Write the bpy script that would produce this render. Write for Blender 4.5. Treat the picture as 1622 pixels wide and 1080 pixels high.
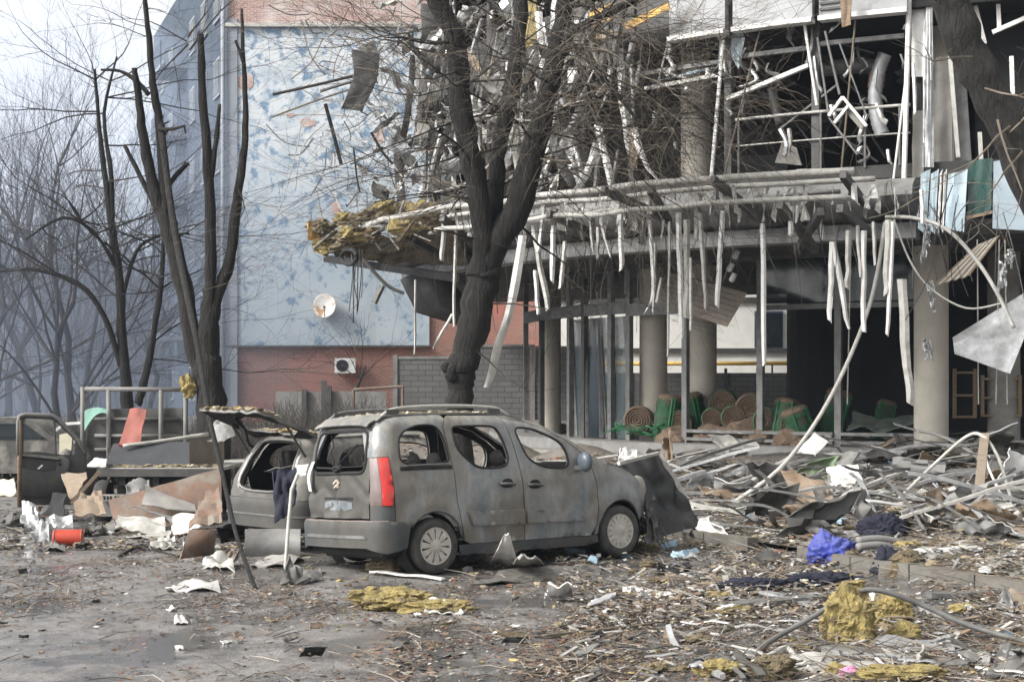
import bpy, math, random
from math import radians, sin, cos, pi, sqrt, atan2
from mathutils import Vector, Matrix, Euler, noise
from mathutils.geometry import delaunay_2d_cdt
SC = bpy.context.scene
COL = SC.collection
for o in list(bpy.data.objects): bpy.data.objects.remove(o)
# ---------------------------------------------------------------- camera, sky, sun, exposure
F, CX, YH, H = 2500.0, 811.0, 610.0, 2.12        # focal length and principal point in photo pixels, eye height in metres
cam = bpy.data.cameras.new('camera'); camo = bpy.data.objects.new('camera', cam); COL.objects.link(camo)
camo.location = (0, 0, H); camo.rotation_euler = (pi/2, 0, 0)
cam.sensor_width = 36; cam.lens = 36*F/1622; cam.shift_y = (YH-540)/1622; cam.clip_end = 4000; cam.clip_start = .1
SC.camera = camo
SC.cycles.volume_bounces = 2; SC.cycles.max_bounces = 8
SC.view_settings.view_transform = 'Standard'; SC.view_settings.look = 'None'; SC.view_settings.gamma = 1; SC.view_settings.use_curve_mapping = False
SC.view_settings.exposure = 1.45
SUN_EL, SUN_AZ = 38, 244                          # soft light through cloud, from the left
W = bpy.data.worlds.new('World'); SC.world = W; W.use_nodes = True
nt = W.node_tree; nt.nodes.clear()
wo = nt.nodes.new('ShaderNodeOutputWorld'); bg = nt.nodes.new('ShaderNodeBackground'); sky = nt.nodes.new('ShaderNodeTexSky')
sky.sky_type = 'NISHITA'; sky.sun_disc = False; sky.sun_elevation = radians(SUN_EL); sky.sun_rotation = radians(SUN_AZ)
sky.air_density = 1.0; sky.dust_density = 4.0; sky.ozone_density = 1.0
hs = nt.nodes.new('ShaderNodeHueSaturation'); hs.inputs['Saturation'].default_value = .10   # cloud cover takes the blue out
hs.inputs['Value'].default_value = 1.0
nt.links.new(sky.outputs[0], hs.inputs['Color']); nt.links.new(hs.outputs[0], bg.inputs[0]); nt.links.new(bg.outputs[0], wo.inputs[0])
bg.inputs[1].default_value = .115
sl = bpy.data.lights.new('sun', 'SUN'); sl.energy = 1.5; sl.angle = radians(10); sl.color = (1, .97, .93)
so = bpy.data.objects.new('sun', sl); COL.objects.link(so)
sd = Vector((sin(radians(SUN_AZ))*cos(radians(SUN_EL)), cos(radians(SUN_AZ))*cos(radians(SUN_EL)), sin(radians(SUN_EL))))
so.rotation_euler = sd.to_track_quat('Z', 'Y').to_euler(); so.location = sd*60
# ---------------------------------------------------------------- helpers
rnd = random.Random(7)
def U(a, b): return rnd.uniform(a, b)
def at(px, py, d): return Vector(((px-CX)/F*d, d, H-(py-YH)/F*d))
KP, KD = Vector((4.46, 17.2)), Vector((.449, -.893))     # a point on the kerb line and its direction
KN = Vector((.893, .449))
def kdist(x, y): return (x-KP.x)*KN.x+(y-KP.y)*KN.y
def nz(x, y, s, o=0): return noise.noise(Vector((x*s+o, y*s-o, o*.37)))
def gz(x, y):
    d = kdist(x, y); z = .012*nz(x, y, .5)
    if d > 0:
        z += .15+min(.70, .068*d)
        m = min(1, max(0, (d-.5)/2.5))*max(0, min(1, (14-d)/3))
        z += m*(.24*max(0, nz(x, y, .45, 3.1)+.25)+.17*max(0, nz(x, y, 1.3, 7.7)+.1))
        rr = math.hypot(x-12.7, y-40.9)                    # rubble banked against the steps of the building
        z += math.exp(-((rr-14.5)/1.0)**2)*(.12+.34*max(0, nz(x, y, .9, 5.5)+.3))
    return z
def gpt(px, py):
    d = 12.0
    lo, hi = 5.0, 120.0
    for _ in range(40):
        m = (lo+hi)/2; p = at(px, py, m)
        if p.z > gz(p.x, p.y): lo = m
        else: hi = m
    p = at(px, py, lo); p.z = gz(p.x, p.y); return p
class MB:
    def __init__(s): s.v = []; s.f = []; s.c = []; s.col = None; s.mi = []; s.m = 0
    def add(s, vs, fs):
        n = len(s.v); s.v.extend([tuple(p) for p in vs])
        for q in fs: s.f.append(tuple(i+n for i in q)); s.c.append(s.col); s.mi.append(s.m)
    def box(s, c, d, R=None):
        c = Vector(c); hx, hy, hz = d[0]/2, d[1]/2, d[2]/2; R = R or Matrix.Identity(3)
        vs = [c+R@Vector((x*hx, y*hy, z*hz)) for x in (-1, 1) for y in (-1, 1) for z in (-1, 1)]
        s.add(vs, [(0, 1, 3, 2), (4, 6, 7, 5), (0, 4, 5, 1), (2, 3, 7, 6), (0, 2, 6, 4), (1, 5, 7, 3)])
    def bar(s, a, b, w, h, up=(0, 0, 1)):
        a, b = Vector(a), Vector(b); d = b-a; L = d.length
        if L < 1e-5: return
        z = d/L; x = Vector(up).cross(z)
        if x.length < 1e-3: x = Vector((1, 0, 0)).cross(z)
        x.normalize(); y = z.cross(x)
        s.box((a+b)/2, (w, h, L), Matrix((x, y, z)).transposed())
    def tube(s, pts, r, n=6, cap=True):
        pts = [Vector(p) for p in pts]; k = len(pts)
        rs = r if isinstance(r, (list, tuple)) else [r]*k
        vs = []; x = None
        for i, p in enumerate(pts):
            t = (pts[min(i+1, k-1)]-pts[max(i-1, 0)])
            t = t.normalized() if t.length > 1e-7 else Vector((0, 0, 1))
            if x is None:
                x = t.orthogonal().normalized()
            else:
                x = x-t*x.dot(t)
                x = x.normalized() if x.length > 1e-5 else t.orthogonal().normalized()
            y = t.cross(x)
            for j in range(n):
                a = 2*pi*j/n; vs.append(p+(x*cos(a)+y*sin(a))*rs[i])
        fs = [(i*n+j, i*n+(j+1) % n, (i+1)*n+(j+1) % n, (i+1)*n+j) for i in range(k-1) for j in range(n)]
        if cap: fs += [tuple(range(n))[::-1], tuple((k-1)*n+j for j in range(n))]
        s.add(vs, fs)
    def lathe(s, prof, n=24, M=None):
        M = M or Matrix.Identity(4); k = len(prof)
        vs = [M@Vector((r*cos(2*pi*j/n), r*sin(2*pi*j/n), z)) for r, z in prof for j in range(n)]
        s.add(vs, [(i*n+j, i*n+(j+1) % n, (i+1)*n+(j+1) % n, (i+1)*n+j) for i in range(k-1) for j in range(n)])
    def prism(s, poly, ext):
        n = len(poly); a = [Vector(p) for p in poly]; e = Vector(ext)
        s.add(a+[p+e for p in a], [tuple(range(n))[::-1], tuple(range(n, 2*n))]+[(i, (i+1) % n, n+(i+1) % n, n+i) for i in range(n)])
    def sheet(s, P, nu, nv, th):                          # P(u,v) -> Vector, a thick sheet
        g = [[Vector(P(i/nu, j/nv)) for j in range(nv+1)] for i in range(nu+1)]
        top = []; bot = []
        for i in range(nu+1):
            for j in range(nv+1):
                a = g[min(i+1, nu)][j]-g[max(i-1, 0)][j]; b = g[i][min(j+1, nv)]-g[i][max(j-1, 0)]
                n = a.cross(b); n = n.normalized() if n.length > 1e-9 else Vector((0, 0, 1))
                top.append(g[i][j]+n*th/2); bot.append(g[i][j]-n*th/2)
        m = nv+1; N = len(top); fs = []
        for i in range(nu):
            for j in range(nv):
                q = (i*m+j, (i+1)*m+j, (i+1)*m+j+1, i*m+j+1); fs.append(q); fs.append(tuple(k+N for k in q[::-1]))
        ed = [i*m for i in range(nu+1)]+[nu*m+j for j in range(1, m)]+[i*m+nv for i in range(nu-1, -1, -1)]+[j for j in range(nv-1, 0, -1)]
        s.add(top+bot, fs)
        s.add([top[i] for i in ed]+[bot[i] for i in ed], [(k, k+len(ed), (k+1) % len(ed)+len(ed), (k+1) % len(ed)) for k in range(len(ed))])
    def chunk(s, c, r, sub=1, rough=.35, sq=(1, 1, 1), seed=0):
        t, T = ICO[sub]; c = Vector(c); o = Vector((seed*1.7, seed*.9, seed*2.3))
        R = Euler((U(0, 6), U(0, 6), U(0, 6))).to_matrix() if seed else Matrix.Identity(3)
        s.add([c+Vector((q.x*sq[0], q.y*sq[1], q.z*sq[2])) for q in [(R@p)*r*(1+rough*noise.noise(p*1.6+o)*1.5+rough*.5*noise.noise(p*4+o)) for p in t]], T)
    def build(s, name, m, parent=None, smooth=False, local=False):
        me = bpy.data.meshes.new(name)
        v = s.v; loc = None
        if parent is None and v:
            xs = [p[0] for p in v]; ys = [p[1] for p in v]; zs = [p[2] for p in v]
            loc = Vector(((min(xs)+max(xs))/2, (min(ys)+max(ys))/2, min(zs)))
        elif parent is not None and not local: loc = ROOT.get(parent.name)
        if loc is not None: v = [(p[0]-loc.x, p[1]-loc.y, p[2]-loc.z) for p in v]
        me.from_pydata(v, [], s.f)
        for mm in (m if isinstance(m, (list, tuple)) else [m]): me.materials.append(mm)
        if any(s.mi): me.polygons.foreach_set('material_index', s.mi)
        if any(c is not None for c in s.c):
            ca = me.color_attributes.new('Col', 'FLOAT_COLOR', 'CORNER'); buf = []
            for q, c in zip(s.f, s.c):
                buf.extend([c[0], c[1], c[2], 1.0]*len(q))
            ca.data.foreach_set('color', buf)
        if smooth: me.polygons.foreach_set('use_smooth', [True]*len(me.polygons))
        if smooth == 'angle': me.set_sharp_from_angle(angle=radians(38))
        me.update(); me.validate()
        ob = bpy.data.objects.new(name, me); COL.objects.link(ob)
        if parent is not None:
            ob.parent = parent
        elif loc is not None: ob.location = loc
        if loc is not None: ROOT[ob.name] = loc
        return ob
ROOT = {}
def _ico():
    import bmesh
    r = {}
    for k in (1, 2, 3, 4, 5):
        b = bmesh.new(); bmesh.ops.create_icosphere(b, subdivisions=k, radius=1)
        r[k] = ([v.co.copy() for v in b.verts], [tuple(v.index for v in f.verts) for f in b.faces]); b.free()
    return r
ICO = _ico()
def tag(o, label, cat, group=None):
    o['label'] = label; o['category'] = cat
    if group: o['group'] = group
    return o
def struct(o): o['kind'] = 'structure'; return o
def stuff(o): o['kind'] = 'stuff'; return o
def thing(name, label, cat, loc, group=None, rot=None, world=True):
    o = bpy.data.objects.new(name, None); COL.objects.link(o); o.location = loc; o.empty_display_size = .2
    if rot: o.rotation_euler = rot
    if world: ROOT[o.name] = Vector(loc)
    return tag(o, label, cat, group)
# ---------------------------------------------------------------- materials
DARKER = {'torn_aluminium': 1, 'white_panel': 1, 'dirty_white': .95, 'bark': .42, 'twig': .5, 'shade_black_interior': .45, 'dark_steel': .55, 'charred_black': .5, 'dirty_soffit': .55, 'caked_dust_paint': .52, 'dusty_paint': 1.0, 'blue_tarp': 1, 'red_lamp': 1, 'debris': 1, 'blue_grey_render': .75, 'navy_cloth': .6}   # per-material colour factors, lowered to deepen the dark tones at this exposure
def mat(name, c1, c2=None, scale=6, rough=.8, bump=0, bscale=40, dust=None, metal=0, attr=False, c3=None, s3=1.5, spec=.5, stretch=None, detail=6, trans=0, bdist=.02, r3=(.48, .62)):
    K = DARKER.get(name, .84); c1 = tuple(x*K for x in c1); c2 = c2 and tuple(x*K for x in c2); c3 = c3 and tuple(x*K for x in c3); dust = dust and (tuple(x*K for x in dust[0]), dust[1])
    m = bpy.data.materials.new(name); m.use_nodes = True; t = m.node_tree; N = t.nodes; L = t.links
    b = N['Principled BSDF']; b.inputs['Roughness'].default_value = rough; b.inputs['Metallic'].default_value = metal
    b.inputs['Specular IOR Level'].default_value = spec
    tc = N.new('ShaderNodeTexCoord'); vec = tc.outputs['Object']
    if stretch:
        mp = N.new('ShaderNodeMapping'); mp.inputs['Scale'].default_value = stretch; L.new(vec, mp.inputs[0]); vec = mp.outputs[0]
    def noi(sc, det=detail):
        n = N.new('ShaderNodeTexNoise'); n.inputs['Scale'].default_value = sc; n.inputs['Detail'].default_value = det; n.inputs['Roughness'].default_value = .62
        L.new(vec, n.inputs['Vector']); return n
    def ramp(src, a, b_):
        r = N.new('ShaderNodeMapRange'); r.inputs[1].default_value = a; r.inputs[2].default_value = b_; L.new(src, r.inputs[0]); return r.outputs[0]
    def mix(f, a, b_, mode='MIX'):
        x = N.new('ShaderNodeMix'); x.data_type = 'RGBA'; x.blend_type = mode
        if isinstance(f, float): x.inputs[0].default_value = f
        else: L.new(f, x.inputs[0])
        for s_, q in ((6, a), (7, b_)):
            if isinstance(q, tuple): x.inputs[s_].default_value = (*q, 1)
            else: L.new(q, x.inputs[s_])
        return x.outputs[2]
    n1 = noi(scale)
    if attr:
        at_ = N.new('ShaderNodeAttribute'); at_.attribute_name = 'Col'
        dk = mix(ramp(n1.outputs[0], .3, .7), (.62, .62, .62), (1.15, 1.15, 1.15)); col = mix(1.0, at_.outputs[0], dk, 'MULTIPLY')
    else:
        col = mix(ramp(n1.outputs[0], .35, .65), c1, c2 or tuple(x*.7 for x in c1))
    if c3: col = mix(ramp(noi(s3).outputs[0], *r3), col, c3)
    if dust:
        g = N.new('ShaderNodeNewGeometry'); sp = N.new('ShaderNodeSeparateXYZ'); L.new(g.outputs['Normal'], sp.inputs[0])
        up = ramp(sp.outputs[2], -.1, .9); nn = ramp(noi(scale*2.3).outputs[0], .3, .6)
        mu = N.new('ShaderNodeMath'); mu.operation = 'MULTIPLY'; L.new(up, mu.inputs[0]); L.new(nn, mu.inputs[1])
        m2 = N.new('ShaderNodeMath'); m2.operation = 'MULTIPLY'; L.new(mu.outputs[0], m2.inputs[0]); m2.inputs[1].default_value = dust[1]
        col = mix(m2.outputs[0], col, dust[0])
    L.new(col, b.inputs['Base Color'])
    if bump:
        bn = noi(bscale, 8); bu = N.new('ShaderNodeBump'); bu.inputs['Strength'].default_value = bump; bu.inputs['Distance'].default_value = bdist
        L.new(bn.outputs[0], bu.inputs['Height']); L.new(bu.outputs[0], b.inputs['Normal'])
    if trans: b.inputs['Transmission Weight'].default_value = trans
    m['_n'] = 1
    return m
def _wool(s, c, r, sub=4, sq=(1, 1, 1), seed=0, amp=1.0, fold=False):
    t, T = ICO[sub]; c = Vector(c); o = Vector((seed*1.7, seed*.9, seed*2.3)); vs = []
    for p in t:
        if fold: k = .42*noise.noise(p*1.3+o)+.30*(abs(noise.noise(p*2.6+o))-.25)+.30*(abs(noise.noise(p*5+o))-.2)+.22*(abs(noise.noise(p*11+o))-.2)
        elif fold is None: k = 0
        else: k = .55*noise.noise(p*1.4+o)+.34*noise.noise(p*3.4+o)+.20*noise.noise(p*8+o)+.13*noise.noise(p*19+o)
        q = p*r*(1+amp*k); vs.append(c+Vector((q.x*sq[0], q.y*sq[1], q.z*sq[2])))
    s.add(vs, T)
MB.wool = _wool
DUST = (.27, .25, .215)
M = {}
M['asphalt'] = None
M['paint'] = mat('dusty_paint', (.082, .100, .114), (.215, .212, .198), 5.0, .30, .16, 45, ((.27, .25, .215), .9), .0, c3=(.105, .094, .076), s3=1.5, r3=(.50, .60), stretch=(1, 1, .55), detail=11)
M['paint_dust'] = mat('caked_dust_paint', (.125, .117, .100), (.078, .074, .065), 3.5, .7, .12, 35, ((.21, .195, .17), .6), c3=(.065, .075, .082), s3=1.2)
M['roofdust'] = mat('dust_layer_paint', (.235, .22, .19), (.15, .143, .13), 4, .75, .15, 35, (DUST, .5), c3=(.09, .098, .10), s3=2)
M['dark'] = mat('charred_black', (.012, .012, .013), (.028, .027, .026), 5, .85, .3, 20)
M['plastic'] = mat('dusty_black_plastic', (.045, .045, .045), (.085, .082, .076), 5, .7, .1, 50, (DUST, .5))
M['tyre'] = mat('tyre_rubber', (.03, .03, .03), (.075, .07, .062), 9, .85, .3, 60)
M['cover'] = mat('wheel_cover_plastic', (.52, .49, .43), (.36, .335, .29), 9, .5, .1, 50)
M['red'] = mat('red_lamp', (.50, .02, .015), (.34, .02, .016), 9, .35, .1, 40, c3=(.20, .07, .055), s3=7, r3=(.55, .7))
M['lens'] = mat('dusty_lens', (.16, .11, .10), (.11, .09, .08), 9, .4, .1)
M['steel'] = mat('grey_steel', (.22, .22, .215), (.13, .128, .122), 5, .55, .15, 30, (DUST, .5), .35)
M['dsteel'] = mat('dark_steel', (.075, .075, .075), (.13, .125, .115), 5, .6, .15, 30, (DUST, .55), .2)
M['alu'] = mat('torn_aluminium', (.52, .53, .535), (.33, .33, .33), 7, .42, .2, 22, (DUST, .35), .45)
M['white'] = mat('white_panel', (.68, .67, .65), (.50, .49, .46), 5, .55, .12, 30, (DUST, .5))
M['offw'] = mat('dirty_white', (.46, .45, .42), (.30, .29, .26), 7, .7, .2, 30, (DUST, .5))
M['colm'] = mat('pale_column_render', (.52, .475, .41), (.42, .385, .33), 2, .85, .15, 20)
M['conc'] = mat('concrete', (.30, .285, .26), (.20, .19, .17), 3, .85, .25, 30)
M['concd'] = mat('grey_concrete', (.23, .225, .215), (.15, .147, .14), 3, .85, .3, 25, (DUST, .3))
M['rust'] = mat('rusty_iron', (.19, .095, .055), (.10, .075, .06), 6, .8, .3, 30, ((.24, .2, .16), .5), c3=(.2, .17, .14), s3=3)
M['wool'] = mat('mineral_wool', (.38, .30, .11), (.25, .195, .08), 14, .95, 1.0, 60, c3=(.20, .16, .085), s3=5)
M['woold'] = mat('dirty_wool', (.20, .155, .085), (.095, .076, .050), 14, .95, 1.0, 60)
M['bark'] = mat('bark', (.040, .034, .028), (.016, .014, .012), 7, .95, 1.0, 9, stretch=(3, 3, .55), c3=(.085, .076, .060), s3=5, bdist=.09, r3=(.5, .7))
M['twig'] = mat('twig', (.060, .048, .038), (.036, .030, .025), 5, .9, 0)
M['ptwig'] = mat('pale_twig', (.20, .165, .125), (.11, .09, .068), 5, .9, 0)
M['litter'] = mat('debris', (.3, .3, .3), None, 16, .85, .4, 40, attr=True)
M['wood'] = mat('old_wood', (.27, .19, .12), (.16, .115, .075), 6, .85, .3, 30, stretch=(1, 1, 8), dust=(DUST, .5))
M['orange'] = mat('yellow_boarding', (.55, .36, .10), (.42, .24, .07), 4, .7, .2)
M['green'] = mat('green_netting', (.010, .105, .038), (.014, .055, .024), 9, .7, .9, 30, c3=(.06, .06, .035), s3=4)
M['straw'] = mat('straw_matting', (.22, .155, .105), (.11, .078, .055), 22, .95, 1.0, 45)
M['blue'] = mat('blue_tarp', (.020, .036, .33), (.035, .05, .23), 7, .7, .3, 30, ((.12, .13, .2), .6))
M['navy'] = mat('navy_cloth', (.008, .010, .028), (.02, .022, .04), 9, .9, .6, 30)
M['foam'] = mat('pale_blue_foam', (.40, .56, .66), (.28, .40, .48), 7, .8, .2, 40, (DUST, .3))
M['redp'] = mat('red_paint', (.36, .075, .05), (.25, .05, .035), 6, .5, .2, 30, ((.3, .2, .16), .4))
M['orangep'] = mat('red_orange_paint', (.50, .055, .022), (.38, .04, .02), 6, .45, .15, 30)
M['cream'] = mat('cream_paint', (.62, .58, .42), (.5, .47, .36), 4, .5, .1, 30)
M['pink'] = mat('pink_cloth', (.7, .3, .45), (.5, .2, .3), 8, .8)
M['yellowp'] = mat('yellow_pipe', (.55, .35, .06), (.42, .27, .06), 5, .6)
def glassmat(name, c, rough=.15, tr=.55):
    m = bpy.data.materials.new(name); m.use_nodes = True; t = m.node_tree; N = t.nodes; L = t.links
    b = N['Principled BSDF']; b.inputs['Base Color'].default_value = (*c, 1); b.inputs['Roughness'].default_value = rough
    tp = N.new('ShaderNodeBsdfTransparent'); mx = N.new('ShaderNodeMixShader'); o = N['Material Output']
    n = N.new('ShaderNodeTexNoise'); n.inputs['Scale'].default_value = 3; n.inputs['Detail'].default_value = 8
    r = N.new('ShaderNodeMapRange'); r.inputs[1].default_value = .3; r.inputs[2].default_value = .7; r.inputs[3].default_value = tr-.2; r.inputs[4].default_value = tr+.2
    L.new(n.outputs[0], r.inputs[0]); L.new(r.outputs[0], mx.inputs[0])
    L.new(b.outputs[0], mx.inputs[1]); L.new(tp.outputs[0], mx.inputs[2]); L.new(mx.outputs[0], o.inputs[0]); return m
M['glass'] = glassmat('dusty_glass', (.10, .125, .13), .2, .45)
M['dglass'] = glassmat('dark_glass', (.02, .028, .032), .1, .25)
M['crazed'] = glassmat('crazed_glass', (.50, .50, .47), .6, .42)
M['bglass'] = glassmat('pale_blue_glass', (.38, .47, .52), .2, .2)
def crumple(a, b, c, d, amp, seed, fr=2.0):                # a bent, dented sheet spanned by four corners
    a, b, c, d = map(Vector, (a, b, c, d)); n = (b-a).cross(d-a); n = n.normalized() if n.length > 1e-9 else Vector((0, 0, 1))
    def P(u, v):
        p = a.lerp(b, u).lerp(d.lerp(c, u), v)
        return p+n*amp*(noise.noise(Vector((u*fr+seed, v*fr+seed*.7, seed)))+.5*noise.noise(Vector((u*fr*2.7+seed, v*fr*2.7, seed*1.3))))
    return P
def arcpts(pts, n=8):                                      # smooth curve through points
    pts = [Vector(p) for p in pts]; out = []
    for i in range(len(pts)-1):
        p0, p1, p2, p3 = pts[max(i-1, 0)], pts[i], pts[i+1], pts[min(i+2, len(pts)-1)]
        for k in range(n):
            t = k/n
            out.append(.5*((2*p1)+(p2-p0)*t+(2*p0-5*p1+4*p2-p3)*t*t+(3*p1-p0-3*p2+p3)*t**3))
    return out+[pts[-1]]
# ================================================================ ground
def ground_mat(name, base, dirt, pale, wet):
    m = bpy.data.materials.new(name); m.use_nodes = True; t = m.node_tree; N = t.nodes; L = t.links; b = N['Principled BSDF']
    tc = N.new('ShaderNodeTexCoord')
    def noi(sc, det=8, st=None):
        n = N.new('ShaderNodeTexNoise'); n.inputs['Scale'].default_value = sc; n.inputs['Detail'].default_value = det; n.inputs['Roughness'].default_value = .65
        L.new(tc.outputs['Object'], n.inputs['Vector']); return n.outputs[0]
    def rng(s, a, b_, c=0, d=1):
        r = N.new('ShaderNodeMapRange'); r.inputs[1].default_value = a; r.inputs[2].default_value = b_; r.inputs[3].default_value = c; r.inputs[4].default_value = d; L.new(s, r.inputs[0]); return r.outputs[0]
    def mix(f, a, b_):
        x = N.new('ShaderNodeMix'); x.data_type = 'RGBA'; L.new(f, x.inputs[0])
        for s_, q in ((6, a), (7, b_)):
            if isinstance(q, tuple): x.inputs[s_].default_value = (*q, 1)
            else: L.new(q, x.inputs[s_])
        return x.outputs[2]
    big = noi(.85); mid = noi(4.0); fine = noi(38)
    c = mix(rng(mid, .38, .62), base, dirt); c = mix(rng(fine, .52, .70), c, pale); c = mix(rng(noi(16), .58, .66), c, tuple(x*.45 for x in base))
    pud = rng(big, .44, .56)
    if wet[1] < .3: c = mix(pud, c, tuple(x*.55 for x in base))    # standing damp darkens the surface
    L.new(c, b.inputs['Base Color'])                                # wetness follows the large noise
    rr = N.new('ShaderNodeMath'); rr.operation = 'ADD'; L.new(rng(pud, 0, 1, *wet), rr.inputs[0]); L.new(rng(fine, .3, .7, 0, .10), rr.inputs[1])
    L.new(rr.outputs[0], b.inputs['Roughness'])
    bu = N.new('ShaderNodeBump'); L.new(rng(pud, 0, 1, .6, .05 if wet[1] < .3 else .5), bu.inputs['Strength']); bu.inputs['Distance'].default_value = .02
    ad = N.new('ShaderNodeMath'); ad.operation = 'ADD'; L.new(fine, ad.inputs[0]); L.new(mid, ad.inputs[1]); L.new(ad.outputs[0], bu.inputs['Height']); L.new(bu.outputs[0], b.inputs['Normal'])
    return m
M['asphalt'] = ground_mat('wet_asphalt', (.185, .178, .172), (.115, .098, .082), (.36, .34, .32), (.45, .05))
M['pave'] = ground_mat('dusty_paving', (.15, .135, .115), (.105, .088, .070), (.26, .24, .21), (.85, .65))
def lines(a, fine0, fine1, b, st):
    l = []; x = fine0
    while x <= fine1+1e-6: l.append(x); x += st
    s = st; x = fine0
    while x > a: s *= 1.5; x -= s; l.insert(0, max(a, x))
    s = st; x = fine1
    while x < b: s *= 1.5; x += s; l.append(min(b, x))
    return l
xs = lines(-300, -8, 9, 300, .25); ys = lines(-50, 8, 26, 430, .25)
mb = MB(); n = len(ys)
mb.add([(x, y, .012*nz(x, y, .5)) for x in xs for y in ys], [(i*n+j, (i+1)*n+j, (i+1)*n+j+1, i*n+j+1) for i in range(len(xs)-1) for j in range(n-1)])
struct(mb.build('road', M['asphalt'], smooth=True))
us = lines(-160, -26, 8, 40, .25); vs = lines(0.001, 0.001, 16, 150, .25); n = len(vs)
def kp(u, v): q = KP+KD*u+KN*v; return q.x, q.y
mb = MB(); mb.add([(*kp(u, v), gz(*kp(u, v))) for u in us for v in vs], [(i*n+j, (i+1)*n+j, (i+1)*n+j+1, i*n+j+1) for i in range(len(us)-1) for j in range(n-1)])
struct(mb.build('pavement', M['pave'], smooth=True))
M['kerb'] = mat('dirty_kerb', (.17, .16, .14), (.10, .092, .08), 3, .9, .4, 20, ((.16, .135, .10), .9))
kr = bpy.data.objects.new('kerb', None); COL.objects.link(kr); kr['kind'] = 'structure'; kr.location = (KP.x, KP.y, 0); ROOT[kr.name] = Vector((KP.x, KP.y, 0))
for i in range(-26, 9):
    if i in (-3, ): continue                               # a stone is missing where the wall of it was struck
    a = KP+KD*(i+.006)-KN*.085; b = KP+KD*(i+.985)-KN*.085
    mb = MB(); z = .055+U(-.012, .012); tl = U(-.02, .02)
    z -= max(0, U(-.1, .05)); mb.bar((a.x, a.y, z), (b.x, b.y, z+tl), .165, .25)
    mb.build('kerb_stone', M['kerb'], kr)
# ================================================================ apartment block with painted end wall
SB = F/60.0
def wall_mat():
    m = bpy.data.materials.new('flaking_blue_paint'); m.use_nodes = True; t = m.node_tree; N = t.nodes; L = t.links; b = N['Principled BSDF']; b.inputs['Roughness'].default_value = .85
    g = N.new('ShaderNodeNewGeometry'); sp = N.new('ShaderNodeSeparateXYZ'); L.new(g.outputs['Position'], sp.inputs[0])
    def noi(sc, det=6, dist=0, st=None):
        n = N.new('ShaderNodeTexNoise'); n.inputs['Scale'].default_value = sc; n.inputs['Detail'].default_value = det; n.inputs['Roughness'].default_value = .6; n.inputs['Distortion'].default_value = dist
        if st:
            mp = N.new('ShaderNodeMapping'); mp.inputs['Scale'].default_value = st; L.new(g.outputs['Position'], mp.inputs[0]); L.new(mp.outputs[0], n.inputs[0])
        else: L.new(g.outputs['Position'], n.inputs[0])
        return n.outputs[0]
    def rng(s, a, b_, c=0, d=1):
        r = N.new('ShaderNodeMapRange'); r.inputs[1].default_value = a; r.inputs[2].default_value = b_; r.inputs[3].default_value = c; r.inputs[4].default_value = d; L.new(s, r.inputs[0]); return r.outputs[0]
    def mth(op, a, b_):
        x = N.new('ShaderNodeMath'); x.operation = op
        for i, q in enumerate((a, b_)):
            if isinstance(q, (int, float)): x.inputs[i].default_value = q
            else: L.new(q, x.inputs[i])
        return x.outputs[0]
    def mix(f, a, b_):
        x = N.new('ShaderNodeMix'); x.data_type = 'RGBA'; L.new(f, x.inputs[0])
        for s_, q in ((6, a), (7, b_)):
            if isinstance(q, tuple): x.inputs[s_].default_value = (*q, 1)
            else: L.new(q, x.inputs[s_])
        return x.outputs[2]
    z = sp.outputs[2]
    c = mix(rng(noi(.5), .35, .65), (.27, .32, .36), (.36, .40, .43))
    hi = rng(z, 7.5, 11.5)                                   # the upper storeys flake to a white undercoat
    white = mth('MULTIPLY', hi, rng(noi(.9, 6, .4), .34, .52)); c = mix(white, c, (.48, .505, .52))
    low = rng(z, 11.5, 6.0, .06, 0)
    bl = rng(mth('ADD', noi(2.1, 9, .3), mth('MULTIPLY', hi, .035)), .545, .64); c = mix(mth('MULTIPLY', bl, .9), c, (.10, .175, .265))
    bl2 = rng(noi(4.2, 6, .3), .60, .66); c = mix(mth('MULTIPLY', bl2, rng(z, 6.5, 10, 0, .7)), c, (.18, .28, .40))
    sp2 = rng(noi(5.5, 3), .66, .70); c = mix(mth('MULTIPLY', sp2, rng(z, 7, 10, .3, 1)), c, (.12, .22, .34))
    st = rng(noi(1.0, 4, 0, (2.2, 1, .12)), .55, .75); c = mix(mth('MULTIPLY', st, .35), c, (.24, .26, .27))
    L.new(c, b.inputs['Base Color'])
    bu = N.new('ShaderNodeBump'); bu.inputs['Strength'].default_value = .4; bu.inputs['Distance'].default_value = .03; L.new(noi(1.15, 7, .8), bu.inputs['Height']); L.new(bu.outputs[0], b.inputs['Normal'])
    return m
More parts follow.
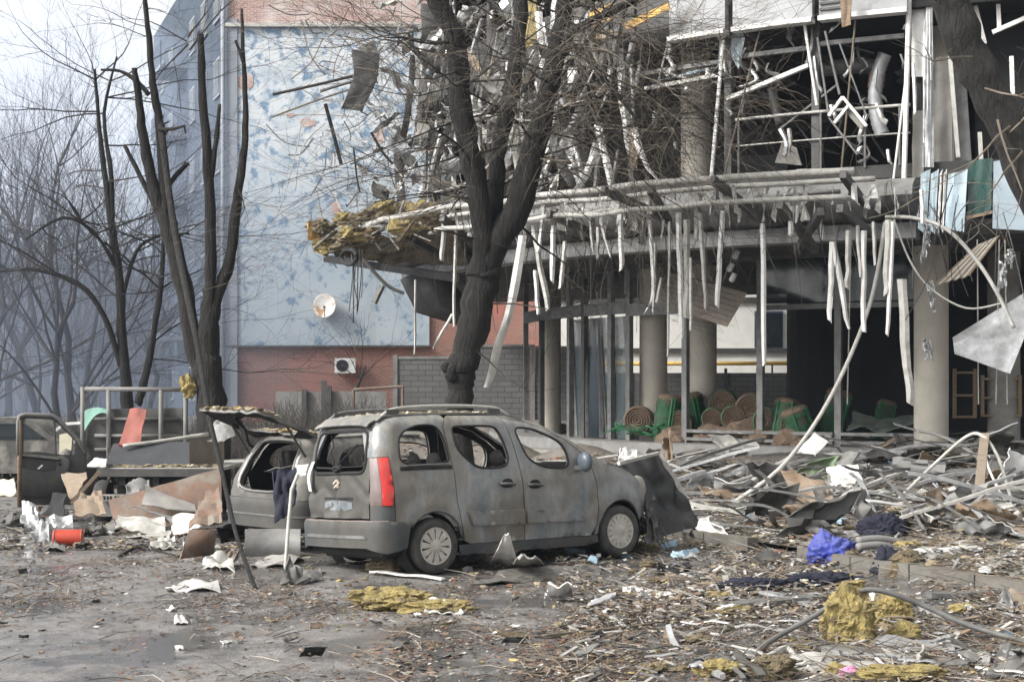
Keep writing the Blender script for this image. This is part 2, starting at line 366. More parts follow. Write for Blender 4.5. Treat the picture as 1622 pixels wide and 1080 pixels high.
def brick_mat(name, c1, c2, mo, rows=(.25, .075), white=None):
    m = bpy.data.materials.new(name); m.use_nodes = True; t = m.node_tree; N = t.nodes; L = t.links; b = N['Principled BSDF']; b.inputs['Roughness'].default_value = .9
    g = N.new('ShaderNodeNewGeometry'); sp = N.new('ShaderNodeSeparateXYZ'); L.new(g.outputs['Position'], sp.inputs[0]); cb = N.new('ShaderNodeCombineXYZ'); L.new(sp.outputs[0], cb.inputs[0]); L.new(sp.outputs[2], cb.inputs[1])
    br = N.new('ShaderNodeTexBrick'); L.new(cb.outputs[0], br.inputs[0]); br.inputs['Color1'].default_value = (*c1, 1); br.inputs['Color2'].default_value = (*c2, 1); br.inputs['Mortar'].default_value = (*mo, 1)
    br.inputs['Scale'].default_value = 1; br.inputs['Brick Width'].default_value = rows[0]; br.inputs['Row Height'].default_value = rows[1]; br.inputs['Mortar Size'].default_value = .012
    n = N.new('ShaderNodeTexNoise'); n.inputs['Scale'].default_value = .7; n.inputs['Detail'].default_value = 6; L.new(g.outputs['Position'], n.inputs[0])
    r = N.new('ShaderNodeMapRange'); r.inputs[1].default_value = .48; r.inputs[2].default_value = .68; L.new(n.outputs[0], r.inputs[0])
    x = N.new('ShaderNodeMix'); x.data_type = 'RGBA'; L.new(r.outputs[0], x.inputs[0]); L.new(br.outputs[0], x.inputs[6]); x.inputs[7].default_value = (*(white or tuple(q*.6 for q in c1)), 1)
    L.new(x.outputs[2], b.inputs['Base Color'])
    bu = N.new('ShaderNodeBump'); bu.inputs['Strength'].default_value = .5; bu.inputs['Distance'].default_value = .01; bu.invert = True; L.new(br.outputs['Fac'], bu.inputs['Height']); L.new(bu.outputs[0], b.inputs['Normal'])
    return m
M['flake'] = wall_mat()
M['brick'] = brick_mat('red_brick', (.24, .092, .065), (.18, .075, .055), (.20, .165, .14), white=(.28, .11, .085))
M['brickw'] = brick_mat('pale_red_brick', (.33, .18, .15), (.27, .14, .12), (.4, .36, .33), white=(.5, .44, .41))
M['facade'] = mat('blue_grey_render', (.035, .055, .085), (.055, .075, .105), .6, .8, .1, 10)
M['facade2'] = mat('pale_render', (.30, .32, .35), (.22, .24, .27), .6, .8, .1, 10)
ab = thing('apartment_building', 'tall apartment block with flaking pale blue end wall above red brick', 'building', (-3, 66, 0))
mb = MB(); mb.box((-2.4, 63, 10), (16.84, 5.9, 20)); mb.build('end_wall', M['brick'], ab)
mb = MB(); mb.box((-6.98, 59.985, (3.61+15.75)/2), (7.68, .13, 15.75-3.61)); mb.build('painted_panel', M['flake'], ab)
mb = MB(); mb.box((-2.4, 59.99, 17.9), (16.8, .10, 4.15)); mb.build('upper_brickwork', M['brickw'], ab)
mb = MB(); mb.box((-6.98, 59.86, 15.76), (7.9, .22, .14)); mb.build('ledge', M['offw'], ab)
mb = MB(); mb.box((-6.98, 59.90, 3.60), (7.75, .2, .07)); mb.build('flashing', M['dsteel'], ab)
mb = MB(); mb.box((-10.62, 59.96, 8), (.4, .22, 16)); mb.build('corner_strip', M['facade2'], ab)
mb = MB(); mb.tube([(-10.95, 59.8, .1), (-10.95, 59.8, 19)], .09, 8); mb.build('drainpipe', M['bglass'] if False else M['facade2'], ab, smooth=True)
for px, py, w, h in ((388, 128, 34, 30), (488, 195, 26, 16), (532, 330, 26, 30), (460, 182, 18, 8), (508, 350, 16, 14), (600, 215, 20, 30)):  # render broken off down to the brick
    p = at(px, py, 59.9); mb = MB(); k = 11
    poly = []
    for i in range(k):
        a = 2*pi*i/k; q = U(.65, 1.15); poly.append((p.x+cos(a)*w/2/SB*q, 59.915, p.z+sin(a)*h/2/SB*q))
    mb.prism(poly[::-1], (0, -.012, 0)); mb.build('brick_scar', M['brickw'], ab)
# long street facade running away to the left
A0 = Vector((-10.84, 60.2)); A1 = Vector((-18.4, 81)); fd = (A1-A0).normalized(); fnn = Vector((-fd.y, fd.x)); fl = (A1-A0).length
def fpt(u, o, z): q = A0+fd*u+fnn*o; return (q.x, q.y, z)
mb = MB(); a = fpt(0, 0, 0); b = fpt(fl, 0, 0); c = fpt(fl, -6, 0); d = fpt(0, -2, 0)
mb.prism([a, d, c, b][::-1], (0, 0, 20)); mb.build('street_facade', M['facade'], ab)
mb = MB()
a = fpt(fl, -.4, 0); b = fpt(fl+14, -.4, 0); c = fpt(fl+14, -7, 0); d = fpt(fl, -7, 0); mb.prism([a, d, c, b][::-1], (0, 0, 17)); mb.build('rear_section', M['facade2'], ab)
for fl_i in range(6):
    z0 = 1.3+fl_i*3.0
    for u in (2.2, 5.4, 8.6, 15.2, 18.4):
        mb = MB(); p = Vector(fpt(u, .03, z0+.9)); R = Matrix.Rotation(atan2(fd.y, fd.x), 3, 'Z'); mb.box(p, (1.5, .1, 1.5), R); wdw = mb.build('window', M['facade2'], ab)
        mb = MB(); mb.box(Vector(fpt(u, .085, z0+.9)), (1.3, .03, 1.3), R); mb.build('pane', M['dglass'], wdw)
    if fl_i: 
        mb = MB(); mb.box(Vector(fpt(11.9, .6, z0-.1)), (3.2, 1.2, .14), R); bal = mb.build('balcony', M['facade2'], ab)
        mb = MB(); mb.box(Vector(fpt(11.9, 1.17, z0+.47)), (3.2, .05, 1.0), R); mb.build('balcony_front', M['facade'], bal)
# things on the wall
p = at(514, 484, 59.6); ds = thing('satellite_dish', 'round white satellite dish with rust stains on the blue wall', 'satellite dish', p)
mb = MB(); Mx = Matrix.Translation(p)@Euler((radians(84), 0, radians(-14))).to_matrix().to_4x4()
mb.lathe([(.001, -.09), (.2, -.075), (.36, -.03), (.455, .02), (.46, .03), (.45, .03), (.35, -.015), (.2, -.06), (.001, -.075)], 28, Mx); mb.build('dish', mat('dish_enamel', (.72, .70, .66), (.62, .58, .52), 3, .4, 0, c3=(.42, .24, .10), s3=2.2, r3=(.54, .62)), ds, smooth=True)
mb = MB(); mb.tube([p+Vector((.0, .1, -.05)), p+Vector((0, .3, -.25))], .03, 6); mb.build('mount', M['steel'], ds)
mb = MB(); mb.tube([p+Vector((0, 0, -.44)), p+Vector((.05, -.45, -.1))], .015, 5); mb.box(p+Vector((.05, -.47, -.08)), (.08, .12, .08)); mb.build('feed_arm', M['dsteel'], ds)
p = at(547, 579, 59.75); ac = thing('air_conditioner', 'white outdoor air conditioner unit on the red brick wall', 'air conditioner', p)
mb = MB(); mb.box(p, (.78, .3, .56)); mb.build('casing', M['white'], ac)
mb = MB(); mb.lathe([(.23, 0), (.23, .02), (.20, .025), (.02, .02)], 20, Matrix.Translation(p+Vector((-.1, -.152, 0)))@Matrix.Rotation(radians(90), 4, 'X')); mb.build('fan_grille', M['dark'], ac)
for s_ in (-.28, .28):
    mb = MB(); mb.bar(p+Vector((s_, -.14, -.30)), p+Vector((s_, .3, -.30)), .04, .04); mb.build('bracket', M['steel'], ac)
# ---------------------------------------------------------------- fences, low white building beyond
M['cfence'] = brick_mat('moulded_concrete', (.125, .122, .118), (.10, .098, .095), (.055, .055, .055), (.42, .16), white=(.08, .078, .075))
cf = thing('concrete_fence', 'grey concrete panel fence with brick relief behind the parked wrecks', 'fence', (0, 46, 0))
x = -3.4
while x < 2.2:
    zb = gz(x, 46)
    mb = MB(); mb.box((x+1, 46, zb+1.05), (1.86, .06, 2.1)); pn = mb.build('fence_panel', M['cfence'], cf)
    mb = MB(); mb.box((x+1, 46, zb+2.14), (1.86, .11, .08)); mb.build('coping', M['concd'], cf)
    mb = MB(); mb.box((x, 46, zb+1.1), (.13, .14, 2.25)); mb.build('post', M['concd'], cf); x += 2.0
sf = thing('sheet_fence', 'low grey sheet fence with dark posts left of the concrete fence', 'fence', (-6, 44, 0))
for i in range(5):
    x = -6.6+i*.62
    mb = MB(); mb.box((x+.31, 44, 1.0), (.6, .03, 1.9)); mb.build('sheet', M['concd'], sf)
for px, hh in ((513, 2.25), (521, 2.1), (482, 2.0)):
    p = at(px, 600, 43.9); mb = MB(); mb.box((p.x, 43.9, hh/2), (.14, .1, hh)); mb.build('post', M['dsteel'], sf)
pf = thing('pipe_frame', 'thin rusty pipe frame in front of the red brick wall', 'frame', (-4, 43, 0))
a, b = at(560, 617, 43), at(638, 612, 43)
for q in (a, b):
    mb = MB(); mb.tube([(q.x, 43, 0), q], .04, 6); mb.build('post', M['rust'], pf)
mb = MB(); mb.tube([a, b], .04, 6); mb.build('rail', M['rust'], pf)
wb = thing('low_white_building', 'low white building seen through the gutted ground floor', 'building', (7, 58, .8))
mb = MB(); mb.box((8.2, 58, 3.2), (14, 4, 5.2)); mb.build('wall', mat('white_render', (.80, .79, .74), (.70, .69, .64), 2, .8, .1, 10), wb)
for x in (9.1, 11.4):
    mb = MB(); mb.box((x, 55.97, 4.1), (1.0, .1, 1.3)); wn = mb.build('window', M['facade'], wb); mb = MB(); mb.box((x, 55.9, 4.1), (.86, .04, 1.14)); mb.build('pane', M['dglass'], wn)
for z in (5.15, 3.35):
    mb = MB(); mb.box((8.2, 55.95, z), (14, .12, .16)); mb.build('band', M['dsteel'], wb)
gp = thing('gas_pipe', 'yellow gas pipe running along the low white building', 'pipe', (8, 54.6, 2.85))
mb = MB(); mb.tube([(1.5, 54.6, 2.85), (15, 54.6, 2.9)], .07, 8); mb.build('pipe', M['yellowp'], gp, smooth=True)
for x in (3, 6, 9, 12):
    mb = MB(); mb.tube([(x, 54.6, .8), (x, 54.6, 2.82)], .035, 6); mb.build('stand', M['dsteel'], gp)
gf = thing('grey_fence', 'dark grey fence below the yellow gas pipe', 'fence', (7, 52, .8))
for i in range(12):
    x = 1.8+i*1.05; mb = MB(); mb.box((x+.5, 52, 1.65), (1.0, .05, 1.75)); mb.build('panel', M['cfence'], gf)
    mb = MB(); mb.box((x-.012, 51.97, 1.7), (.09, .1, 1.95)); mb.build('post', M['dsteel'], gf)
# ================================================================ trees
def limb(mb, pts, d0, d1=None, n=8, sm=4, kx=1.0):
    d1 = d1 or d0; k = len(pts); P = []; R = []
    for i, (px, py, w) in enumerate(pts):
        d = d0+(d1-d0)*i/max(1, k-1); P.append(at(px, py, d)); R.append(w/2*d/F*kx)
    Q = arcpts(P, sm); RR = []
    for i in range(k-1):
        for j in range(sm): RR.append(R[i]+(R[i+1]-R[i])*j/sm)
    RR.append(R[-1])
    for i in range(len(Q)):
        Q[i] = Q[i]+Vector((U(-1, 1), U(-1, 1), 0))*RR[i]*.15; RR[i] *= U(.90, 1.10)
    mb.tube(Q, RR, n); return Q, RR
def grow(mb, p, d, L, r, lv, spread=.55, grav=0.0, bend=.18, nb=(2, 3)):
    pts = [p]; rs = [r]; d = d.normalized(); k = 4 if lv > 1 else 3
    for i in range(k):
        d = (d+Vector((U(-1, 1), U(-1, 1), U(-1, 1)))*bend+Vector((0, 0, grav))).normalized()
        p = p+d*L/k; pts.append(p); rs.append(r*(1-.45*(i+1)/k))
    mb.tube(pts, rs, 6 if r > .04 else (4 if r > .012 else 3), cap=False)
    if lv <= 0: return
    for i in range(rnd.randint(*nb)+1):
        b = pts[-1] if i == 0 else pts[rnd.randint(1, k)]
        nd = (d+Vector((U(-1, 1), U(-1, 1), U(-.7, 1)))*spread*(.5 if i == 0 else 1.3)).normalized()
        grow(mb, b, nd, L*U(.55, .85), max(.003, rs[-1]*(.9 if i == 0 else .65)), lv-1, spread, grav, bend, nb)
def along(mb, Q, RR, count, L, lv, r0, spread=.7, t0=.2, t1=1, outw=1.0, grav=0, side=None):
    for i in range(count):
        k = int((t0+(t1-t0)*rnd.random())*(len(Q)-1)); a = U(0, 2*pi)
        dr = Vector((cos(a), sin(a)*.7, U(-.2, .6)))*outw
        if side: dr.x = abs(dr.x)*side
        grow(mb, Q[k], dr, L*U(.5, 1.2), min(r0, RR[k]*.6), lv, spread, grav)
# big scarred tree before the ruined building
D = 25.0
bt = thing('tree', 'big dark broken tree standing behind the grey van', 'tree', (at(728, 640, D).x, D, gz(at(728, 640, D).x, D)))
mb = MB(); gy = YH+(H-gz(-.8, D))*100
T0 = limb(mb, [(730, gy+8, 58), (728, 690, 46), (728, 637, 42), (729, 600, 43), (731, 583, 46), (743, 533, 50), (760, 467, 54), (766, 425, 52)], D, n=14)
L1 = limb(mb, [(760, 440, 40), (766, 390, 36), (760, 333, 34), (747, 250, 35), (731, 167, 34), (723, 67, 33), (700, 20, 30), (668, -40, 26)], D, D-.6, n=10)
L2 = limb(mb, [(768, 430, 32), (780, 370, 30), (787, 300, 28), (790, 233, 28), (808, 150, 27), (823, 50, 24), (826, -50, 20)], D, D+.8, n=10)
L3 = limb(mb, [(765, 440, 40), (790, 385, 42), (817, 333, 43), (840, 250, 38), (865, 167, 32), (877, 100, 30), (890, 33, 27), (900, -50, 22)], D, D-.4, n=10)
L4 = limb(mb, [(893, 62, 16), (925, 40, 16), (973, 17, 13), (1040, -20, 9)], D-.4, D-1.2)
L5 = limb(mb, [(878, 110, 13), (905, 73, 11), (930, 95, 9), (970, 140, 7), (1010, 190, 5), (1050, 215, 3)], D-.4, D-1)
for px, py, r in ((716, 590, .13), (706, 582, .08), (752, 500, .10), (724, 236, .09)): mb.chunk(at(px, py, D-.15), r, 2, .3, (1, 1, 1.3), 3)
mb.build('trunk', M['bark'], bt, smooth=True)
mb = MB()
for Lq, c, l in ((L1, 16, 1.7), (L2, 12, 1.5), (L3, 18, 1.9)): along(mb, *Lq, c, l, 3, .022, .75, .25)
along(mb, *L4, 9, 1.2, 2, .015, .8); along(mb, *L3, 13, 2.1, 3, .02, .8, .45, .95, 1.2, -.09, 1)
along(mb, *L5, 14, 1.2, 2, .012, .9, .1, 1, 1, -.08)
for (px, py), (qx, qy) in (((770, 380), (640, 350)), ((745, 240), (560, 300)), ((735, 190), (470, 270)), ((840, 240), (1000, 285)), ((870, 160), (1060, 290)), ((760, 480), (930, 470)), ((742, 545), (850, 620))):
    a, b = at(px, py, D), at(qx, qy, D-1.2); grow(mb, a, b-a, (b-a).length*.62, .020, 2, .6, -.03, .13)
mb.build('branches', M['twig'], bt)
mb = MB(); along(mb, *L3, 26, 2.0, 3, .013, .9, .35, 1, 1.2, -.10, 1); along(mb, *L5, 24, 1.6, 3, .010, 1.0, .1, 1, 1, -.1); along(mb, *L1, 10, 1.8, 3, .012, .9, .3, 1, 1.2, -.06, -1); mb.build('pale_twigs', M['ptwig'], bt)
# broken twin-stemmed tree on the left
D = 27.0
lt = thing('tree', 'twin stemmed tree with snapped limbs left of the blue wall', 'tree', (at(335, 650, D).x, D, 0))
mb = MB(); gy = YH+H*F/D
limb(mb, [(340, gy+6, 56), (336, 700, 50), (333, 633, 46), (329, 560, 42)], D, n=12)
limb(mb, [(322, 600, 30), (307, 550, 29), (293, 467, 28), (277, 400, 29), (262, 345, 27), (253, 325, 24)], D, n=10)
limb(mb, [(257, 340, 22), (240, 283, 19), (227, 217, 16), (219, 150, 12), (213, 108, 9)], D, D-.4)
limb(mb, [(255, 345, 12), (240, 315, 9), (215, 265, 8), (197, 230, 6)], D)
A2 = limb(mb, [(264, 345, 18), (260, 290, 16), (254, 220, 14), (250, 180, 13), (242, 133, 11), (236, 60, 9), (229, 0, 8), (224, -40, 7)], D, D-.5)
limb(mb, [(332, 590, 36), (329, 533, 34), (332, 470, 21), (334, 433, 18), (332, 300, 17), (323, 183, 13), (319, 100, 12), (317, 56, 11)], D, n=10)
limb(mb, [(331, 300, 13), (337, 260, 10), (343, 217, 8), (348, 165, 5)], D)
limb(mb, [(333, 520, 26), (345, 465, 20), (363, 417, 18), (371, 350, 16), (379, 290, 14), (387, 233, 11), (389, 167, 9), (385, 80, 7), (383, 15, 4)], D, D+.3, n=10)
limb(mb, [(386, 100, 6), (379, 80, 5), (373, 64, 4)], D)
limb(mb, [(262, 300, 9), (277, 280, 9), (290, 266, 8), (297, 258, 9)], D)
limb(mb, [(236, 150, 9), (215, 128, 7), (190, 113, 5), (160, 111, 4)], D)
for i in range(16): a = at(316+U(-3, 4), 62+U(-2, 6), D); mb.tube([a, a+Vector((U(-.03, .03), U(-.03, .03), U(.08, .22)))], [.014, .002], 4)
mb.build('trunk', M['bark'], lt, smooth=True)
for i in range(5): mb = MB(); along(mb, *A2, 1, .8, 2, .010, .8, .5, .9); mb.build('branch', M['twig'], lt)
for (px, py), (qx, qy) in (((300, 80), (372, -30)), ((298, 70), (240, 130)), ((298, 60), (330, 0)), ((296, 66), (225, 30)), ((275, 380), (330, 350)), ((377, 300), (400, 340)), ((285, 430), (240, 440))):
    mb = MB(); a, b = at(px, py, D), at(qx, qy, D); grow(mb, a, b-a, (b-a).length*.8, .018, 2, .6, 0, .16); mb.build('branch', M['twig'], lt)
hb = MB(); g = gpt(405, 933)
pts = [(255, 198, 11, 26.6), (267, 300, 11, 26), (283, 400, 11, 25), (310, 533, 9, 22.8), (330, 653, 8, 20.8), (337, 685, 8, 20.2), (353, 753, 7.5, 19), (370, 830, 7, 17.8), (387, 885, 7, 17), (405, 933, 7, g.y)]
Q = arcpts([at(a, b, d) for a, b, w, d in pts], 4); RR = []
for i in range(len(pts)-1): RR += [(pts[i][2]+(pts[i+1][2]-pts[i][2])*j/4)/2*pts[i][3]/F for j in range(4)]
RR.append(.02); hb.tube(Q, RR, 7)
for i in range(22): k = rnd.randint(0, 2); hb.tube([Q[k], Q[k]+Vector((U(-.2, .2), U(-.1, .1), U(-.1, .25)))], [.02, .003], 4)
a = at(250, 205, 26.5); hb.tube([a, at(275, 205, 26.4), at(292, 200, 26.3), at(294, 212, 26.3)], [.035, .03, .025, .01], 5)
tag(hb.build('broken_branch', M['bark'], smooth=True), 'long thin broken branch hanging from the twin stemmed tree down to the road', 'branch')
# thick leaning trunk top right
D = 20.0
rt = thing('tree', 'thick leaning trunk crossing the top right corner', 'tree', at(1905, YH+(H-.6)*F/D, D))
mb = MB(); R1 = limb(mb, [(1905, YH+(H-.5)*F/D+30, 120), (1800, 640, 100), (1720, 440, 88), (1650, 300, 78), (1592, 195, 64), (1550, 115, 60), (1508, 10, 58), (1490, -60, 58)], D, n=14, sm=5)
mb.build('trunk', M['bark'], rt, smooth=True)
for (px, py), (qx, qy) in (((1600, 210), (1700, 140)), ((1540, 90), (1440, 90)), ((1580, 190), (1640, 330)), ((1560, 140), (1690, 190)), ((1620, 240), (1560, 330)), ((1600, 200), (1500, 270))):
    mb = MB(); a, b = at(px, py, D-.3), at(qx, qy, D-.8); grow(mb, a, b-a, (b-a).length*.8, .016, 2, .7, -.02, .16); mb.build('branch', M['ptwig'], rt)
# bare trees in the smoke on the left
hz = [(205, 45, .30, 'dark bare tree behind the rack of the wrecked truck, nearest of the hazy trees'), (118, 52, .24, 'slim hazy bare tree left of the nearest hazy tree'),
      (60, 56, .25, 'hazy bare tree with a forked crown above the truck door'), (10, 60, .27, 'hazy bare tree at the left edge of the view'), (150, 68, .26, 'faint bare tree far behind the truck rack'),
      (-60, 55, .28, 'hazy bare tree whose crown reaches in from beyond the left edge'), (85, 80, .26, 'faint grey tree deep in the haze above the truck door'), (30, 88, .28, 'faintest tree deep in the haze by the left edge'), (255, 74, .24, 'faint bare tree beside the dark facade of the apartment block'), (172, 92, .25, 'farthest pale tree between the hazy trunks'), (95, 49, .2, 'thin crooked bare tree between the slim tree and the forked tree'), (140, 58, .2, 'thin bare tree just left of the nearest hazy tree trunk'), (-15, 50, .22, 'bare tree half cut by the left edge above the truck door'), (40, 66, .22, 'pale upright tree above the left end of the truck door'), (235, 62, .2, 'thin pale tree against the dark apartment facade')]
for px, d, r, lab in hz:
    p = at(px, 610, d); p.z = 0
    t = thing('tree', lab, 'tree', p, 'bare trees in the haze'); mb = MB(); mc = MB()
    if d == 45:
        Qs = [limb(mb, [(205, YH+H*F/45, 24), (201, 633, 20), (193, 517, 15), (188, 433, 14), (175, 345, 12), (165, 270, 9), (157, 200, 7), (150, 110, 4)], d, n=8),
              limb(mb, [(218, 640, 14), (227, 610, 13), (245, 520, 10), (256, 440, 9), (258, 380, 5)], d),
              limb(mb, [(192, 580, 11), (165, 500, 9), (125, 450, 8), (60, 428, 6), (0, 430, 5), (-50, 450, 3)], d, d-1),
              limb(mb, [(178, 360, 9), (176, 280, 8), (165, 180, 6), (185, 90, 3)], d), limb(mb, [(188, 430, 8), (150, 370, 6), (100, 345, 5), (40, 380, 3)], d, d-1), limb(mb, [(192, 480, 7), (215, 400, 6), (250, 375, 4), (300, 370, 3)], d)]
        for q in Qs: along(mc, *q, 9, 2.6, 3, .03, .7, .25)
    else:
        r *= .62; h = U(8.5, 11.5); lean = Vector((U(-.12, .12), U(-.1, .1), 1)); pts = [p+lean*h*.55*i/5+Vector((U(-.12, .12), U(-.1, .1), 0))*i for i in range(6)]
        rs = [r*(1-.09*i) for i in range(6)]; mb.tube(pts, rs, 8)
        for i in range(6):
            dr = Vector((U(-1, 1), U(-.8, .8), U(.4, 1.6))); b = pts[rnd.randint(1, 5)]
            grow(mc, b, dr, h*U(.26, .38), r*.42, 4 if d < 70 else 3, .62, .02, .13, (2, 3))
        grow(mc, pts[-1], lean, h*.30, r*.5, 4, .55, .03, .12)
    mb.build('trunk', M['bark'], t, smooth=True); mc.build('crown', M['twig'], t)
# a sapling against the brick wall
p = at(566, 612, 48); p.z = gz(p.x, 48); st = thing('sapling', 'small bare sapling in front of the brick wall below the satellite dish', 'tree', p)
mb = MB(); mb.tube([p, at(566, 612, 48), at(580, 580, 48)], [.06, .05, .03], 6); mb.build('trunk', M['twig'], st)
mb = MB()
for dr in ((-.5, 0, 1), (.9, 0, .8), (.2, .2, 1.2), (-.9, 0, .6)): grow(mb, at(570, 600, 48), Vector(dr), 1.0, .022, 3, .6, .02)
mb.build('crown', M['twig'], st)
# bare scrub behind the wrecks
mb = MB()
for i in range(1500):
    d = U(33, 43); px = U(-80, 610); p = at(px, 610, d); p.z = gz(p.x, p.y)-.02
    for k in range(3): mb.tube([p, p+Vector((U(-.25, .25), U(-.2, .2), U(.3, .7))), p+Vector((U(-.6, .6), U(-.3, .3), U(.7, 1.5)))], [.012, .008, .003], 3, False)
tag(stuff(mb.build('scrub', M['twig'])), 'low bare scrub behind the wrecked truck and hatchback', 'scrub')
# far wood that closes the view down the street
mb = MB()
for i in range(430):
    d = U(74, 125); px = U(-120, 320); p = at(px, 610, d); p.z = 0; h = U(7, 13); r = U(.1, .22)
    q = p+Vector((U(-.8, .8), 0, h*.6)); mb.tube([p, q], [r, r*.6], 4, False)
    for j in range(7):
        b = p.lerp(q, U(.4, 1)); e = b+Vector((U(-2.2, 2.2), U(-1, 1), U(1.2, 4))); mb.tube([b, e], [r*.35, .02], 3, False)
        for k in range(3):
            f2 = b.lerp(e, U(.4, 1)); mb.tube([f2, f2+Vector((U(-1.3, 1.3), 0, U(.2, 1.6)))], [.05, .015], 3, False)
ow = stuff(mb.build('far_wood', M['twig'])); tag(ow, 'distant bare wood fading into smoke at the end of the street', 'wood')
# ================================================================ car bodies: panels cut from an unwrapped body surface
def lerp_tab(t, x):
    if x <= t[0][0]: return t[0][1]
    for (a, b), (c, d) in zip(t, t[1:]):
        if x <= c: k = (x-a)/(c-a); k = k*k*(3-2*k)*.4+k*.6; return b+(d-b)*k
    return t[-1][1]
def inpoly(x, y, P):
    r = False; j = len(P)-1
    for i in range(len(P)):
        if (P[i][1] > y) != (P[j][1] > y) and x < (P[j][0]-P[i][0])*(y-P[i][1])/(P[j][1]-P[i][1])+P[i][0]: r = not r
        j = i
    return r
def chaikin(P, k=2):
    for _ in range(k):
        o = []
        for i in range(len(P)):
            a, b = P[i], P[(i+1) % len(P)]; o += [(a[0]*.78+b[0]*.22, a[1]*.78+b[1]*.22), (a[0]*.22+b[0]*.78, a[1]*.22+b[1]*.78)]
        P = o
    return P
def resample(P, st):
    o = []
    for i in range(len(P)):
        a, b = P[i], P[(i+1) % len(P)]; L = math.hypot(b[0]-a[0], b[1]-a[1]); n = max(1, int(L/st))
        for k in range(n): o.append((a[0]+(b[0]-a[0])*k/n, a[1]+(b[1]-a[1])*k/n))
    return o
def mesh2d(outer, holes, st):
    loops = [resample(p, st) for p in [outer]+holes]; V = []; E = []
    for l in loops:
        n0 = len(V); V += [Vector(p) for p in l]; E += [(n0+i, n0+(i+1) % len(l)) for i in range(len(l))]
    nb = len(V); x0 = min(p[0] for p in outer); x1 = max(p[0] for p in outer); y0 = min(p[1] for p in outer); y1 = max(p[1] for p in outer)
    x = x0+st*.5; row = 0
    bd = [tuple(v) for v in V]
    while x < x1:
        y = y0+st*(.25 if row % 2 else .75)
        while y < y1:
            if inpoly(x, y, loops[0]) and not any(inpoly(x, y, h) for h in loops[1:]) and min((x-a)**2+(y-b)**2 for a, b in bd) > (.45*st)**2: V.append(Vector((x, y)))
            y += st
        x += st*.87; row += 1
    r = delaunay_2d_cdt(V, E, [], 0, 1e-6); vs, fs = r[0], r[2]; tri = []
    for f in fs:
        cx_ = sum(vs[i][0] for i in f)/len(f); cy_ = sum(vs[i][1] for i in f)/len(f)
        if inpoly(cx_, cy_, loops[0]) and not any(inpoly(cx_, cy_, h) for h in loops[1:]): tri.append(tuple(f))
    return [tuple(v) for v in vs], tri, loops
def panel(name, outer, holes, fn, m, parent, st=.06, th=.028, off=0.0, dent=.004, inner=None, seed=0):
    """fn(a,b) -> (point, outward normal) in body space"""
    vs, tri, loops = mesh2d(outer, holes, st); mb = MB(); N = len(vs); A = []; B = []
    def pn(a, b, o):
        p, n = fn(a, b); return p+n*(o+dent*(noise.noise(Vector((a*2.1+seed, b*2.3, seed)))+.5*noise.noise(Vector((a*6+seed, b*6, seed)))))
    for a, b in vs: A.append(pn(a, b, off)); B.append(pn(a, b, off-th))
    mb.add(A, tri); mb.m = 1; mb.add(B, [t[::-1] for t in tri]); mb.m = 0
    for l in loops:
        k = len(l); mb.add([pn(a, b, off) for a, b in l]+[pn(a, b, off-th) for a, b in l], [(i, (i+1) % k, k+(i+1) % k, k+i) for i in range(k)])
    ob = mb.build(name, [m, inner or M['dark']], parent, smooth=True, local=True)
    return ob
def seam(pts, fn, r, name, m, parent, closed=True, off=0.002):
    P = resample(pts, .05) if closed else pts
    Q = [fn(a, b)[0]+fn(a, b)[1]*off for a, b in P]
    if closed: Q.append(Q[0])
    mb = MB(); mb.tube(Q, r, 5, not closed); return mb.build(name, m, parent, smooth=True, local=True)
class Body:
    def __init__(s, W, XR, ZR, rc, nose): s.W, s.XR, s.ZR, s.rc, s.nose = W, XR, ZR, rc, nose; s.arches = ()
    def w(s, x, z):
        w = lerp_tab(s.W, z); h = lerp_tab(s.ZR, x)-z
        k = 1 if x < 2.3 else max(.25, 1-(x-2.3))
        if h < .12: w -= .115*k*(1-max(h, 0)/.12)**2
        if x > s.nose[0]: w -= s.nose[1]*(x-s.nose[0])**2
        return w
    def P(s, a, z, side):
        xr = lerp_tab(s.XR, z); rc = s.rc; w = s.w(a, z); t = a-xr-rc
        if t >= 0: x, y = a, w
        else:
            an = -t/rc
            if an < pi/2: x, y = xr+rc-rc*sin(an), w-rc+rc*cos(an)
            else: x, y = xr, max(-1, w-rc-(-t-rc*pi/2))
        if a < 1: x -= .05*(1-(min(1, abs(y)/.9))**2)*(1 if t < 0 else 0)
        return Vector((x, side*y, z))
    def fn(s, side=-1):
        def f(a, z):
            p = s.P(a, z, side); e = .004; u = s.P(a+e, z, side)-s.P(a-e, z, side); v = s.P(a, z+e, side)-s.P(a, z-e, side); n = u.cross(v)
            n = n.normalized() if n.length > 1e-12 else Vector((0, side, 0))
            if n.dot(Vector((p.x-2.0, p.y*2.2, .0))) < 0: n = -n
            for wx, wz in s.arches:
                r = math.hypot(a-wx, z-wz); k = max(0, min(1, (.60-r)/.16)); p = p+n*.024*k*k*(3-2*k)
            return p, n
        return f
    def fq(s):
        def f(q, z):
            side = -1 if q >= 0 else 1; a = abs(q)-(lerp_tab(s.W, z)-s.rc)-s.rc*pi/2+s.rc+lerp_tab(s.XR, z)
            return s.fn(side)(a, z)
        return f
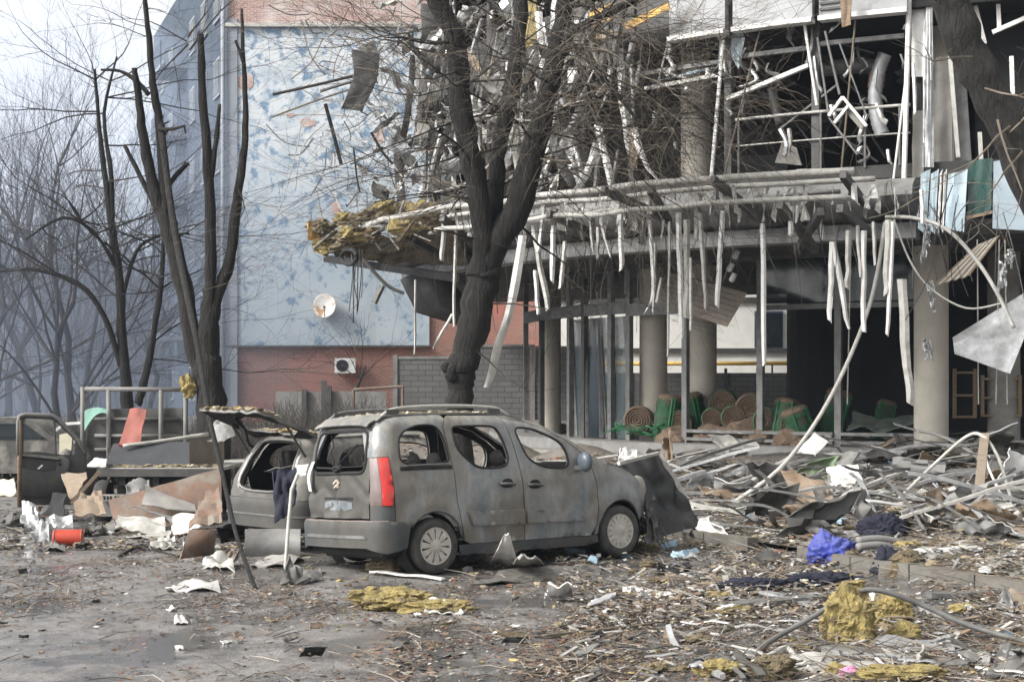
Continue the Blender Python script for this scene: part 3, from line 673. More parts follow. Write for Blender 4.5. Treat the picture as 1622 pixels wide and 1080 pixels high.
def wheel(parent, c, side, nsp, R=.315, wd=.2, cover=True, lean=0):
    mb = MB(); Mx = Matrix.Translation(c)@Matrix.Rotation(radians(90)*(-side if side else 1), 4, 'X')
    w = wd/2; Mx = Matrix.Translation(c)@(Matrix.Rotation(radians(90), 4, 'X') if side < 0 else Matrix.Rotation(radians(-90), 4, 'X'))
    mb.lathe([(.205, -w), (R*.86, -w), (R*.97, -w*.82), (R, -w*.4), (R, w*.4), (R*.975, w*.78), (R*.90, w*.98), (R*.76, w*1.02), (.215, w*.95), (.205, w*.8), (.205, w*.4), (.02, w*.4)], 36, Mx)
    ob = mb.build('wheel', M['tyre'], parent, smooth='angle', local=True)
    mb = MB(); mb.lathe([(.0015, w*.42), (.20, w*.42), (.20, w*.43)], 30, Mx); mb.build('rim', M['dark'], ob, local=True)
    if cover:
        mb = MB(); mb.lathe([(.185, w*.62), (.185, w*.86), (.207, w*.93), (.213, w*.86), (.213, w*.6)], 40, Mx); mb.lathe([(.002, w*1.0), (.04, w*.99), (.075, w*.90), (.08, w*.6)], 24, Mx)
        for i in range(nsp):
            a = 2*pi*(i+.3)/nsp; k = .36 if nsp > 12 else .30
            c0, s0 = cos(a), sin(a); ro, ri = .19, .074; wo, wi = ro*2*pi/nsp*k, ri*2*pi/nsp*.42
            def pt(r, t, z): return Mx@Vector((c0*r-s0*t, s0*r+c0*t, z))
            z0, z1, zb = w*.90, w*.90, w*.55
            ms = .15 if nsp > 12 else .13
            mb.add([pt(ri, -wi, z0), pt(ri, wi, z0), pt(ms, wo*.95, z1*1.05), pt(ro, wo*1.2, z1), pt(ro, -wo*1.2, z1), pt(ms, -wo*.95, z1*1.05), pt(ri, -wi, zb), pt(ri, wi, zb), pt(ms, wo*.95, zb), pt(ro, wo*1.2, zb), pt(ro, -wo*1.2, zb), pt(ms, -wo*.95, zb)],
                   [(0, 1, 2, 5), (5, 2, 3, 4), (1, 7, 8, 2), (2, 8, 9, 3), (0, 5, 11, 6), (5, 4, 10, 11)])
        if nsp > 12: mb.lathe([(.075, w*.9), (.135, w*.93), (.138, w*.85)], 40, Mx)
        mb.build('wheel_cover', M['cover'], ob, smooth='angle', local=True)
    return ob
# ---------------------------------------------------------------- the grey people carrier
van = thing('van', 'dust caked grey blue passenger van with blown out windows and one red tail lamp', 'van', (-1.938, 17.887, -.045), rot=(radians(-3.036), radians(-.647), radians(37.11)), world=False)
VB = Body([(.15, .84), (.35, .868), (.55, .885), (.8, .888), (.98, .88), (1.12, .852), (1.4, .792), (1.62, .738), (1.8, .70)],
          [(.3, .015), (.9, .02), (1.1, .04), (1.4, .09), (1.65, .15), (1.75, .21), (1.82, .30)],
          [(0, 1.775), (.2, 1.79), (.7, 1.80), (1.1, 1.805), (1.5, 1.795), (1.9, 1.768), (2.15, 1.72), (2.43, 1.64), (2.7, 1.505), (2.92, 1.37), (3.1, 1.24), (3.33, 1.125), (3.53, 1.09), (3.83, 1.0), (4.06, .92), (4.2, .80), (4.4, .7)], .20, (3.2, .31))
VB.arches = ((.70, .335), (3.46, .315))
qwin = [(.324, 1.225), (.332, 1.50), (.42, 1.61), (.62, 1.675), (.853, 1.668), (.945, 1.568), (.968, 1.376), (.985, 1.225)]
swin = [(1.083, 1.617), (1.12, 1.648), (1.64, 1.642), (1.725, 1.595), (1.78, 1.467), (1.82, 1.27), (1.775, 1.17), (1.655, 1.148), (1.37, 1.158), (1.25, 1.25), (1.11, 1.40)]
fwin = [(1.965, 1.615), (2.221, 1.592), (2.428, 1.512), (2.625, 1.415), (2.70, 1.283), (2.685, 1.10), (2.336, 1.125), (2.12, 1.215), (2.04, 1.38)]
def arch(cx_, cz, r, a0, a1, n=14): return [(cx_+r*cos(radians(a0+(a1-a0)*i/n)), cz+r*sin(radians(a0+(a1-a0)*i/n))) for i in range(n+1)]
ra = arch(.70, .335, .375, 8, 145); fa = arch(3.46, .315, .375, 168, 5)
gapx = [(1.03, 1.735), (.974, 1.652), (.994, 1.418), (1.018, 1.205), (1.030, 1.10), (1.022, 1.0), (1.024, .774), (1.058, .56)]
quarter = [(.20, .625), (.20, 1.335), (-.105, 1.335), (-.10, 1.70), (.06, 1.765), (.34, 1.782), (.70, 1.795), (1.01, 1.80)]+[(x-.005, z) for x, z in gapx]+[(1.085, .41)]+ra+[(.30, .60)]
sdoor = [(1.045, 1.755), (1.10, 1.775), (1.80, 1.758), (1.838, 1.728), (1.90, 1.50), (1.935, 1.298), (1.965, 1.0), (1.974, .665), (1.968, .296), (1.58, .302), (1.19, .312), (1.12, .345), (1.062, .56)]+[(x+.005, z) for x, z in gapx[:-1][::-1]]
dtop = [(1.85, 1.725), (2.12, 1.685), (2.40, 1.605), (2.66, 1.47), (2.86, 1.33), (3.006, 1.20)]
fdoor = dtop+[(3.056, 1.043), (3.088, .894), (3.090, .645), (3.06, .42), (2.97, .285), (1.98, .296), (1.986, .665), (1.977, 1.0), (1.947, 1.298), (1.912, 1.50)]
pill = [(1.80, 1.768), (2.12, 1.724), (2.43, 1.642), (2.70, 1.508), (2.92, 1.372), (3.10, 1.242), (3.02, 1.212)]+[(x+.006, z+.010) for x, z in dtop[::-1]]
fend = [(3.100, .645), (3.098, .894), (3.066, 1.043), (3.022, 1.195), (3.11, 1.238), (3.33, 1.122), (3.53, 1.075), (3.72, 1.0), (3.90, .90), (4.02, .78), (4.06, .62), (3.98, .50), (3.86, .43)]+fa[::-1]+[(3.08, .30), (3.02, .30), (3.075, .43)]
sill = [(1.05, .30), (1.18, .305), (1.6, .293), (2.96, .276), (3.06, .30), (3.09, .20), (2.9, .165), (1.15, .195), (1.06, .20)]
for sd_ in (-1, 1):
    f = VB.fn(sd_)
    o = panel('quarter_panel', quarter, [chaikin(qwin)], f, M['paint'], van, .055, seed=sd_)
    seam(chaikin(qwin), f, .013, 'window_seal', M['dark'], o)
    if sd_ < 0:
        r_ = [(.31, 1.175), (1.0, 1.165), (1.0, 1.205), (.31, 1.215)]; panel('door_track', r_, [], f, M['dark'], o, .08, .02, .010, 0)
        mb = MB(); mb.tube([f(.40+.04*k, 1.225)[0]+f(.4, 1.2)[1]*.008 for k in range(15)], .010, 5); mb.build('trim_strip', M['steel'], o, local=True)
    o = panel('sliding_door', sdoor, [chaikin(swin)], f, M['paint'], van, .055, dent=.008, seed=sd_+5)
    seam(chaikin(swin), f, .014, 'window_seal', M['dark'], o)
    panel('rubbing_strip', [(1.165, .68), (1.965, .648), (1.962, .485), (1.22, .515)], [], f, M['paint'], o, .045, .04, .030, .001)
    def handle(x, z, o):
        panel('handle_recess', chaikin([(x-.10, z-.01), (x-.04, z+.055), (x+.06, z+.055), (x+.10, z-.005), (x+.07, z-.05), (x-.06, z-.05)], 2), [], f, M['dark'], o, .05, .004, .004, 0)
        mb = MB(); mb.tube([f(x-.11, z)[0]+f(x, z)[1]*.012, f(x-.05, z-.005)[0]+f(x, z)[1]*.035, f(x+.05, z-.012)[0]+f(x, z)[1]*.035, f(x+.11, z-.02)[0]+f(x, z)[1]*.012], [.016, .019, .019, .014], 6); mb.build('handle', M['plastic'], o, smooth=True, local=True)
    handle(1.745, .965, o)
    o = panel('front_door', fdoor, [chaikin(fwin)], f, M['paint'], van, .055, dent=.008, seed=sd_+9)
    seam(chaikin(fwin), f, .014, 'window_seal', M['dark'], o); handle(2.145, .935, o)
    panel('rubbing_strip', [(2.0, .64), (2.82, .595), (2.90, .49), (2.86, .468), (2.0, .495)], [], f, M['paint'], o, .045, .04, .030, .001)
    mb = MB(); c = f(2.83, 1.17)[0]+Vector((.02, sd_*.13, .0)); mb.chunk(c, .115, 3, .05, (.62, 1.0, 1.05)); mo = mb.build('mirror', mat('mirror_shell', (.055, .085, .115), (.10, .115, .125), 6, .4, .05) if sd_ < 0 else M['paint'], van, smooth=True, local=True)
    mb = MB(); mb.bar(f(2.80, 1.10)[0], c+Vector((0, 0, -.07)), .08, .05); mb.build('mirror_arm', M['plastic'], mo, local=True)
    panel('pillar', pill, [], f, M['paint'], van, .05, seed=sd_+2)
    o = panel('fender', fend, [], f, M['paint_dust'] if 0 else M['paint'], van, .055, dent=.006, seed=sd_+12)
    panel('sill', sill, [], f, M['paint_dust'], van, .07, .03, .004)
    for a_, cxx in ((ra, 'r'), (fa, 'f')): seam(a_, f, .016, 'arch_lip', M['plastic'], van, False, -.004)
    # tail lamp
    lampo = [(-.10, .825), (-.085, 1.325), (.075, 1.325), (.195, 1.325), (.193, .93), (.165, .80), (.02, .80)]
    if sd_ < 0:
        o = panel('tail_lamp', [(-.10, .825), (-.02, 1.325), (.075, 1.325), (.055, .80), (-.06, .80)], [], f, M['lens'], van, .06, .03, .008, .001); panel('red_lens', [(.079, 1.325), (.192, 1.325), (.190, .93), (.165, .80), (.059, .80)], [], f, M['red'], o, .05, .03, .012, .001)
        panel('lamp_base', [(-.10, .64), (-.10, .815), (.168, .79), (.192, .92), (.192, .64)], [], f, M['paint_dust'], van, .06)
    else: panel('tail_lamp', lampo, [], f, M['dark'], van, .06, .03, -.02)
fq = VB.fq()
def rrp(P, r, n=4):
    o = []
    for i in range(len(P)):
        p = Vector(P[i]); a = (Vector(P[i-1])-p).normalized(); b = (Vector(P[(i+1) % len(P)])-p).normalized()
        for k in range(n+1): t = k/n; o.append(tuple(p+a*r*(1-t)**2+b*r*t*t))
    return o
tgw = rrp([(-.565, 1.165), (-.525, 1.635), (.525, 1.635), (.565, 1.165)], .11)
def fqd(q, z):                                              # tailgate with its dents
    p, n = fq(q, z); d = -.045*math.exp(-((q+.30)**2/.05+(z-.90)**2/.03))-.03*math.exp(-((q-.42)**2/.02+(z-.83)**2/.05))-.018*math.exp(-(q**2/.12+(z-.745)**2/.004))-.035*max(0, .18-abs(noise.noise(Vector((q*2.2+4, z*3, 1)))))/.18*(1 if z < 1.1 else 0); return p+n*d, n
tg = panel('tailgate', [(-.655, .66), (.655, .66), (.665, .95), (.655, 1.30), (.60, 1.60), (.54, 1.70), (-.54, 1.70), (-.60, 1.60), (-.655, 1.30), (-.665, .95)], [tgw], fqd, M['paint_dust'], van, .05, .03, 0, .010)
seam(tgw, fq, .022, 'window_seal', M['dark'], tg, True, -.004)
panel('plate_recess', chaikin([(-.32, .745), (-.31, .86), (.31, .86), (.32, .745)], 1), [], fqd, mat('bare_blue_metal', (.22, .26, .30), (.15, .145, .13), 9, .5), tg, .06, .01, .004, 0)
panel('grip_slot', [(-.33, .865), (-.33, .895), (.33, .895), (.33, .865)], [], fqd, M['dark'], tg, .06, .01, .006, 0)
for zz in (1.0, 1.045):                                     # double chevron badge
    mb = MB(); a, b, c = [fqd(q, z) for q, z in ((-.05, zz), (0, zz+.045), (.05, zz))]
    mb.bar(a[0]+a[1]*.012, b[0]+b[1]*.012, .022, .022, a[1]); mb.bar(b[0]+b[1]*.012, c[0]+c[1]*.012, .022, .022, b[1]); mb.build('badge', mat('badge_metal', (.48, .40, .32), (.36, .30, .25), 9, .4), tg, local=True)
mb = MB(); a = fq(.02, 1.215); mb.chunk(a[0]+a[1]*.02, .05, 2, .3, (1, 1.4, .8), 2); mb.tube([a[0]+a[1]*.03, fq(-.45, 1.23)[0]+a[1]*.02], .012, 5); mb.build('wiper', M['dark'], tg, local=True)
bump = [(-1.16, .61), (-.85, .628), (.85, .628), (1.16, .61), (1.12, .45), (1.09, .33), (.86, .275), (.64, .335), (-.64, .335), (-.86, .275), (-1.09, .33), (-1.12, .45)]
def fqb(q, z):
    p, n = fq(q, z); k = max(0, 1-abs(q)/1.05)**.5; return p+n*(.045*k*(1 if z < .60 else .55)), n
o = panel('rear_bumper', bump, [], fqb, M['paint_dust'], van, .05, .03, .012, .004)
panel('bumper_strip', [(-.60, .475), (.60, .475), (.66, .44), (-.66, .44)], [], fqb, M['steel'], o, .07, .015, .022, 0)
mb = MB(); P1 = [fqb(q/10, .628)[0] for q in range(-9, 10)]; mb.sheet(lambda u, v: P1[int(round(u*18))]+Vector((.09*v+.0, 0, .004)), 18, 1, .01); mb.build('bumper_top', mat('gritty_dust', (.30, .24, .22), (.18, .15, .13), 30, .9, .5, 60), o, local=True)
# roof, screen, bonnet
def roofP(u, v):
    x = .17+u*2.02; zr_ = lerp_tab(VB.ZR, x)-.006; hw = VB.w(x, zr_-.012)*.995; y = (v*2-1)*hw
    if u < .04: zr_ -= .05*(1-u/.04)
    return Vector((x, y, zr_+.022*(1-(v*2-1)**2)+.006*noise.noise(Vector((x*3, y*3, 1)))))
mb = MB(); mb.sheet(roofP, 26, 14, .02); ro = mb.build('roof', M['roofdust'], van, smooth='angle', local=True)
mb = MB(); mb.sheet(lambda u, v: Vector((.06+.13*u, (v*2-1)*.575, 1.70+.075*sqrt(u)-.03*(v*2-1)**4)), 4, 10, .02); mb.build('rear_header', M['roofdust'], van, smooth=True, local=True)
for sd_ in (-1, 1):
    mb = MB(); pts = [Vector((x, sd_*.565, lerp_tab(VB.ZR, x)+h)) for x, h in ((.26, -.005), (.34, .045), (.46, .075), (.8, .085), (1.3, .085), (1.75, .082), (1.90, .062), (2.05, .01))]
    mb.tube(arcpts(pts, 3), .020, 6); rr_ = mb.build('roof_rail', M['offw'] if sd_ < 0 else M['steel'], van, smooth=True, local=True)
    for x in (.40, 1.82): mb = MB(); mb.box((x, sd_*.565, lerp_tab(VB.ZR, x)+.03), (.16, .045, .075)); mb.build('rail_foot', M['dsteel'], rr_, local=True)
mb = MB()
for i in range(420):
    x = U(.28, 1.95); y = U(-.5, .5); z = lerp_tab(VB.ZR, x)+.016; mb.col = rnd.choice(((.33, .26, .12), (.24, .19, .11), (.42, .36, .24), (.14, .11, .08), (.45, .43, .39)))
    mb.chunk((x, y, z), U(.006, .034), 1, .9, (1.8, 1.1, .6), i+1)
stuff(mb.build('roof_debris', M['litter'], ro, local=True))
for sd_, k in ((-1, 0), (1, 0), (0, 1)):                      # crazed remains of the windscreen along its edge
    mb = MB()
    g_ = lambda u, v: Vector((2.22+1.12*u+.05*(1-v*v), v*(.61+.10*u), 1.715-.60*u+.06*u*(1-u)))
    if k: mb.sheet(lambda u, v: g_(1-(.10+.05*noise.noise(Vector((v*9, 1, 0))))*u, v*2-1), 3, 20, .008)
    else: mb.sheet(lambda u, v: g_(v, sd_*(1-(.10+.07*noise.noise(Vector((v*9, sd_, 0))))*u)), 3, 16, .008)
    mb.build('windscreen_remnant', M['crazed'], van, smooth=True, local=True)
def bon(u, v):
    x = 3.30+.86*u; e = VB.w(x, .9)*.985-.035; y = (v*2-1)*e
    return Vector((x-.10*(v*2-1)**2*u, y, lerp_tab([(3.3, 1.13), (3.53, 1.095), (3.83, 1.01), (4.06, .925), (4.18, .80)], x)+.05*(1-(v*2-1)**2)*(1-.4*u)+.012*noise.noise(Vector((x*4, y*4, 3)))))
mb = MB(); mb.sheet(bon, 14, 14, .02); mb.build('bonnet', M['roofdust'], van, smooth='angle', local=True)
mb = MB(); mb.sheet(lambda u, v: bon(1, v)+Vector((.05*sin(u*pi*.8)-.10*u, 0, -.42*u-.015)), 8, 14, .03); mb.build('front_end', M['dark'], van, smooth=True, local=True)
for sd_ in (-1, 1):
    mb = MB(); mb.chunk((4.02, sd_*.57, .80), .155, 3, .06, (.9, .45, 1.0)); mb.build('headlamp', mat('dusty_headlamp', (.36, .33, .26), (.26, .25, .21), 8, .5) if sd_ < 0 else M['lens'], van, smooth=True, local=True)
# torn front bumper hanging loose, black plastic
for k, (a, b, c, d, s_) in enumerate((((4.05, -.74, .66), (4.36, -.30, .62), (4.44, -.34, .20), (4.02, -.84, .12), 1.3), ((4.0, -.80, .52), (4.22, -.62, .70), (4.34, -.60, .12), (3.92, -.82, .10), 4.4), ((4.3, -.3, .6), (4.38, .35, .58), (4.40, .3, .2), (4.42, -.35, .18), 7.7))):
    mb = MB(); mb.sheet(crumple(a, b, c, d, .09, s_, 2.6), 9, 9, .012); mb.build('torn_bumper', M['plastic'], van, smooth='angle', local=True)
mb = MB(); mb.box((3.75, 0, .45), (.8, 1.05, .5)); mb.build('engine', M['dark'], van, local=True)
mb = MB()
for i in range(14):
    p = Vector((U(3.85, 4.1), U(-.86, -.5), U(.3, .6))); mb.tube(arcpts([p, p+Vector((U(.0, .25), U(-.12, .05), U(-.25, .0))), p+Vector((U(.0, .45), U(-.3, -.02), U(-.45, -.25)))], 4), .006, 4)
mb.build('loose_wiring', M['dsteel'], van, local=True)
# interior
mb = MB(); mb.box((1.75, 0, .29), (3.3, 1.50, .10)); mb.box((.95, 0, .26), (1.5, 1.3, .12)); mb.build('floor_pan', M['dark'], van, local=True)
M['seat'] = mat('dusty_seat', (.05, .05, .052), (.13, .125, .115), 4, .9, .4, 20, (DUST, .4))
mb = MB(); mb.box((2.98, 0, .88), (.42, 1.38, .36)); mb.build('dashboard', M['seat'], van, local=True)
mb = MB(); mb.tube([Vector((2.66, .36+.18*cos(a*pi/9), .98+.18*sin(a*pi/9)))+Vector((-.4*sin(a*pi/9)*.1, 0, 0)) for a in range(19)], .016, 6); mb.build('steering_wheel', M['dark'], van, local=True)
def seatb(x, y, w):
    mb = MB(); mb.sheet(lambda u, v: Vector((x-.02-.22*u+.04*sin(pi*v), y+(v-.5)*w*(1-.12*u), .52+.62*u)), 6, 6, .15); mb.chunk((x+.23, y, .48), .27, 2, .05, (1, w/.54, .36)); s_ = mb.build('seat', M['seat'], van, smooth=True, local=True)
    mb = MB(); mb.chunk((x-.26, y, 1.26), .12, 2, .08, (.5, 1.05, .85)); mb.build('headrest', M['seat'], s_, smooth=True, local=True)
seatb(2.22, -.40, .50); seatb(2.22, .40, .50); seatb(1.30, -.42, .42); seatb(1.30, .0, .40); seatb(1.30, .42, .42)
for sd_ in (-1, 1):
    wheel(van, (.727, sd_*.775, .315+(.09 if sd_ > 0 else 0)), sd_, 11); wheel(van, (3.455, sd_*.775, .315-.012+(.06 if sd_ > 0 else 0)), sd_, 16)
    for cx_, cz_ in ((.70, .335), (3.46, .32)):
        mb = MB(); mb.lathe([(.355, -.14), (.355, .12)], 24, Matrix.Translation((cx_, sd_*.71, cz_))@Matrix.Rotation(radians(90), 4, 'X')); mb.build('wheel_housing', M['dark'], van, local=True)
# wire hanging in the rear window, strap and cloth caught on the tailgate
mb = MB(); mb.tube(arcpts([(.10, .27, 1.60), (.13, .27, 1.48), (.10, .29, 1.40), (.12, .26, 1.30), (.12, .30, 1.22)], 4), .008, 5); mb.tube([(.30, .50, 1.25), (.25, -.05, 1.48)], .010, 5); mb.build('dangling_cord', M['dark'], van, local=True)
mb = MB(); mb.sheet(lambda u, v: fq(-.53-.07*v, 1.30-.34*u)[0]+fq(-.55, 1.2)[1]*(.02+.04*sin(u*3)), 8, 2, .004); w1 = mb.build('white_rag', M['white'], van, local=True)
# ================================================================ burnt hatchback with raised tailgate
c0 = Vector((-3.19, 20.17, .02)); cyaw = radians(45)
car = thing('hatchback', 'burnt grey hatchback with its tailgate up beside the grey van', 'car', c0, rot=(0, 0, cyaw), world=False)
CB = Body([(.15, .76), (.35, .80), (.6, .825), (.85, .82), (1.0, .79), (1.25, .72), (1.45, .62)], [(.3, .02), (.62, .0), (.85, .04), (1.1, .17), (1.35, .34), (1.45, .42)], [(0, 1.46), (.5, 1.47), (1.4, 1.49), (2.2, 1.44), (2.8, 1.15), (3.2, .98), (3.9, .78)], .22, (3.0, .3))
cq = CB.fq()
opn = chaikin([(-.50, .745), (-.52, 1.0), (-.44, 1.30), (-.36, 1.395), (.36, 1.395), (.44, 1.30), (.52, 1.0), (.50, .745)], 2)
M['cpaint'] = mat('burnt_grey_paint', (.08, .076, .068), (.04, .039, .037), 3, .7, .2, 30, (DUST, .8), c3=(.19, .18, .155), s3=2)
o = panel('rear_frame', [(-.98, .66), (.98, .66), (.96, .95), (.80, 1.25), (.62, 1.44), (-.62, 1.44), (-.80, 1.25), (-.96, .95)], [opn], cq, M['cpaint'], car, .05, .06)
seam(opn, cq, .02, 'opening_seal', M['steel'], o)
for sg in (-1, 1):
    panel('inner_sill', [(sg*.53, .78), (sg*.57, .98), (sg*.53, 1.22), (sg*.48, 1.20), (sg*.535, .98), (sg*.50, .78)], [], cq, M['bglass'] if 0 else M['alu'], o, .05, .02, .006)
def cqb(q, z): p, n = cq(q, z); return p+n*(.06 if z < .62 else .045), n
b_ = panel('rear_bumper', [(-1.12, .60), (-.8, .655), (.8, .655), (1.12, .60), (1.08, .32), (.7, .30), (-.7, .30), (-1.08, .32)], [], cqb, M['paint_dust'], car, .06, .03)
panel('bumper_strip', [(-1.0, .475), (1.0, .475), (1.0, .455), (-1.0, .455)], [], cqb, M['steel'], b_, .08, .02, .012, 0)
for sg in (-1, 1):
    f = CB.fn(sg)
    cw1 = chaikin([(.75, .98), (.62, 1.12), (.78, 1.30), (1.35, 1.36), (1.45, .96)]); cw2 = chaikin([(1.6, .96), (1.52, 1.36), (2.1, 1.34), (2.55, 1.08), (2.55, .95)])
    panel('side_panel', [(.42, .62), (.34, .90), (.52, 1.24), (.66, 1.43), (1.4, 1.455), (2.2, 1.405), (2.75, 1.12), (3.2, .95), (3.7, .82), (3.8, .5)]+arch(3.05, .31, .36, 0, 172)+[(2.6, .24), (1.1, .24)]+arch(.68, .31, .36, 0, 130)+[(.44, .58)], [cw1, cw2], f, M['cpaint'], car, .08, .03, seed=sg*3)
    wheel(car, (.68, sg*.70, .29), sg, 9, .29, .18, False); wheel(car, (3.05, sg*.70, .29), sg, 9, .29, .18, False)
mb = MB(); mb.sheet(lambda u, v: Vector((.46+1.7*u, (v*2-1)*.60, 1.46+.02*sin(u*3)-.04*(v*2-1)**4)), 10, 8, .02); mb.build('roof', M['cpaint'], car, smooth='angle', local=True)
mb = MB(); mb.sheet(lambda u, v: Vector((2.9+.95*u, (v*2-1)*(.70-.1*u), 1.04-.22*u+.03*(1-(v*2-1)**2))), 6, 8, .02); mb.build('bonnet', M['cpaint'], car, smooth='angle', local=True)
mb = MB(); mb.box((1.7, 0, .28), (3.0, 1.35, .1)); mb.box((.45, 0, .62), (.55, 1.0, .05)); mb.build('floor_pan', M['dark'], car, local=True)
for y in (-.35, .35):
    mb = MB(); mb.sheet(lambda u, v: Vector((1.15-.15*u, y+(v-.5)*.6, .5+.55*u)), 4, 4, .14); mb.build('seat', M['seat'], car, smooth=True, local=True)
mb = MB(); mb.sheet(lambda u, v: Vector((.95-.12*u, (v-.5)*1.3, .5+.72*u)), 4, 4, .1); mb.build('boot_dark_lining', M['dark'], car, smooth=True, local=True)  # seat-shaped dark sheet added to stand in for shade in the boot opening
mb = MB(); mb.sheet(crumple((.35, .45, .95), (.45, -.40, 1.12), (.95, -.3, 1.02), (.9, .4, .9), .06, 3.3), 8, 8, .012); mb.build('parcel_shelf', M['steel'], car, smooth='angle', local=True)
# raised tailgate: a skeletal frame
Mt = Matrix.Translation((.40, 0, 1.46))@Matrix.Rotation(radians(14), 4, 'Y')
def tgf(q, t):                                              # t: along the gate from hinge (0) to lip (1.05)
    return Mt@Vector((-t, q*.98, .10*sin(min(1, t/1.0)*pi*.6)-.03*q*q)), (Mt.to_3x3()@Vector((0, 0, 1)))
tgo = panel('tailgate', [(-.62, 0), (.62, 0), (.66, .55), (.64, .98), (-.64, .98), (-.66, .55)], [chaikin([(-.50, .10), (.50, .10), (.53, .60), (-.53, .60)], 2)], tgf, M['roofdust'], car, .07, .035, 0, .055)
mb = MB(); mb.sheet(crumple(tgf(-.1, .95)[0]-Vector((0, 0, .06)), tgf(.30, .60)[0]-Vector((0, 0, .10)), tgf(.32, .35)[0]-Vector((0, 0, .32)), tgf(.0, .65)[0]-Vector((0, 0, .28)), .05, 2), 8, 6, .03); mb.build('hanging_trim', M['dark'], tgo, smooth=True, local=True)
for q in (-.6, .6):
    mb = MB(); mb.tube([tgf(q, .55)[0], Vector((.30, q, 1.10))], .016, 6); mb.build('gas_strut', M['dsteel'], car, local=True)
mb = MB()
for i in range(240):
    p = tgf(U(-.6, .6), U(.6, 1.0) if rnd.random() < .6 else U(0, .1))[0]; mb.col = rnd.choice(((.30, .23, .11), (.22, .17, .10), (.14, .11, .07), (.40, .35, .26))); mb.chunk(p+Vector((0, 0, .03)), U(.008, .04), 1, .9, (1.7, 1.2, .7), i+1)
stuff(mb.build('debris_on_gate', M['litter'], tgo, local=True))
mb = MB()
for i in range(60): mb.col = rnd.choice(((.3, .26, .2), (.15, .13, .11), (.5, .47, .42))); mb.chunk((U(.2, .7), U(-.45, .45), .66), U(.015, .05), 1, .5, (1.3, 1.2, .8), i+1)
stuff(mb.build('boot_debris', M['litter'], car, local=True))
# cloth, panel and hose caught between the two cars
mb = MB(); mb.sheet(crumple(at(432, 745, 19.4), at(470, 738, 19.4), at(468, 800, 19.1), at(436, 830, 19.1), .10, 5, 3), 14, 14, .02); tag(mb.build('jacket', M['navy'], smooth=True), 'dark navy jacket hanging between the hatchback and the van', 'jacket')
mb = MB(); g = gpt(425, 880)
mb.sheet(lambda u, v: at(388+88*u, 838+55*v, g.y-.05-.10*sin(v*3.0))+Vector((0, .05*sin(u*3.1), 0)), 10, 10, .012); tag(mb.build('sheet_metal', M['steel'], smooth=True), 'smooth grey curved sheet standing on edge under the hatchback bumper', 'panel')
mb = MB(); mb.tube([at(474, 745, 17.6), at(462, 775, 17.55), at(457, 830, 17.5), at(452, 895, 17.4), at(455, 915, 17.1), at(440, 935, 16.7), at(425, 938, 16.6)], .022, 6); tag(mb.build('hose', M['offw'], smooth=True), 'pale hose hanging from the left edge of the van tailgate', 'hose')
mb = MB(); mb.sheet(crumple(at(468, 737, 17.55), at(488, 735, 17.5), at(484, 752, 17.5), at(474, 754, 17.55), .02, 5), 5, 5, .006); tag(mb.build('white_flap', M['white']), 'white flap stuck to the left edge of the van tailgate', 'scrap')
# ================================================================ wrecked flatbed truck
tk = thing('flatbed_truck', 'wrecked flatbed truck with open cab door and pipe rack', 'truck', (at(230, 640, 25).x, 25.0, 0))
def tb(name, m, parent=None, **k): return mb.build(name, m, parent or tk, **k)
# bed
DB = 24.2
mb = MB(); a, b = at(157, 741, DB), at(348, 741, DB)
mb.prism([(a.x, DB, a.z-.05), (b.x, DB, b.z-.05), (b.x+.1, DB+3.0, b.z-.05), (a.x-.35, DB+3.0, a.z-.05)], (0, 0, .05)); bed = tb('bed_floor', M['offw'])
mb = MB(); mb.box(((a.x+b.x)/2, DB-.03, a.z-.07), (b.x-a.x+.04, .05, .12)); tb('bed_edge', M['dsteel'], bed)
for k in range(3):
    mb = MB(); x = a.x+.35+k*.52; mb.bar((x, DB, a.z-.2), (x-.1, DB+3, a.z-.2), .1, .14); tb('cross_member', M['dark'], bed)
mb = MB(); mb.box(((a.x+b.x)/2, DB+.9, .45), (1.35, 1.6, .5)); tb('chassis', M['dark'])
mb = MB(); p = at(178, 788, DB-.02); mb.box(p, (.36, .02, .10)); pl = tb('licence_plate', M['offw'])
for i, ch in enumerate((-.12, -.07, -.02, .05, .10)):
    mb = MB(); mb.box(p+Vector((ch, -.014, 0)), (.028, .006, .055)); mb.build('plate_mark', M['dark'], pl)
mb = MB(); mb.box(at(190, 800, DB+.05), (.62, .05, .34)); tb('rear_panel', M['concd'])
for px in (160, 300):
    q = at(px, 820, DB+.3); mb = MB(); mb.lathe([(.1, -.1), (.3, -.1), (.33, -.05), (.33, .05), (.3, .1), (.1, .1)], 24, Matrix.Translation((q.x, DB+.45, .31))@Matrix.Rotation(radians(90), 4, 'Y')); tb('wheel', M['tyre'], smooth='angle')
# right side board, dark sheet board and corrugated side
mb = MB(); mb.sheet(crumple(at(163, 737, DB+.3), at(300, 739, DB+.4), at(318, 700, DB+1.0), at(180, 705, DB+.9), .04, 2), 8, 6, .03); tb('dropped_side_board', mat('charcoal_board', (.055, .058, .062), (.035, .036, .04), 3, .8, .2, 20), smooth='angle')
for k in range(5):
    mb = MB(); x0 = 300+k*11; mb.prism([at(x0, 745-k, DB+.25+.3*k), at(x0+10.2, 744-k, DB+.5+.3*k), at(x0+10.2, 697-k*2.2, DB+.5+.3*k), at(x0, 699-k*2.2, DB+.25+.3*k)], (.0, .05, 0)); tb('side_plank', mat('plank_beige', (.31, .26, .20), (.23, .19, .15), 4, .8, .2) if k == 0 else bpy.data.materials['plank_beige'])
mb = MB(); mb.tube(arcpts([at(195, 706, DB+.7), at(250, 699, DB+.9), at(330, 687, DB+1.3)], 4), .03, 6); tb('top_rail', M['offw'], smooth=True)
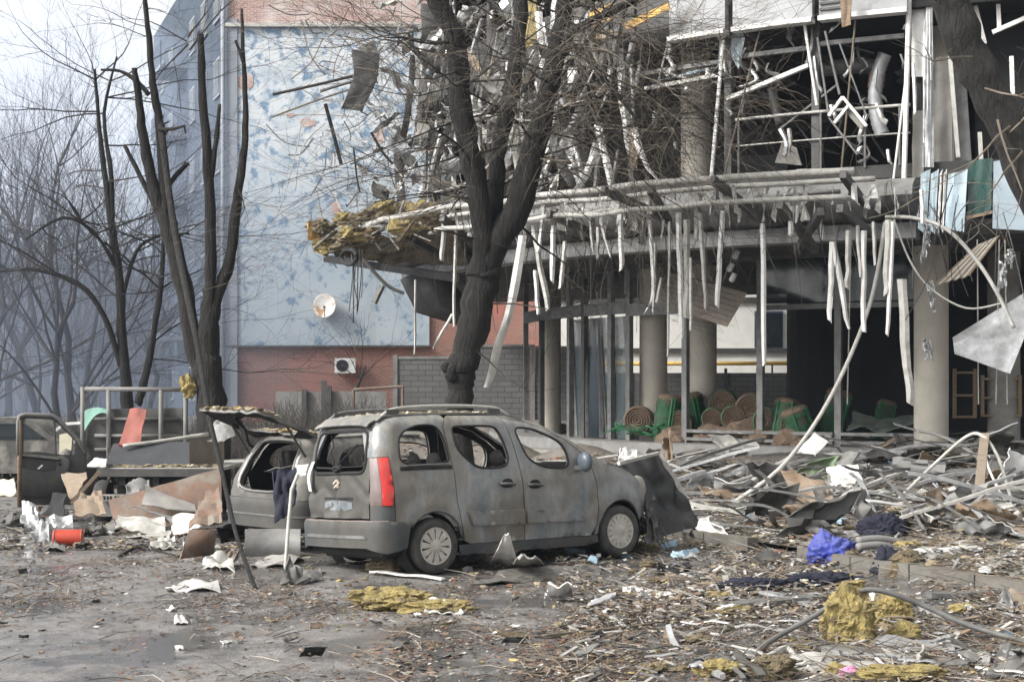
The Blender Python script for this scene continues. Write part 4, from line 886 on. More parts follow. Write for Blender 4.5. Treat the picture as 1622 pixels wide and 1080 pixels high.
# pipe rack and headboard at the front of the bed
DR = 27.0
a, b = at(131, 616, DR), at(292, 617, DR)
for px, t_ in ((131, 612), (172, 617), (255, 617), (294, 600)):
    p = at(px, t_, DR); mb = MB(); mb.tube([p, (p.x, DR, .75)], .045, 6); tb('rack_post', M['concd'], smooth=True)
mb = MB(); mb.tube([a, b], .04, 6); tb('rack_rail', M['concd'], smooth=True)
mb = MB(); P4 = [at(136, 742, DR+.1), at(296, 742, DR+.1), at(290, 646, DR+.1), at(136, 648, DR+.1)]; mb.sheet(crumple(*P4, .07, 8, 2), 14, 10, .03); hb_ = tb('headboard', M['dsteel'], smooth='angle')
for yy in (664, 690, 712):
    mb = MB(); mb.tube([at(150, yy, DR+.02), at(285, yy, DR+.02)], .035, 6); tb('headboard_rib', M['steel'] if yy == 690 else M['dsteel'], hb_, smooth=True)
# cab beyond
DC = 28.5
mb = MB(); q0, q1 = at(84, 680, DC), at(138, 680, DC)
def cabp(pts, m, name, th=.04): 
    mb.prism([at(x, y, DC) for x, y in pts], (0, th, 0)); return tb(name, m)
mb = MB(); mb.sheet(lambda u, v: at(86+50*u, 683-11*sin(min(1, u*2.2)*pi/2)-3*u, DC+1.6*v), 10, 4, .05); tb('cab_roof', M['white'], smooth='angle')
mb = MB(); cabp([(84, 800), (136, 800), (136, 722), (84, 722)], M['dsteel'], 'cab_back')
mb = MB(); cabp([(94, 722), (112, 722), (115, 684), (94, 688)][::-1], M['cream'], 'cab_pillar', .08)
mb = MB(); mb.box(at(110, 760, DC+.9), (.6, 1.6, .9)); tb('cab_body', M['dsteel'])
mb = MB(); cabp([(118, 722), (137, 722), (137, 686), (120, 684)], M['dark'], 'cab_window', .02)
mb = MB(); p = at(104, 740, DC-.3); mb.chunk(p, .28, 2, .1, (.6, .4, 1.2)); tb('cab_seat', M['seat'], smooth=True)
# open door
DD = 26.0
def dpx(x, y): return Vector((x, y))
outl = [(30, 800), (29, 720), (29, 668), (31, 659), (38, 656), (75, 658), (84, 664), (112, 699), (121, 720), (122, 760), (119, 803)]
win = [(35, 716), (35, 672), (38, 663), (74, 665), (82, 671), (112, 706), (113, 720), (90, 722), (60, 716)]
def dfn(x, y): p = at(x, y, DD); p.y += (x-30)*.006; return p, Vector((0, -1, 0))
vs_, tri_, lo_ = mesh2d([(x, y) for x, y in outl], [win], 6)
mb = MB(); mb.add([dfn(x, y)[0] for x, y in vs_], tri_); mb.add([dfn(x, y)[0]+Vector((0, .05, 0)) for x, y in vs_], [t[::-1] for t in tri_])
for l in lo_: k = len(l); mb.add([dfn(x, y)[0] for x, y in l]+[dfn(x, y)[0]+Vector((0, .05, 0)) for x, y in l], [(i, (i+1) % k, k+(i+1) % k, k+i) for i in range(k)])
dr = tb('cab_door', M['plastic'])
mb = MB(); mb.tube([dfn(x, y)[0]+Vector((0, -.01, 0)) for x, y in outl[1:9]], .035, 6); tb('door_frame', M['rust'] if 0 else M['concd'], dr, smooth=True)
mb = MB(); mb.tube([dfn(31, 803)[0], dfn(31, 700)[0], dfn(30, 665)[0]], .045, 6); tb('door_edge', M['wood'], dr, smooth=True)
mb = MB(); mb.tube([dfn(78, 664)[0], dfn(80, 720)[0]], .02, 6); tb('quarter_light_bar', M['dsteel'], dr)
p = dfn(87, 738)[0]; mb = MB(); mb.lathe([(.16, 0), (.16, .03), (.13, .045), (.02, .03)], 20, Matrix.Translation(p+Vector((0, -.0, 0)))@Matrix.Rotation(radians(90), 4, 'X')); tb('speaker', M['dsteel'], dr, smooth='angle')
mb = MB(); mb.sheet(lambda u, v: dfn(36+62*u, 742+8*sin(u*3)-2+44*v*(1-.25*u))[0]+Vector((0, -.05-.03*sin(v*3), 0)), 8, 6, .02); tb('door_pocket', M['dsteel'], dr, smooth='angle')
mb = MB(); mb.sheet(lambda u, v: dfn(36+50*u, 718+6*v+8*u)[0]+Vector((0, -.06*sin(v*3.1), 0)), 6, 4, .02); tb('arm_rest', M['plastic'], dr, smooth='angle')
mb = MB(); mb.bar(dfn(58, 743)[0]+Vector((0, -.09, 0)), dfn(64, 737)[0]+Vector((0, -.09, 0)), .03, .02); tb('door_handle', M['white'], dr)
# things on and around the truck
mb = MB(); mb.sheet(lambda u, v: at(134+36*u, 654-9*sin(u*2.2+.4)+(26*(1-u)**2)*v+6*v, DR-.12-.05*v), 10, 6, .01); tag(mb.build('green_cloth', mat('pale_green_cloth', (.24, .42, .34), (.17, .32, .26), 6, .8, .2), smooth=True), 'pale green cloth draped over the truck headboard', 'cloth')
mb = MB(); mb.sheet(crumple(at(188, 706, 25.0), at(222, 704, 25.0), at(232, 648, 26.7), at(206, 648, 26.7), .05, 4), 5, 8, .03); tag(mb.build('red_board', M['redp'], smooth='angle'), 'red metal board leaning against the truck headboard', 'board')
mb = MB(); mb.wool(at(298, 614, 26.9), .16, 4, (.8, .7, 1.15), 5); tag(mb.build('insulation_tuft', M['wool']), 'tuft of yellow insulation caught on the right post of the truck rack', 'insulation')
mb = MB(); mb.sheet(crumple(at(138, 738, 24.2), at(168, 738, 24.1), at(170, 727, 24.4), at(150, 727, 24.5), .03, 3), 5, 4, .03); tag(mb.build('white_block', M['white']), 'white broken board on the left corner of the truck bed', 'board')
mb = MB()
for i in range(260):
    p = at(U(165, 345), 740, 24.25); mb.col = rnd.choice(((.24, .19, .10), (.18, .14, .085), (.33, .29, .21), (.12, .10, .07))); mb.chunk(p+Vector((0, U(0, .6), U(0, .03))), U(.008, .034), 1, .9, (1.8, 1, .6), i+1)
stuff(mb.build('bed_debris', M['litter'], bed))
def shard(name, label, cat, q4, m, amp=.06, seed=1, th=.012, n=(9, 9), depth=None):
    """crumpled sheet: four (px,py,depth or None=on the ground) corners"""
    P = []
    for px, py, d in q4:
        if d is None: p = gpt(px, py); p.z += .02
        else: p = at(px, py, d)
        P.append(p)
    mb = MB(); mb.sheet(crumple(*P, amp, seed), *n, th); return tag(mb.build(name, M[m] if isinstance(m, str) else m, smooth='angle'), label, cat)
g = gpt(90, 845).y
shard('silver_sheet', 'shiny crumpled silver sheet behind the red canister', 'sheet metal', [(32, 828, g), (62, 838, g-.1), (60, 800, g+.3), (36, 797, g+.3)], 'alu', .12, 2)
shard('silver_sheet', 'bright folded metal sheet just right of the silver sheet', 'sheet metal', [(78, 838, g), (116, 838, g), (115, 815, g+.35), (72, 822, g+.3)], 'alu', .10, 6)
shard('silver_sheet', 'small dull silver scrap left of the red canister', 'sheet metal', [(48, 858, None), (78, 858, None), (78, 826, g+.1), (60, 826, g+.1)], 'alu', .09, 9)
p = gpt(108, 866); mb = MB(); Mx = Matrix.Translation(p+Vector((0, 0, .115)))@Matrix.Rotation(radians(8), 4, 'Z')@Matrix.Rotation(radians(90), 4, 'Y')
can = thing('canister', 'red metal canister lying on the road by the truck', 'canister', p)
mb.lathe([(.001, -.19), (.105, -.19), (.114, -.18), (.116, -.12), (.113, 0), (.116, .12), (.114, .18), (.105, .19), (.001, .19)], 26, Mx); mb.build('barrel', M['orangep'], can, smooth='angle')
for z in (-.175, .17):
    mb = MB(); mb.lathe([(.113, z), (.121, z+.003), (.121, z+.012), (.113, z+.015)], 26, Mx); mb.build('rim', M['redp'], can, smooth=True)
g = gpt(215, 850).y
shard('fallen_side_board', 'big rusty brown truck side board lying on its edge beneath the bed', 'board', [(172, 792, g+1.0), (350, 742, g+1.0), (352, 818, g+.75), (186, 850, g+.7)], 'rust', .04, 3, .035)
shard('sheet_metal', 'pale grey dented panel leaning on the rusty side board', 'panel', [(224, 800, g+.55), (312, 812, g+.5), (308, 800, g+.75), (232, 771, g+.75)], 'conc', .05, 5, .02)
shard('sheet_metal', 'thin light blade shaped panel below the pale dented panel', 'panel', [(208, 801, g+.45), (280, 820, g+.4), (285, 838, g+.3), (250, 815, g+.4)], 'steel', .03, 8)
shard('crushed_panel', 'crushed white body panel under the truck bed', 'panel', [(183, 838, g+.1), (262, 842, g), (262, 822, g+.4), (186, 814, g+.4)], 'offw', .12, 11)
shard('crushed_panel', 'white torn panel edge flat on the road before the crushed panel', 'panel', [(200, 854, None), (268, 856, None), (272, 841, g+.1), (225, 845, g+.1)], 'offw', .07, 14)
shard('crushed_panel', 'white panel with grey rail beside the hatchback', 'panel', [(270, 850, g), (352, 830, g), (346, 812, g+.4), (274, 815, g+.4)], 'white', .11, 17)
shard('rusty_plate', 'rusty square plate standing on the road in front of the white panels', 'plate', [(284, 888, None), (338, 880, None), (343, 838, gpt(310, 884).y+.15), (299, 840, gpt(310, 884).y+.12)], 'rust', .025, 2, .02)
shard('rusty_plate', 'dark rusty plate lying low right of the standing rusty plate', 'plate', [(342, 893, None), (372, 888, None), (382, 866, None), (372, 862, None)], 'rust', .06, 7)
shard('grey_flap', 'pale fallen trim sheet under the rear of the van', 'panel', [(396, 900, None), (460, 898, None), (492, 882, None), (420, 883, None)], 'offw', .07, 4)
shard('cardboard_flap', 'brown torn flap hanging between the truck door and bed', 'board', [(96, 750, 25.4), (138, 748, 24.9), (132, 770, 24.7), (112, 792, 24.7)], 'wood', .05, 4)
mb = MB(); mb.bar(at(113, 797, 23.9), at(158, 746, 24.0), .09, .05); tag(mb.build('timber', M['wood']), 'timber propped under the left corner of the truck bed', 'timber')
shard('dark_scrap', 'black scrap sheet standing below the open truck door', 'sheet metal', [(72, 818, 24.6), (100, 818, 24.4), (106, 782, 24.6), (84, 780, 24.8)], 'dark', .05, 9)
mb = MB(); mb.tube(arcpts([gpt(188, 882), gpt(214, 873)+Vector((0, 0, .05)), gpt(230, 870)+Vector((0, 0, .05)), gpt(260, 876), gpt(284, 882)], 4), [.022]*17, 6); tag(mb.build('fallen_branch', M['bark'], smooth=True), 'short dark bent branch on the road below the white panels', 'branch')
shard('cream_panel', 'cream coloured car panel lying at the left edge below the truck door', 'panel', [(-30, 788, 25), (26, 782, 24.4), (24, 757, 25.2), (-30, 762, 25.8)], 'cream', .10, 3, .02)
for i, (q4, m_, lab) in enumerate(((((118, 815, 23.2), (168, 812, 23.0), (160, 775, 23.6), (126, 778, 23.7)), 'wood', 'brown bent panel under the left corner of the truck bed'), (((140, 850, None), (186, 846, None), (178, 822, 22.6), (146, 826, 22.7)), 'dsteel', 'dark crumpled sheet in front of the truck wheel'), (((300, 838, 22.0), (352, 826, 21.8), (350, 772, 22.4), (312, 790, 22.5)), 'rust', 'rust brown buckled plate between the truck and the hatchback'), (((236, 872, None), (286, 872, None), (276, 852, 21.3), (240, 856, 21.3)), 'offw', 'off white crumpled panel edge in front of the rusty side board'), (((346, 860, None), (390, 852, None), (384, 818, 20.9), (352, 826, 21.0)), 'dark', 'charred bent sheet below the hatchback bumper'), (((0, 838, None), (36, 842, None), (34, 818, 22.8), (4, 814, 23.0)), 'dsteel', 'dark torn sheet at the left edge beside the silver sheet'), (((318, 900, None), (372, 906, None), (366, 886, 18.9), (326, 882, 19.0)), 'offw', 'curled pale sheet on the road right of the standing rusty plate'), (((60, 872, None), (104, 876, None), (96, 862, None), (64, 860, None)), 'plastic', 'black flat scrap on the road in front of the red canister'), (((196, 795, 23.6), (240, 790, 23.5), (236, 760, 23.9), (202, 764, 23.9)), 'concd', 'grey twisted panel hanging below the truck bed edge'), (((330, 700, 22.6), (372, 694, 22.4), (370, 655, 22.8), (338, 662, 22.9)), 'steel', 'grey bent sheet between the truck boards and the raised tailgate'))):
    shard('crumpled_panel', lab, 'panel', q4, m_, .13, i*2.3+1, .014, (9, 9))
# hazy cars behind the truck at the left edge
for px, d, m, lab in ((8, 33, 'cpaint', 'dark blurred car wreck behind the open truck door at the left edge'),):
    p = at(px, 640, d); p.z = 0; t = thing('car_wreck', lab, 'car', p)
    mb = MB(); prof = [(-2, .35), (-2, .8), (-1.75, .95), (-1.1, 1.0), (-.6, 1.38), (.7, 1.42), (1.3, 1.0), (1.95, .88), (2.1, .6), (2.05, .3)]
    if m == 'cream': prof = [(-2, .35), (-2, .66), (-1.2, .86), (-.3, .92), (.25, .80), (.42, .62), (.42, .3)]
    prof = [(q.x, q.z) for q in arcpts([Vector((x, 0, z)) for x, z in prof], 4)]
    mb.sheet(lambda u, v: p+Vector((prof[int(round(u*(len(prof)-1)))][0], (v*2-1)*.8*(1-.1*(prof[int(round(u*(len(prof)-1)))][1] > 1)), prof[int(round(u*(len(prof)-1)))][1])), len(prof)-1, 4, .02)
    mb.build('shell', M[m], t, smooth='angle')
    for sg in (-1, 1):
        mb = MB(); poly = [p+Vector((x, sg*.78, z)) for x, z in prof]; mb.prism(poly, (0, -sg*.03, 0)); mb.build('side', M[m], t)
        for x in (-1.3, 1.25) if m != 'cream' else (-.4,):
            mb = MB(); mb.lathe([(.1, -.09), (.29, -.09), (.31, 0), (.29, .09), (.1, .09)], 20, Matrix.Translation(p+Vector((x, sg*.75, .30)))@Matrix.Rotation(radians(90), 4, 'X')); mb.build('wheel', M['tyre'], t, smooth=True)
    if m != 'cream':
        mb = MB(); mb.prism([p+Vector((x, -.80, z)) for x, z in ((-.95, 1.0), (-.55, 1.32), (.65, 1.34), (1.1, 1.02))], (0, .02, 0)); mb.build('window', M['dglass'], t)
# ================================================================ shattered office building with a rounded front
CC = Vector((12.7, 40.9)); PH0, PH1 = 187, 270
def pol(R, ph, z): a = radians(ph); return Vector((CC.x+R*cos(a), CC.y+R*sin(a), z))
def ray(px, R):
    k = (px-CX)/F; A = k*k+1; B = -2*(k*CC.x+CC.y); Cq = CC.length_squared-R*R; D_ = B*B-4*A*Cq
    t = (-B-sqrt(max(0, D_)))/(2*A); ph = math.degrees(atan2(t-CC.y, k*t-CC.x)) % 360; return t, ph
def on(px, py, R): return at(px, py, ray(px, R)[0])
def ph_of(px, R): return ray(px, R)[1]
def ring(mb, prof, a0, a1, n, closed=True):               # sweep an (R,z) profile round the centre
    k = len(prof); vs = [pol(R, a0+(a1-a0)*i/n, z) for i in range(n+1) for R, z in prof]; fs = []
    for i in range(n):
        for j in range(k if closed else k-1): fs.append((i*k+j, i*k+(j+1) % k, (i+1)*k+(j+1) % k, (i+1)*k+j))
    if closed: fs += [tuple(range(k))[::-1], tuple(n*k+j for j in range(k))]
    mb.add(vs, fs)
def rrect(r0, r1, z0, z1): return [(r0, z0), (r1, z0), (r1, z1), (r0, z1)]
rb = thing('office_building', 'shattered round fronted office building with stripped canopy and hanging cladding', 'building', (8, 34, .9))
def B(name, m, parent=None, **k): return mb.build(name, M[m] if isinstance(m, str) else m, parent or rb, **k)
M['inner'] = mat('shade_black_interior', (.010, .010, .010), (.022, .021, .02), 2, .9, .2, 10)  # shade of the rooms put into the colour, close to black
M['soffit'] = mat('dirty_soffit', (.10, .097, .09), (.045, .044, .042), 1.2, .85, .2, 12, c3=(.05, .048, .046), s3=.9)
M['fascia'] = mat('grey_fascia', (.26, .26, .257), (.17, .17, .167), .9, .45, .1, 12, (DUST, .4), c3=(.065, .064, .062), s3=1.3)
mb = MB(); ring(mb, rrect(2, 13.3, .2, .95), 150, 300, 40); B('ground_floor', 'concd')
for k in range(2):
    mb = MB(); ring(mb, rrect(13.31, 13.75+k*.45, .15, .72-.22*k), 192, 268, 30); B('step', 'conc')
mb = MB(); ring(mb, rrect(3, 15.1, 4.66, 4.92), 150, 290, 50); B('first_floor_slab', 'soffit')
mb = MB(); ring(mb, [(15.08, 4.60), (15.52, 4.60), (15.55, 4.86), (15.34, 4.90), (15.62, 4.96), (15.92, 5.10), (16.02, 5.28), (15.92, 5.46), (15.6, 5.60), (15.0, 5.68)], PH0, ph_of(1452, 15.45), 60); B('fascia_band', 'fascia', smooth='angle')
for ph in range(PH0+5, int(ph_of(1452, 15.45)), 6):
    mb = MB(); ring(mb, [(15.5, 4.93), (15.93, 5.09), (16.035, 5.28), (15.93, 5.47), (15.5, 5.63)], ph, ph+.12, 1); B('fascia_joint', 'dsteel')
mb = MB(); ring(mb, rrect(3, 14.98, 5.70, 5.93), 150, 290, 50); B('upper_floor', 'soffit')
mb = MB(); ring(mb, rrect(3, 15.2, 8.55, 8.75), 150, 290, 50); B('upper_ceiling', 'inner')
mb = MB(); ring(mb, rrect(3, 15.0, 12.6, 12.9), 150, 290, 50); B('blocking_roof_slab', 'inner')  # out of view, added to keep light out of the upper storeys
mb = MB(); ring(mb, rrect(14.6, 14.8, 5.93, 12.6), 40, 189.0, 50); B('blocking_rear_wall', 'inner')  # added to close the back so the upper storeys stay dark
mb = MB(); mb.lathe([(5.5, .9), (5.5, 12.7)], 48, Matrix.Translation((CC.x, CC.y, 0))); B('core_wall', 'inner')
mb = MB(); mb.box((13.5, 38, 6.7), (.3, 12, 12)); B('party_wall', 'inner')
# columns
for px, R, r, m in ((1035, 11.9, .30, 'colm'), (1113, 11.3, .30, 'colm'), (1475, 13.0, .31, 'colm'), (872, 12.15, .25, 'colm'), (1590, 11.6, .3, 'conc')):
    p = on(px, 600, R); mb = MB(); mb.lathe([(r, .95), (r, 4.66)], 28, Matrix.Translation((p.x, p.y, 0))); B('column', m, smooth=True)
for px, R, r in ((1102, 13.6, .29), (1500, 13.4, .3), (800, 12.8, .28)):
    p = on(px, 600, R); mb = MB(); mb.lathe([(r, 5.93), (r, 8.55)], 28, Matrix.Translation((p.x, p.y, 0))); B('column', 'colm', smooth=True)
# ground floor shopfront
gm = [833, 858, 903, 926, 968, 997, 1086, 1205, 1328, 1466]
for px in gm:
    p = on(px, 600, 12.5); a = radians(ph_of(px, 12.5)); mb = MB(); mb.box((p.x, p.y, 2.8), (.11, .13, 3.72), Matrix.Rotation(a, 3, 'Z')); B('mullion', 'steel' if px not in (858, 926) else 'dsteel')
for p0, p1 in zip(gm, gm[1:]):
    a0, a1 = ph_of(p0, 12.5), ph_of(p1, 12.5); da = .3*(1 if a1 > a0 else -1)
    if p0 == 1086: continue                                  # this bay's transom is gone
    z = 3.78 if p1 < 1000 else 3.72
    mb = MB(); ring(mb, rrect(12.44, 12.56, z-.13, z+(.13 if p1 < 1090 else -.03)), a0+da, a1-da, 6); B('transom', 'steel')
    if p0 in (1205, 1328): mb = MB(); ring(mb, rrect(12.48, 12.51, z+.0, 4.58), a0+da, a1-da, 6); B('transom_pane', 'dglass')
mb = MB(); ring(mb, rrect(12.4, 12.6, 4.58, 4.66), 190, 262, 40); B('head_rail', 'dsteel')
# left-hand doors with dusty glass, out of true
for (x0, y0), (x1, y1), m in (((905, 535), (925, 688), 'glass'), ((928, 532), (950, 690), 'dglass'), ((950, 530), (990, 695), 'glass')):
    a, b = on(x0, y0, 12.45), on(x1, y0, 12.45); zb = .97; mb = MB(); q = Vector((U(-.05, .25), U(-.3, 0), 0))
    mb.prism([Vector((a.x, a.y, zb))+q, Vector((b.x, b.y, zb))+q, Vector((b.x, b.y, 3.6)), Vector((a.x, a.y, 3.6))], (.02, .03, 0)); dd = B('door_leaf', m)
    for e0, e1 in (((a.x, a.y, zb), (a.x, a.y, 3.6)), ((b.x, b.y, zb), (b.x, b.y, 3.6))):
        mb = MB(); mb.bar(Vector(e0)+q, Vector(e1), .07, .07); mb.build('stile', M['steel'], dd)
p = on(943, 604, 12.3); mb = MB(); mb.box(p, (.16, .01, .18)); mb.build('door_sticker', mat('blue_sticker', (.03, .22, .50), (.15, .4, .6), 20, .5), dd)
# low sill with rails at the right bays
for p0, p1 in ((1090, 1200), (1210, 1322), (1333, 1460)):
    for z in (1.0, 1.16):
        mb = MB(); ring(mb, rrect(12.5, 12.62, z, z+.06), ph_of(p0, 12.5), ph_of(p1, 12.5), 6); B('sill_rail', 'steel')
# upper storey
um = [717, 777, 830, 926, 1003, 1155, 1293]
for px in um:
    p = on(px, 200, 14.9); a = radians(ph_of(px, 14.9)); mb = MB(); mb.box((p.x, p.y, 7.24), (.12, .14, 2.62), Matrix.Rotation(a, 3, 'Z')); B('mullion', 'offw' if px in (717, 830) else 'dsteel')
    mb = MB(); mb.box((p.x, p.y, 10.7), (.12, .14, 3.8), Matrix.Rotation(a, 3, 'Z')); B('mullion', 'dsteel')
for p0, p1, z in ((1003, 1155, 8.0), (1155, 1293, 8.05), (1293, 1440, 8.1), (830, 926, 7.9)):
    mb = MB(); ring(mb, rrect(14.84, 14.94, z, z+.08), ph_of(p0, 14.9)+.3, ph_of(p1, 14.9)-.3, 6); B('transom', 'steel')
for p0, p1 in ((1060, 1152), (1160, 1290), (1296, 1440)):       # upper fascia panels
    mb = MB(); ring(mb, rrect(15.2, 15.34, 8.50, 9.35), ph_of(p0, 15.3)+.1, ph_of(p1, 15.3)-.1, 8); u_ = B('fascia_panel', mat('dull_grey_panel', (.36, .365, .37), (.25, .25, .25), 1.3, .5, .2, 8, c3=(.18, .175, .165), s3=1.7) if p0 == 1060 else bpy.data.materials['dull_grey_panel'], smooth='angle')
    mb = MB(); ring(mb, rrect(15.18, 15.42, 8.44, 8.52), ph_of(p0, 15.3)+.1, ph_of(p1, 15.3)-.1, 8); mb.build('edge_trim', M['white'], u_)
mb = MB(); ring(mb, rrect(14.7, 14.9, 8.75, 9.6), 188, ph_of(1056, 15), 20); B('fascia_panel', 'dsteel')
for i in range(7):
    mb = MB(); ring(mb, rrect(15.35, 15.38, 8.62+i*.1, 8.66+i*.1), ph_of(1300, 15.3), ph_of(1335, 15.3), 2); B('louvre', 'dsteel')
# guard rail
for z, r in ((6.93, .028), (6.45, .014)):
    mb = MB(); mb.tube([pol(15.0, ph_of(1165, 15)+(ph_of(1442, 15)-ph_of(1165, 15))*i/12, z) for i in range(13)], r, 6); B('guard_rail', 'offw', smooth=True)
for px in (1170, 1300, 1370, 1425):
    p = on(px, 250, 15.0); mb = MB(); mb.tube([(p.x, p.y, 5.9), (p.x, p.y, 6.93)], .022, 6); B('rail_post', 'steel')
# ceiling wreckage and ducts inside the upper storey
def duct(pts, R, r, m):
    global mb
    mb = MB(); Q = arcpts([on(x, y, R) for x, y in pts], 8); mb.tube(Q, [r*(1+.10*(i % 2)) for i in range(len(Q))], 14); B('flexible_duct', m, smooth=True)
duct([(1402, 86), (1392, 112), (1386, 150), (1390, 190), (1398, 214)], 14.2, .12, 'alu'); duct([(1400, 108), (1360, 104), (1300, 110)], 13.6, .14, 'steel'); duct([(1222, 140), (1228, 165), (1236, 198)], 13.9, .08, 'steel')
mb = MB(); mb.tube([on(1390, 118, 14.1), on(1387, 140, 14.1)], .15, 12); B('duct_collar', 'redp')
for i in range(26):
    px = U(1010, 1440); py = U(60, 235); R = U(11.5, 14.3); a = on(px, py, R); mb = MB(); dv = Vector((U(-1, 1), U(-.5, .5), U(-1, .6))).normalized()*U(.4, 1.6)
    mb.bar(a, a+dv, U(.03, .07), U(.02, .05)); B('ceiling_bar', rnd.choice(('dsteel', 'steel', 'dsteel')))
for i in range(16):
    px = U(1010, 1430); py = U(60, 250); a = on(px, py, U(11.5, 14.0)); mb = MB(); u = Vector((U(-1, 1), U(-.3, .3), U(-1, 1)))*.45; v = Vector((U(-.6, .6), U(-.3, .3), U(-.6, .6)))*.5
    mb.sheet(crumple(a, a+u, a+u+v, a+v, .05, i+.5), 5, 5, .015); B('ceiling_tile', rnd.choice(('concd', 'inner', 'soffit')), smooth='angle')
mb = MB(); q = [on(x, y, 14.3) for x, y in ((1228, 258), (1270, 262), (1262, 235), (1240, 222))]; mb.sheet(crumple(*q, .03, 2), 4, 4, .03); B('fallen_board', 'conc')
# ---------------------------------------------------------------- canopy
ca0, ca1 = ph_of(508, 17.45), ph_of(1440, 17.45)
for R, z, e0, e1, r in ((17.5, 5.52, 540, 1352, .058), (17.0, 5.44, 560, 1385, .046), (16.5, 5.30, 600, 1330, .038), (17.45, 5.12, 690, 1340, .045), (16.9, 5.20, 680, 1330, .035)):
    a0, a1 = ph_of(e0, R), ph_of(e1, R); mb = MB(); mb.tube([pol(R+.05*sin(i*.9), a0+(a1-a0)*i/40, z+.05*noise.noise(Vector((i*.2, R, 0)))) for i in range(41)], r, 8); B('canopy_pipe', 'offw' if R != 16.5 else 'steel', smooth=True)
for (x0, y0), (x1, y1) in (((1128, 284), (1214, 353)), ((955, 300), (1052, 345)), ((868, 338), (943, 372)), ((1335, 276), (1368, 322)), ((1300, 335), (1262, 398)), ((1235, 325), (1292, 396)), ((1330, 330), (1380, 372)), ((1030, 300), (1060, 352)), ((700, 345), (760, 395)), ((620, 362), (700, 405))):
    mb = MB(); mb.bar(on(x0, y0, 17.6), on(x1, y1, 16.3), .11, .13); B('canopy_bracket', 'dsteel')
mb = MB(); mb.bar(on(519, 410, 17.3), on(735, 442, 15.9), .22, .16); B('canopy_beam', 'dark')
mb = MB(); mb.sheet(crumple(on(515, 395, 17.4), on(720, 350, 17.3), on(740, 420, 15.5), on(560, 412, 16.4), .18, 4, 4), 18, 10, .06); B('canopy_deck', 'woold', smooth='angle')
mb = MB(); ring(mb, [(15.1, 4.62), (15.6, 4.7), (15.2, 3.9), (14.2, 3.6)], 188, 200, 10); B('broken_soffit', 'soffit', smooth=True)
for i in range(46):
    t = rnd.random(); px = 505+190*t**1.3; py = 378-40*t+U(-26, 24); mb = MB(); mb.wool(on(px, py, U(16.6, 17.5)), U(.09, .24), 3, (1.3, 1, .7), i+1, 1.2); B('insulation', 'woold' if rnd.random() < .72 else 'wool')
for i in range(40):
    px = U(500, 690); a = on(px, 385-.2*(px-500)+U(-20, 20), U(16.8, 17.5)); mb = MB(); mb.bar(a, a+Vector((U(-.7, .7), U(-.2, .2), U(-.45, .35))), U(.03, .09), U(.015, .04)); B('splinter', rnd.choice(('offw', 'dsteel', 'wood', 'steel')))
mb = MB(); mb.sheet(crumple(on(487, 352, 17.2), on(512, 346, 17.2), on(512, 384, 17.2), on(488, 380, 17.2), .04, 5), 5, 5, .04); B('boarding', 'orange')
for i in range(9):
    px = 556+i*2.2; mb = MB(); mb.tube(arcpts([on(px, 395, 17), on(px+U(-4, 4), 440, 17), on(px+U(-8, 6), 470+U(0, 50), 17)], 4), .014, 4); B('cable', 'dark' if i % 2 else 'steel')
mb = MB(); mb.tube([on(553+12*cos(a*pi/8), 407+12*sin(a*pi/8), 17.3) for a in range(17)], .05, 6); B('hoop', 'dark', smooth=True)
# ---------------------------------------------------------------- hanging strips of cladding
ST = [((983, 337), (984, 428), 8.5, 'white'), ((1029, 348), (1035, 459), 7, 'white', (1023, 493)), ((1038, 385), (1035, 496), 4, 'offw'), ((1109, 337), (1118, 490), 7, 'offw'), ((1145, 334), (1135, 486), 8, 'white'),
      ((1075, 337), (1080, 535), 9, 'white'), ((1088, 348), (1087, 504), 11, 'offw'), ((1094, 408), (1094, 523), 4, 'white'), ((1061, 351), (1060, 436), 4, 'offw', (1057, 561)), ((1208, 354), (1211, 578), 8, 'white'), ((845, 357), (868, 490), 9, 'offw'),
      ((848, 428), (853, 498), 7, 'white'), ((877, 357), (873, 447), 8, 'white'), ((895, 382), (889, 457), 7, 'white'), ((1255, 328), (1251, 374), 8, 'white'), ((1318, 383), (1315, 509), 9, 'white'), ((1320, 383), (1344, 521), 9, 'white'), ((1344, 365), (1342, 457), 8, 'offw'),
      ((1369, 365), (1366, 526), 9, 'white'), ((1359, 357), (1362, 440), 6, 'offw'), ((1408, 348), (1404, 465), 11, 'offw'), ((1415, 351), (1406, 531), 6, 'white'), ((1429, 442), (1440, 640), 15, 'offw'), ((1384, 351), (1386, 420), 5, 'offw'), ((703, 327), (700, 413), 9, 'white'),
      ((828, 373), (806, 500), 15, 'white', (768, 613)), ((722, 360), (719, 517), 5, 'offw'), ((717, 497), (685, 552), 6, 'white'), ((658, 443), (657, 560), 3, 'offw'), ((1264, 326), (1262, 350), 6, 'white'), ((935, 350), (940, 400), 5, 'offw'), ((948, 360), (946, 410), 7, 'offw'), ((955, 362), (966, 408), 4, 'white'),
      ((862, 330), (852, 400), 6, 'white'), ((1170, 330), (1172, 352), 7, 'offw'), ((1300, 345), (1303, 380), 6, 'offw'), ((1048, 440), (1040, 480), 4, 'offw'), ((1460, 300), (1462, 355), 6, 'white'), ((1352, 290), (1356, 322), 10, 'white')]
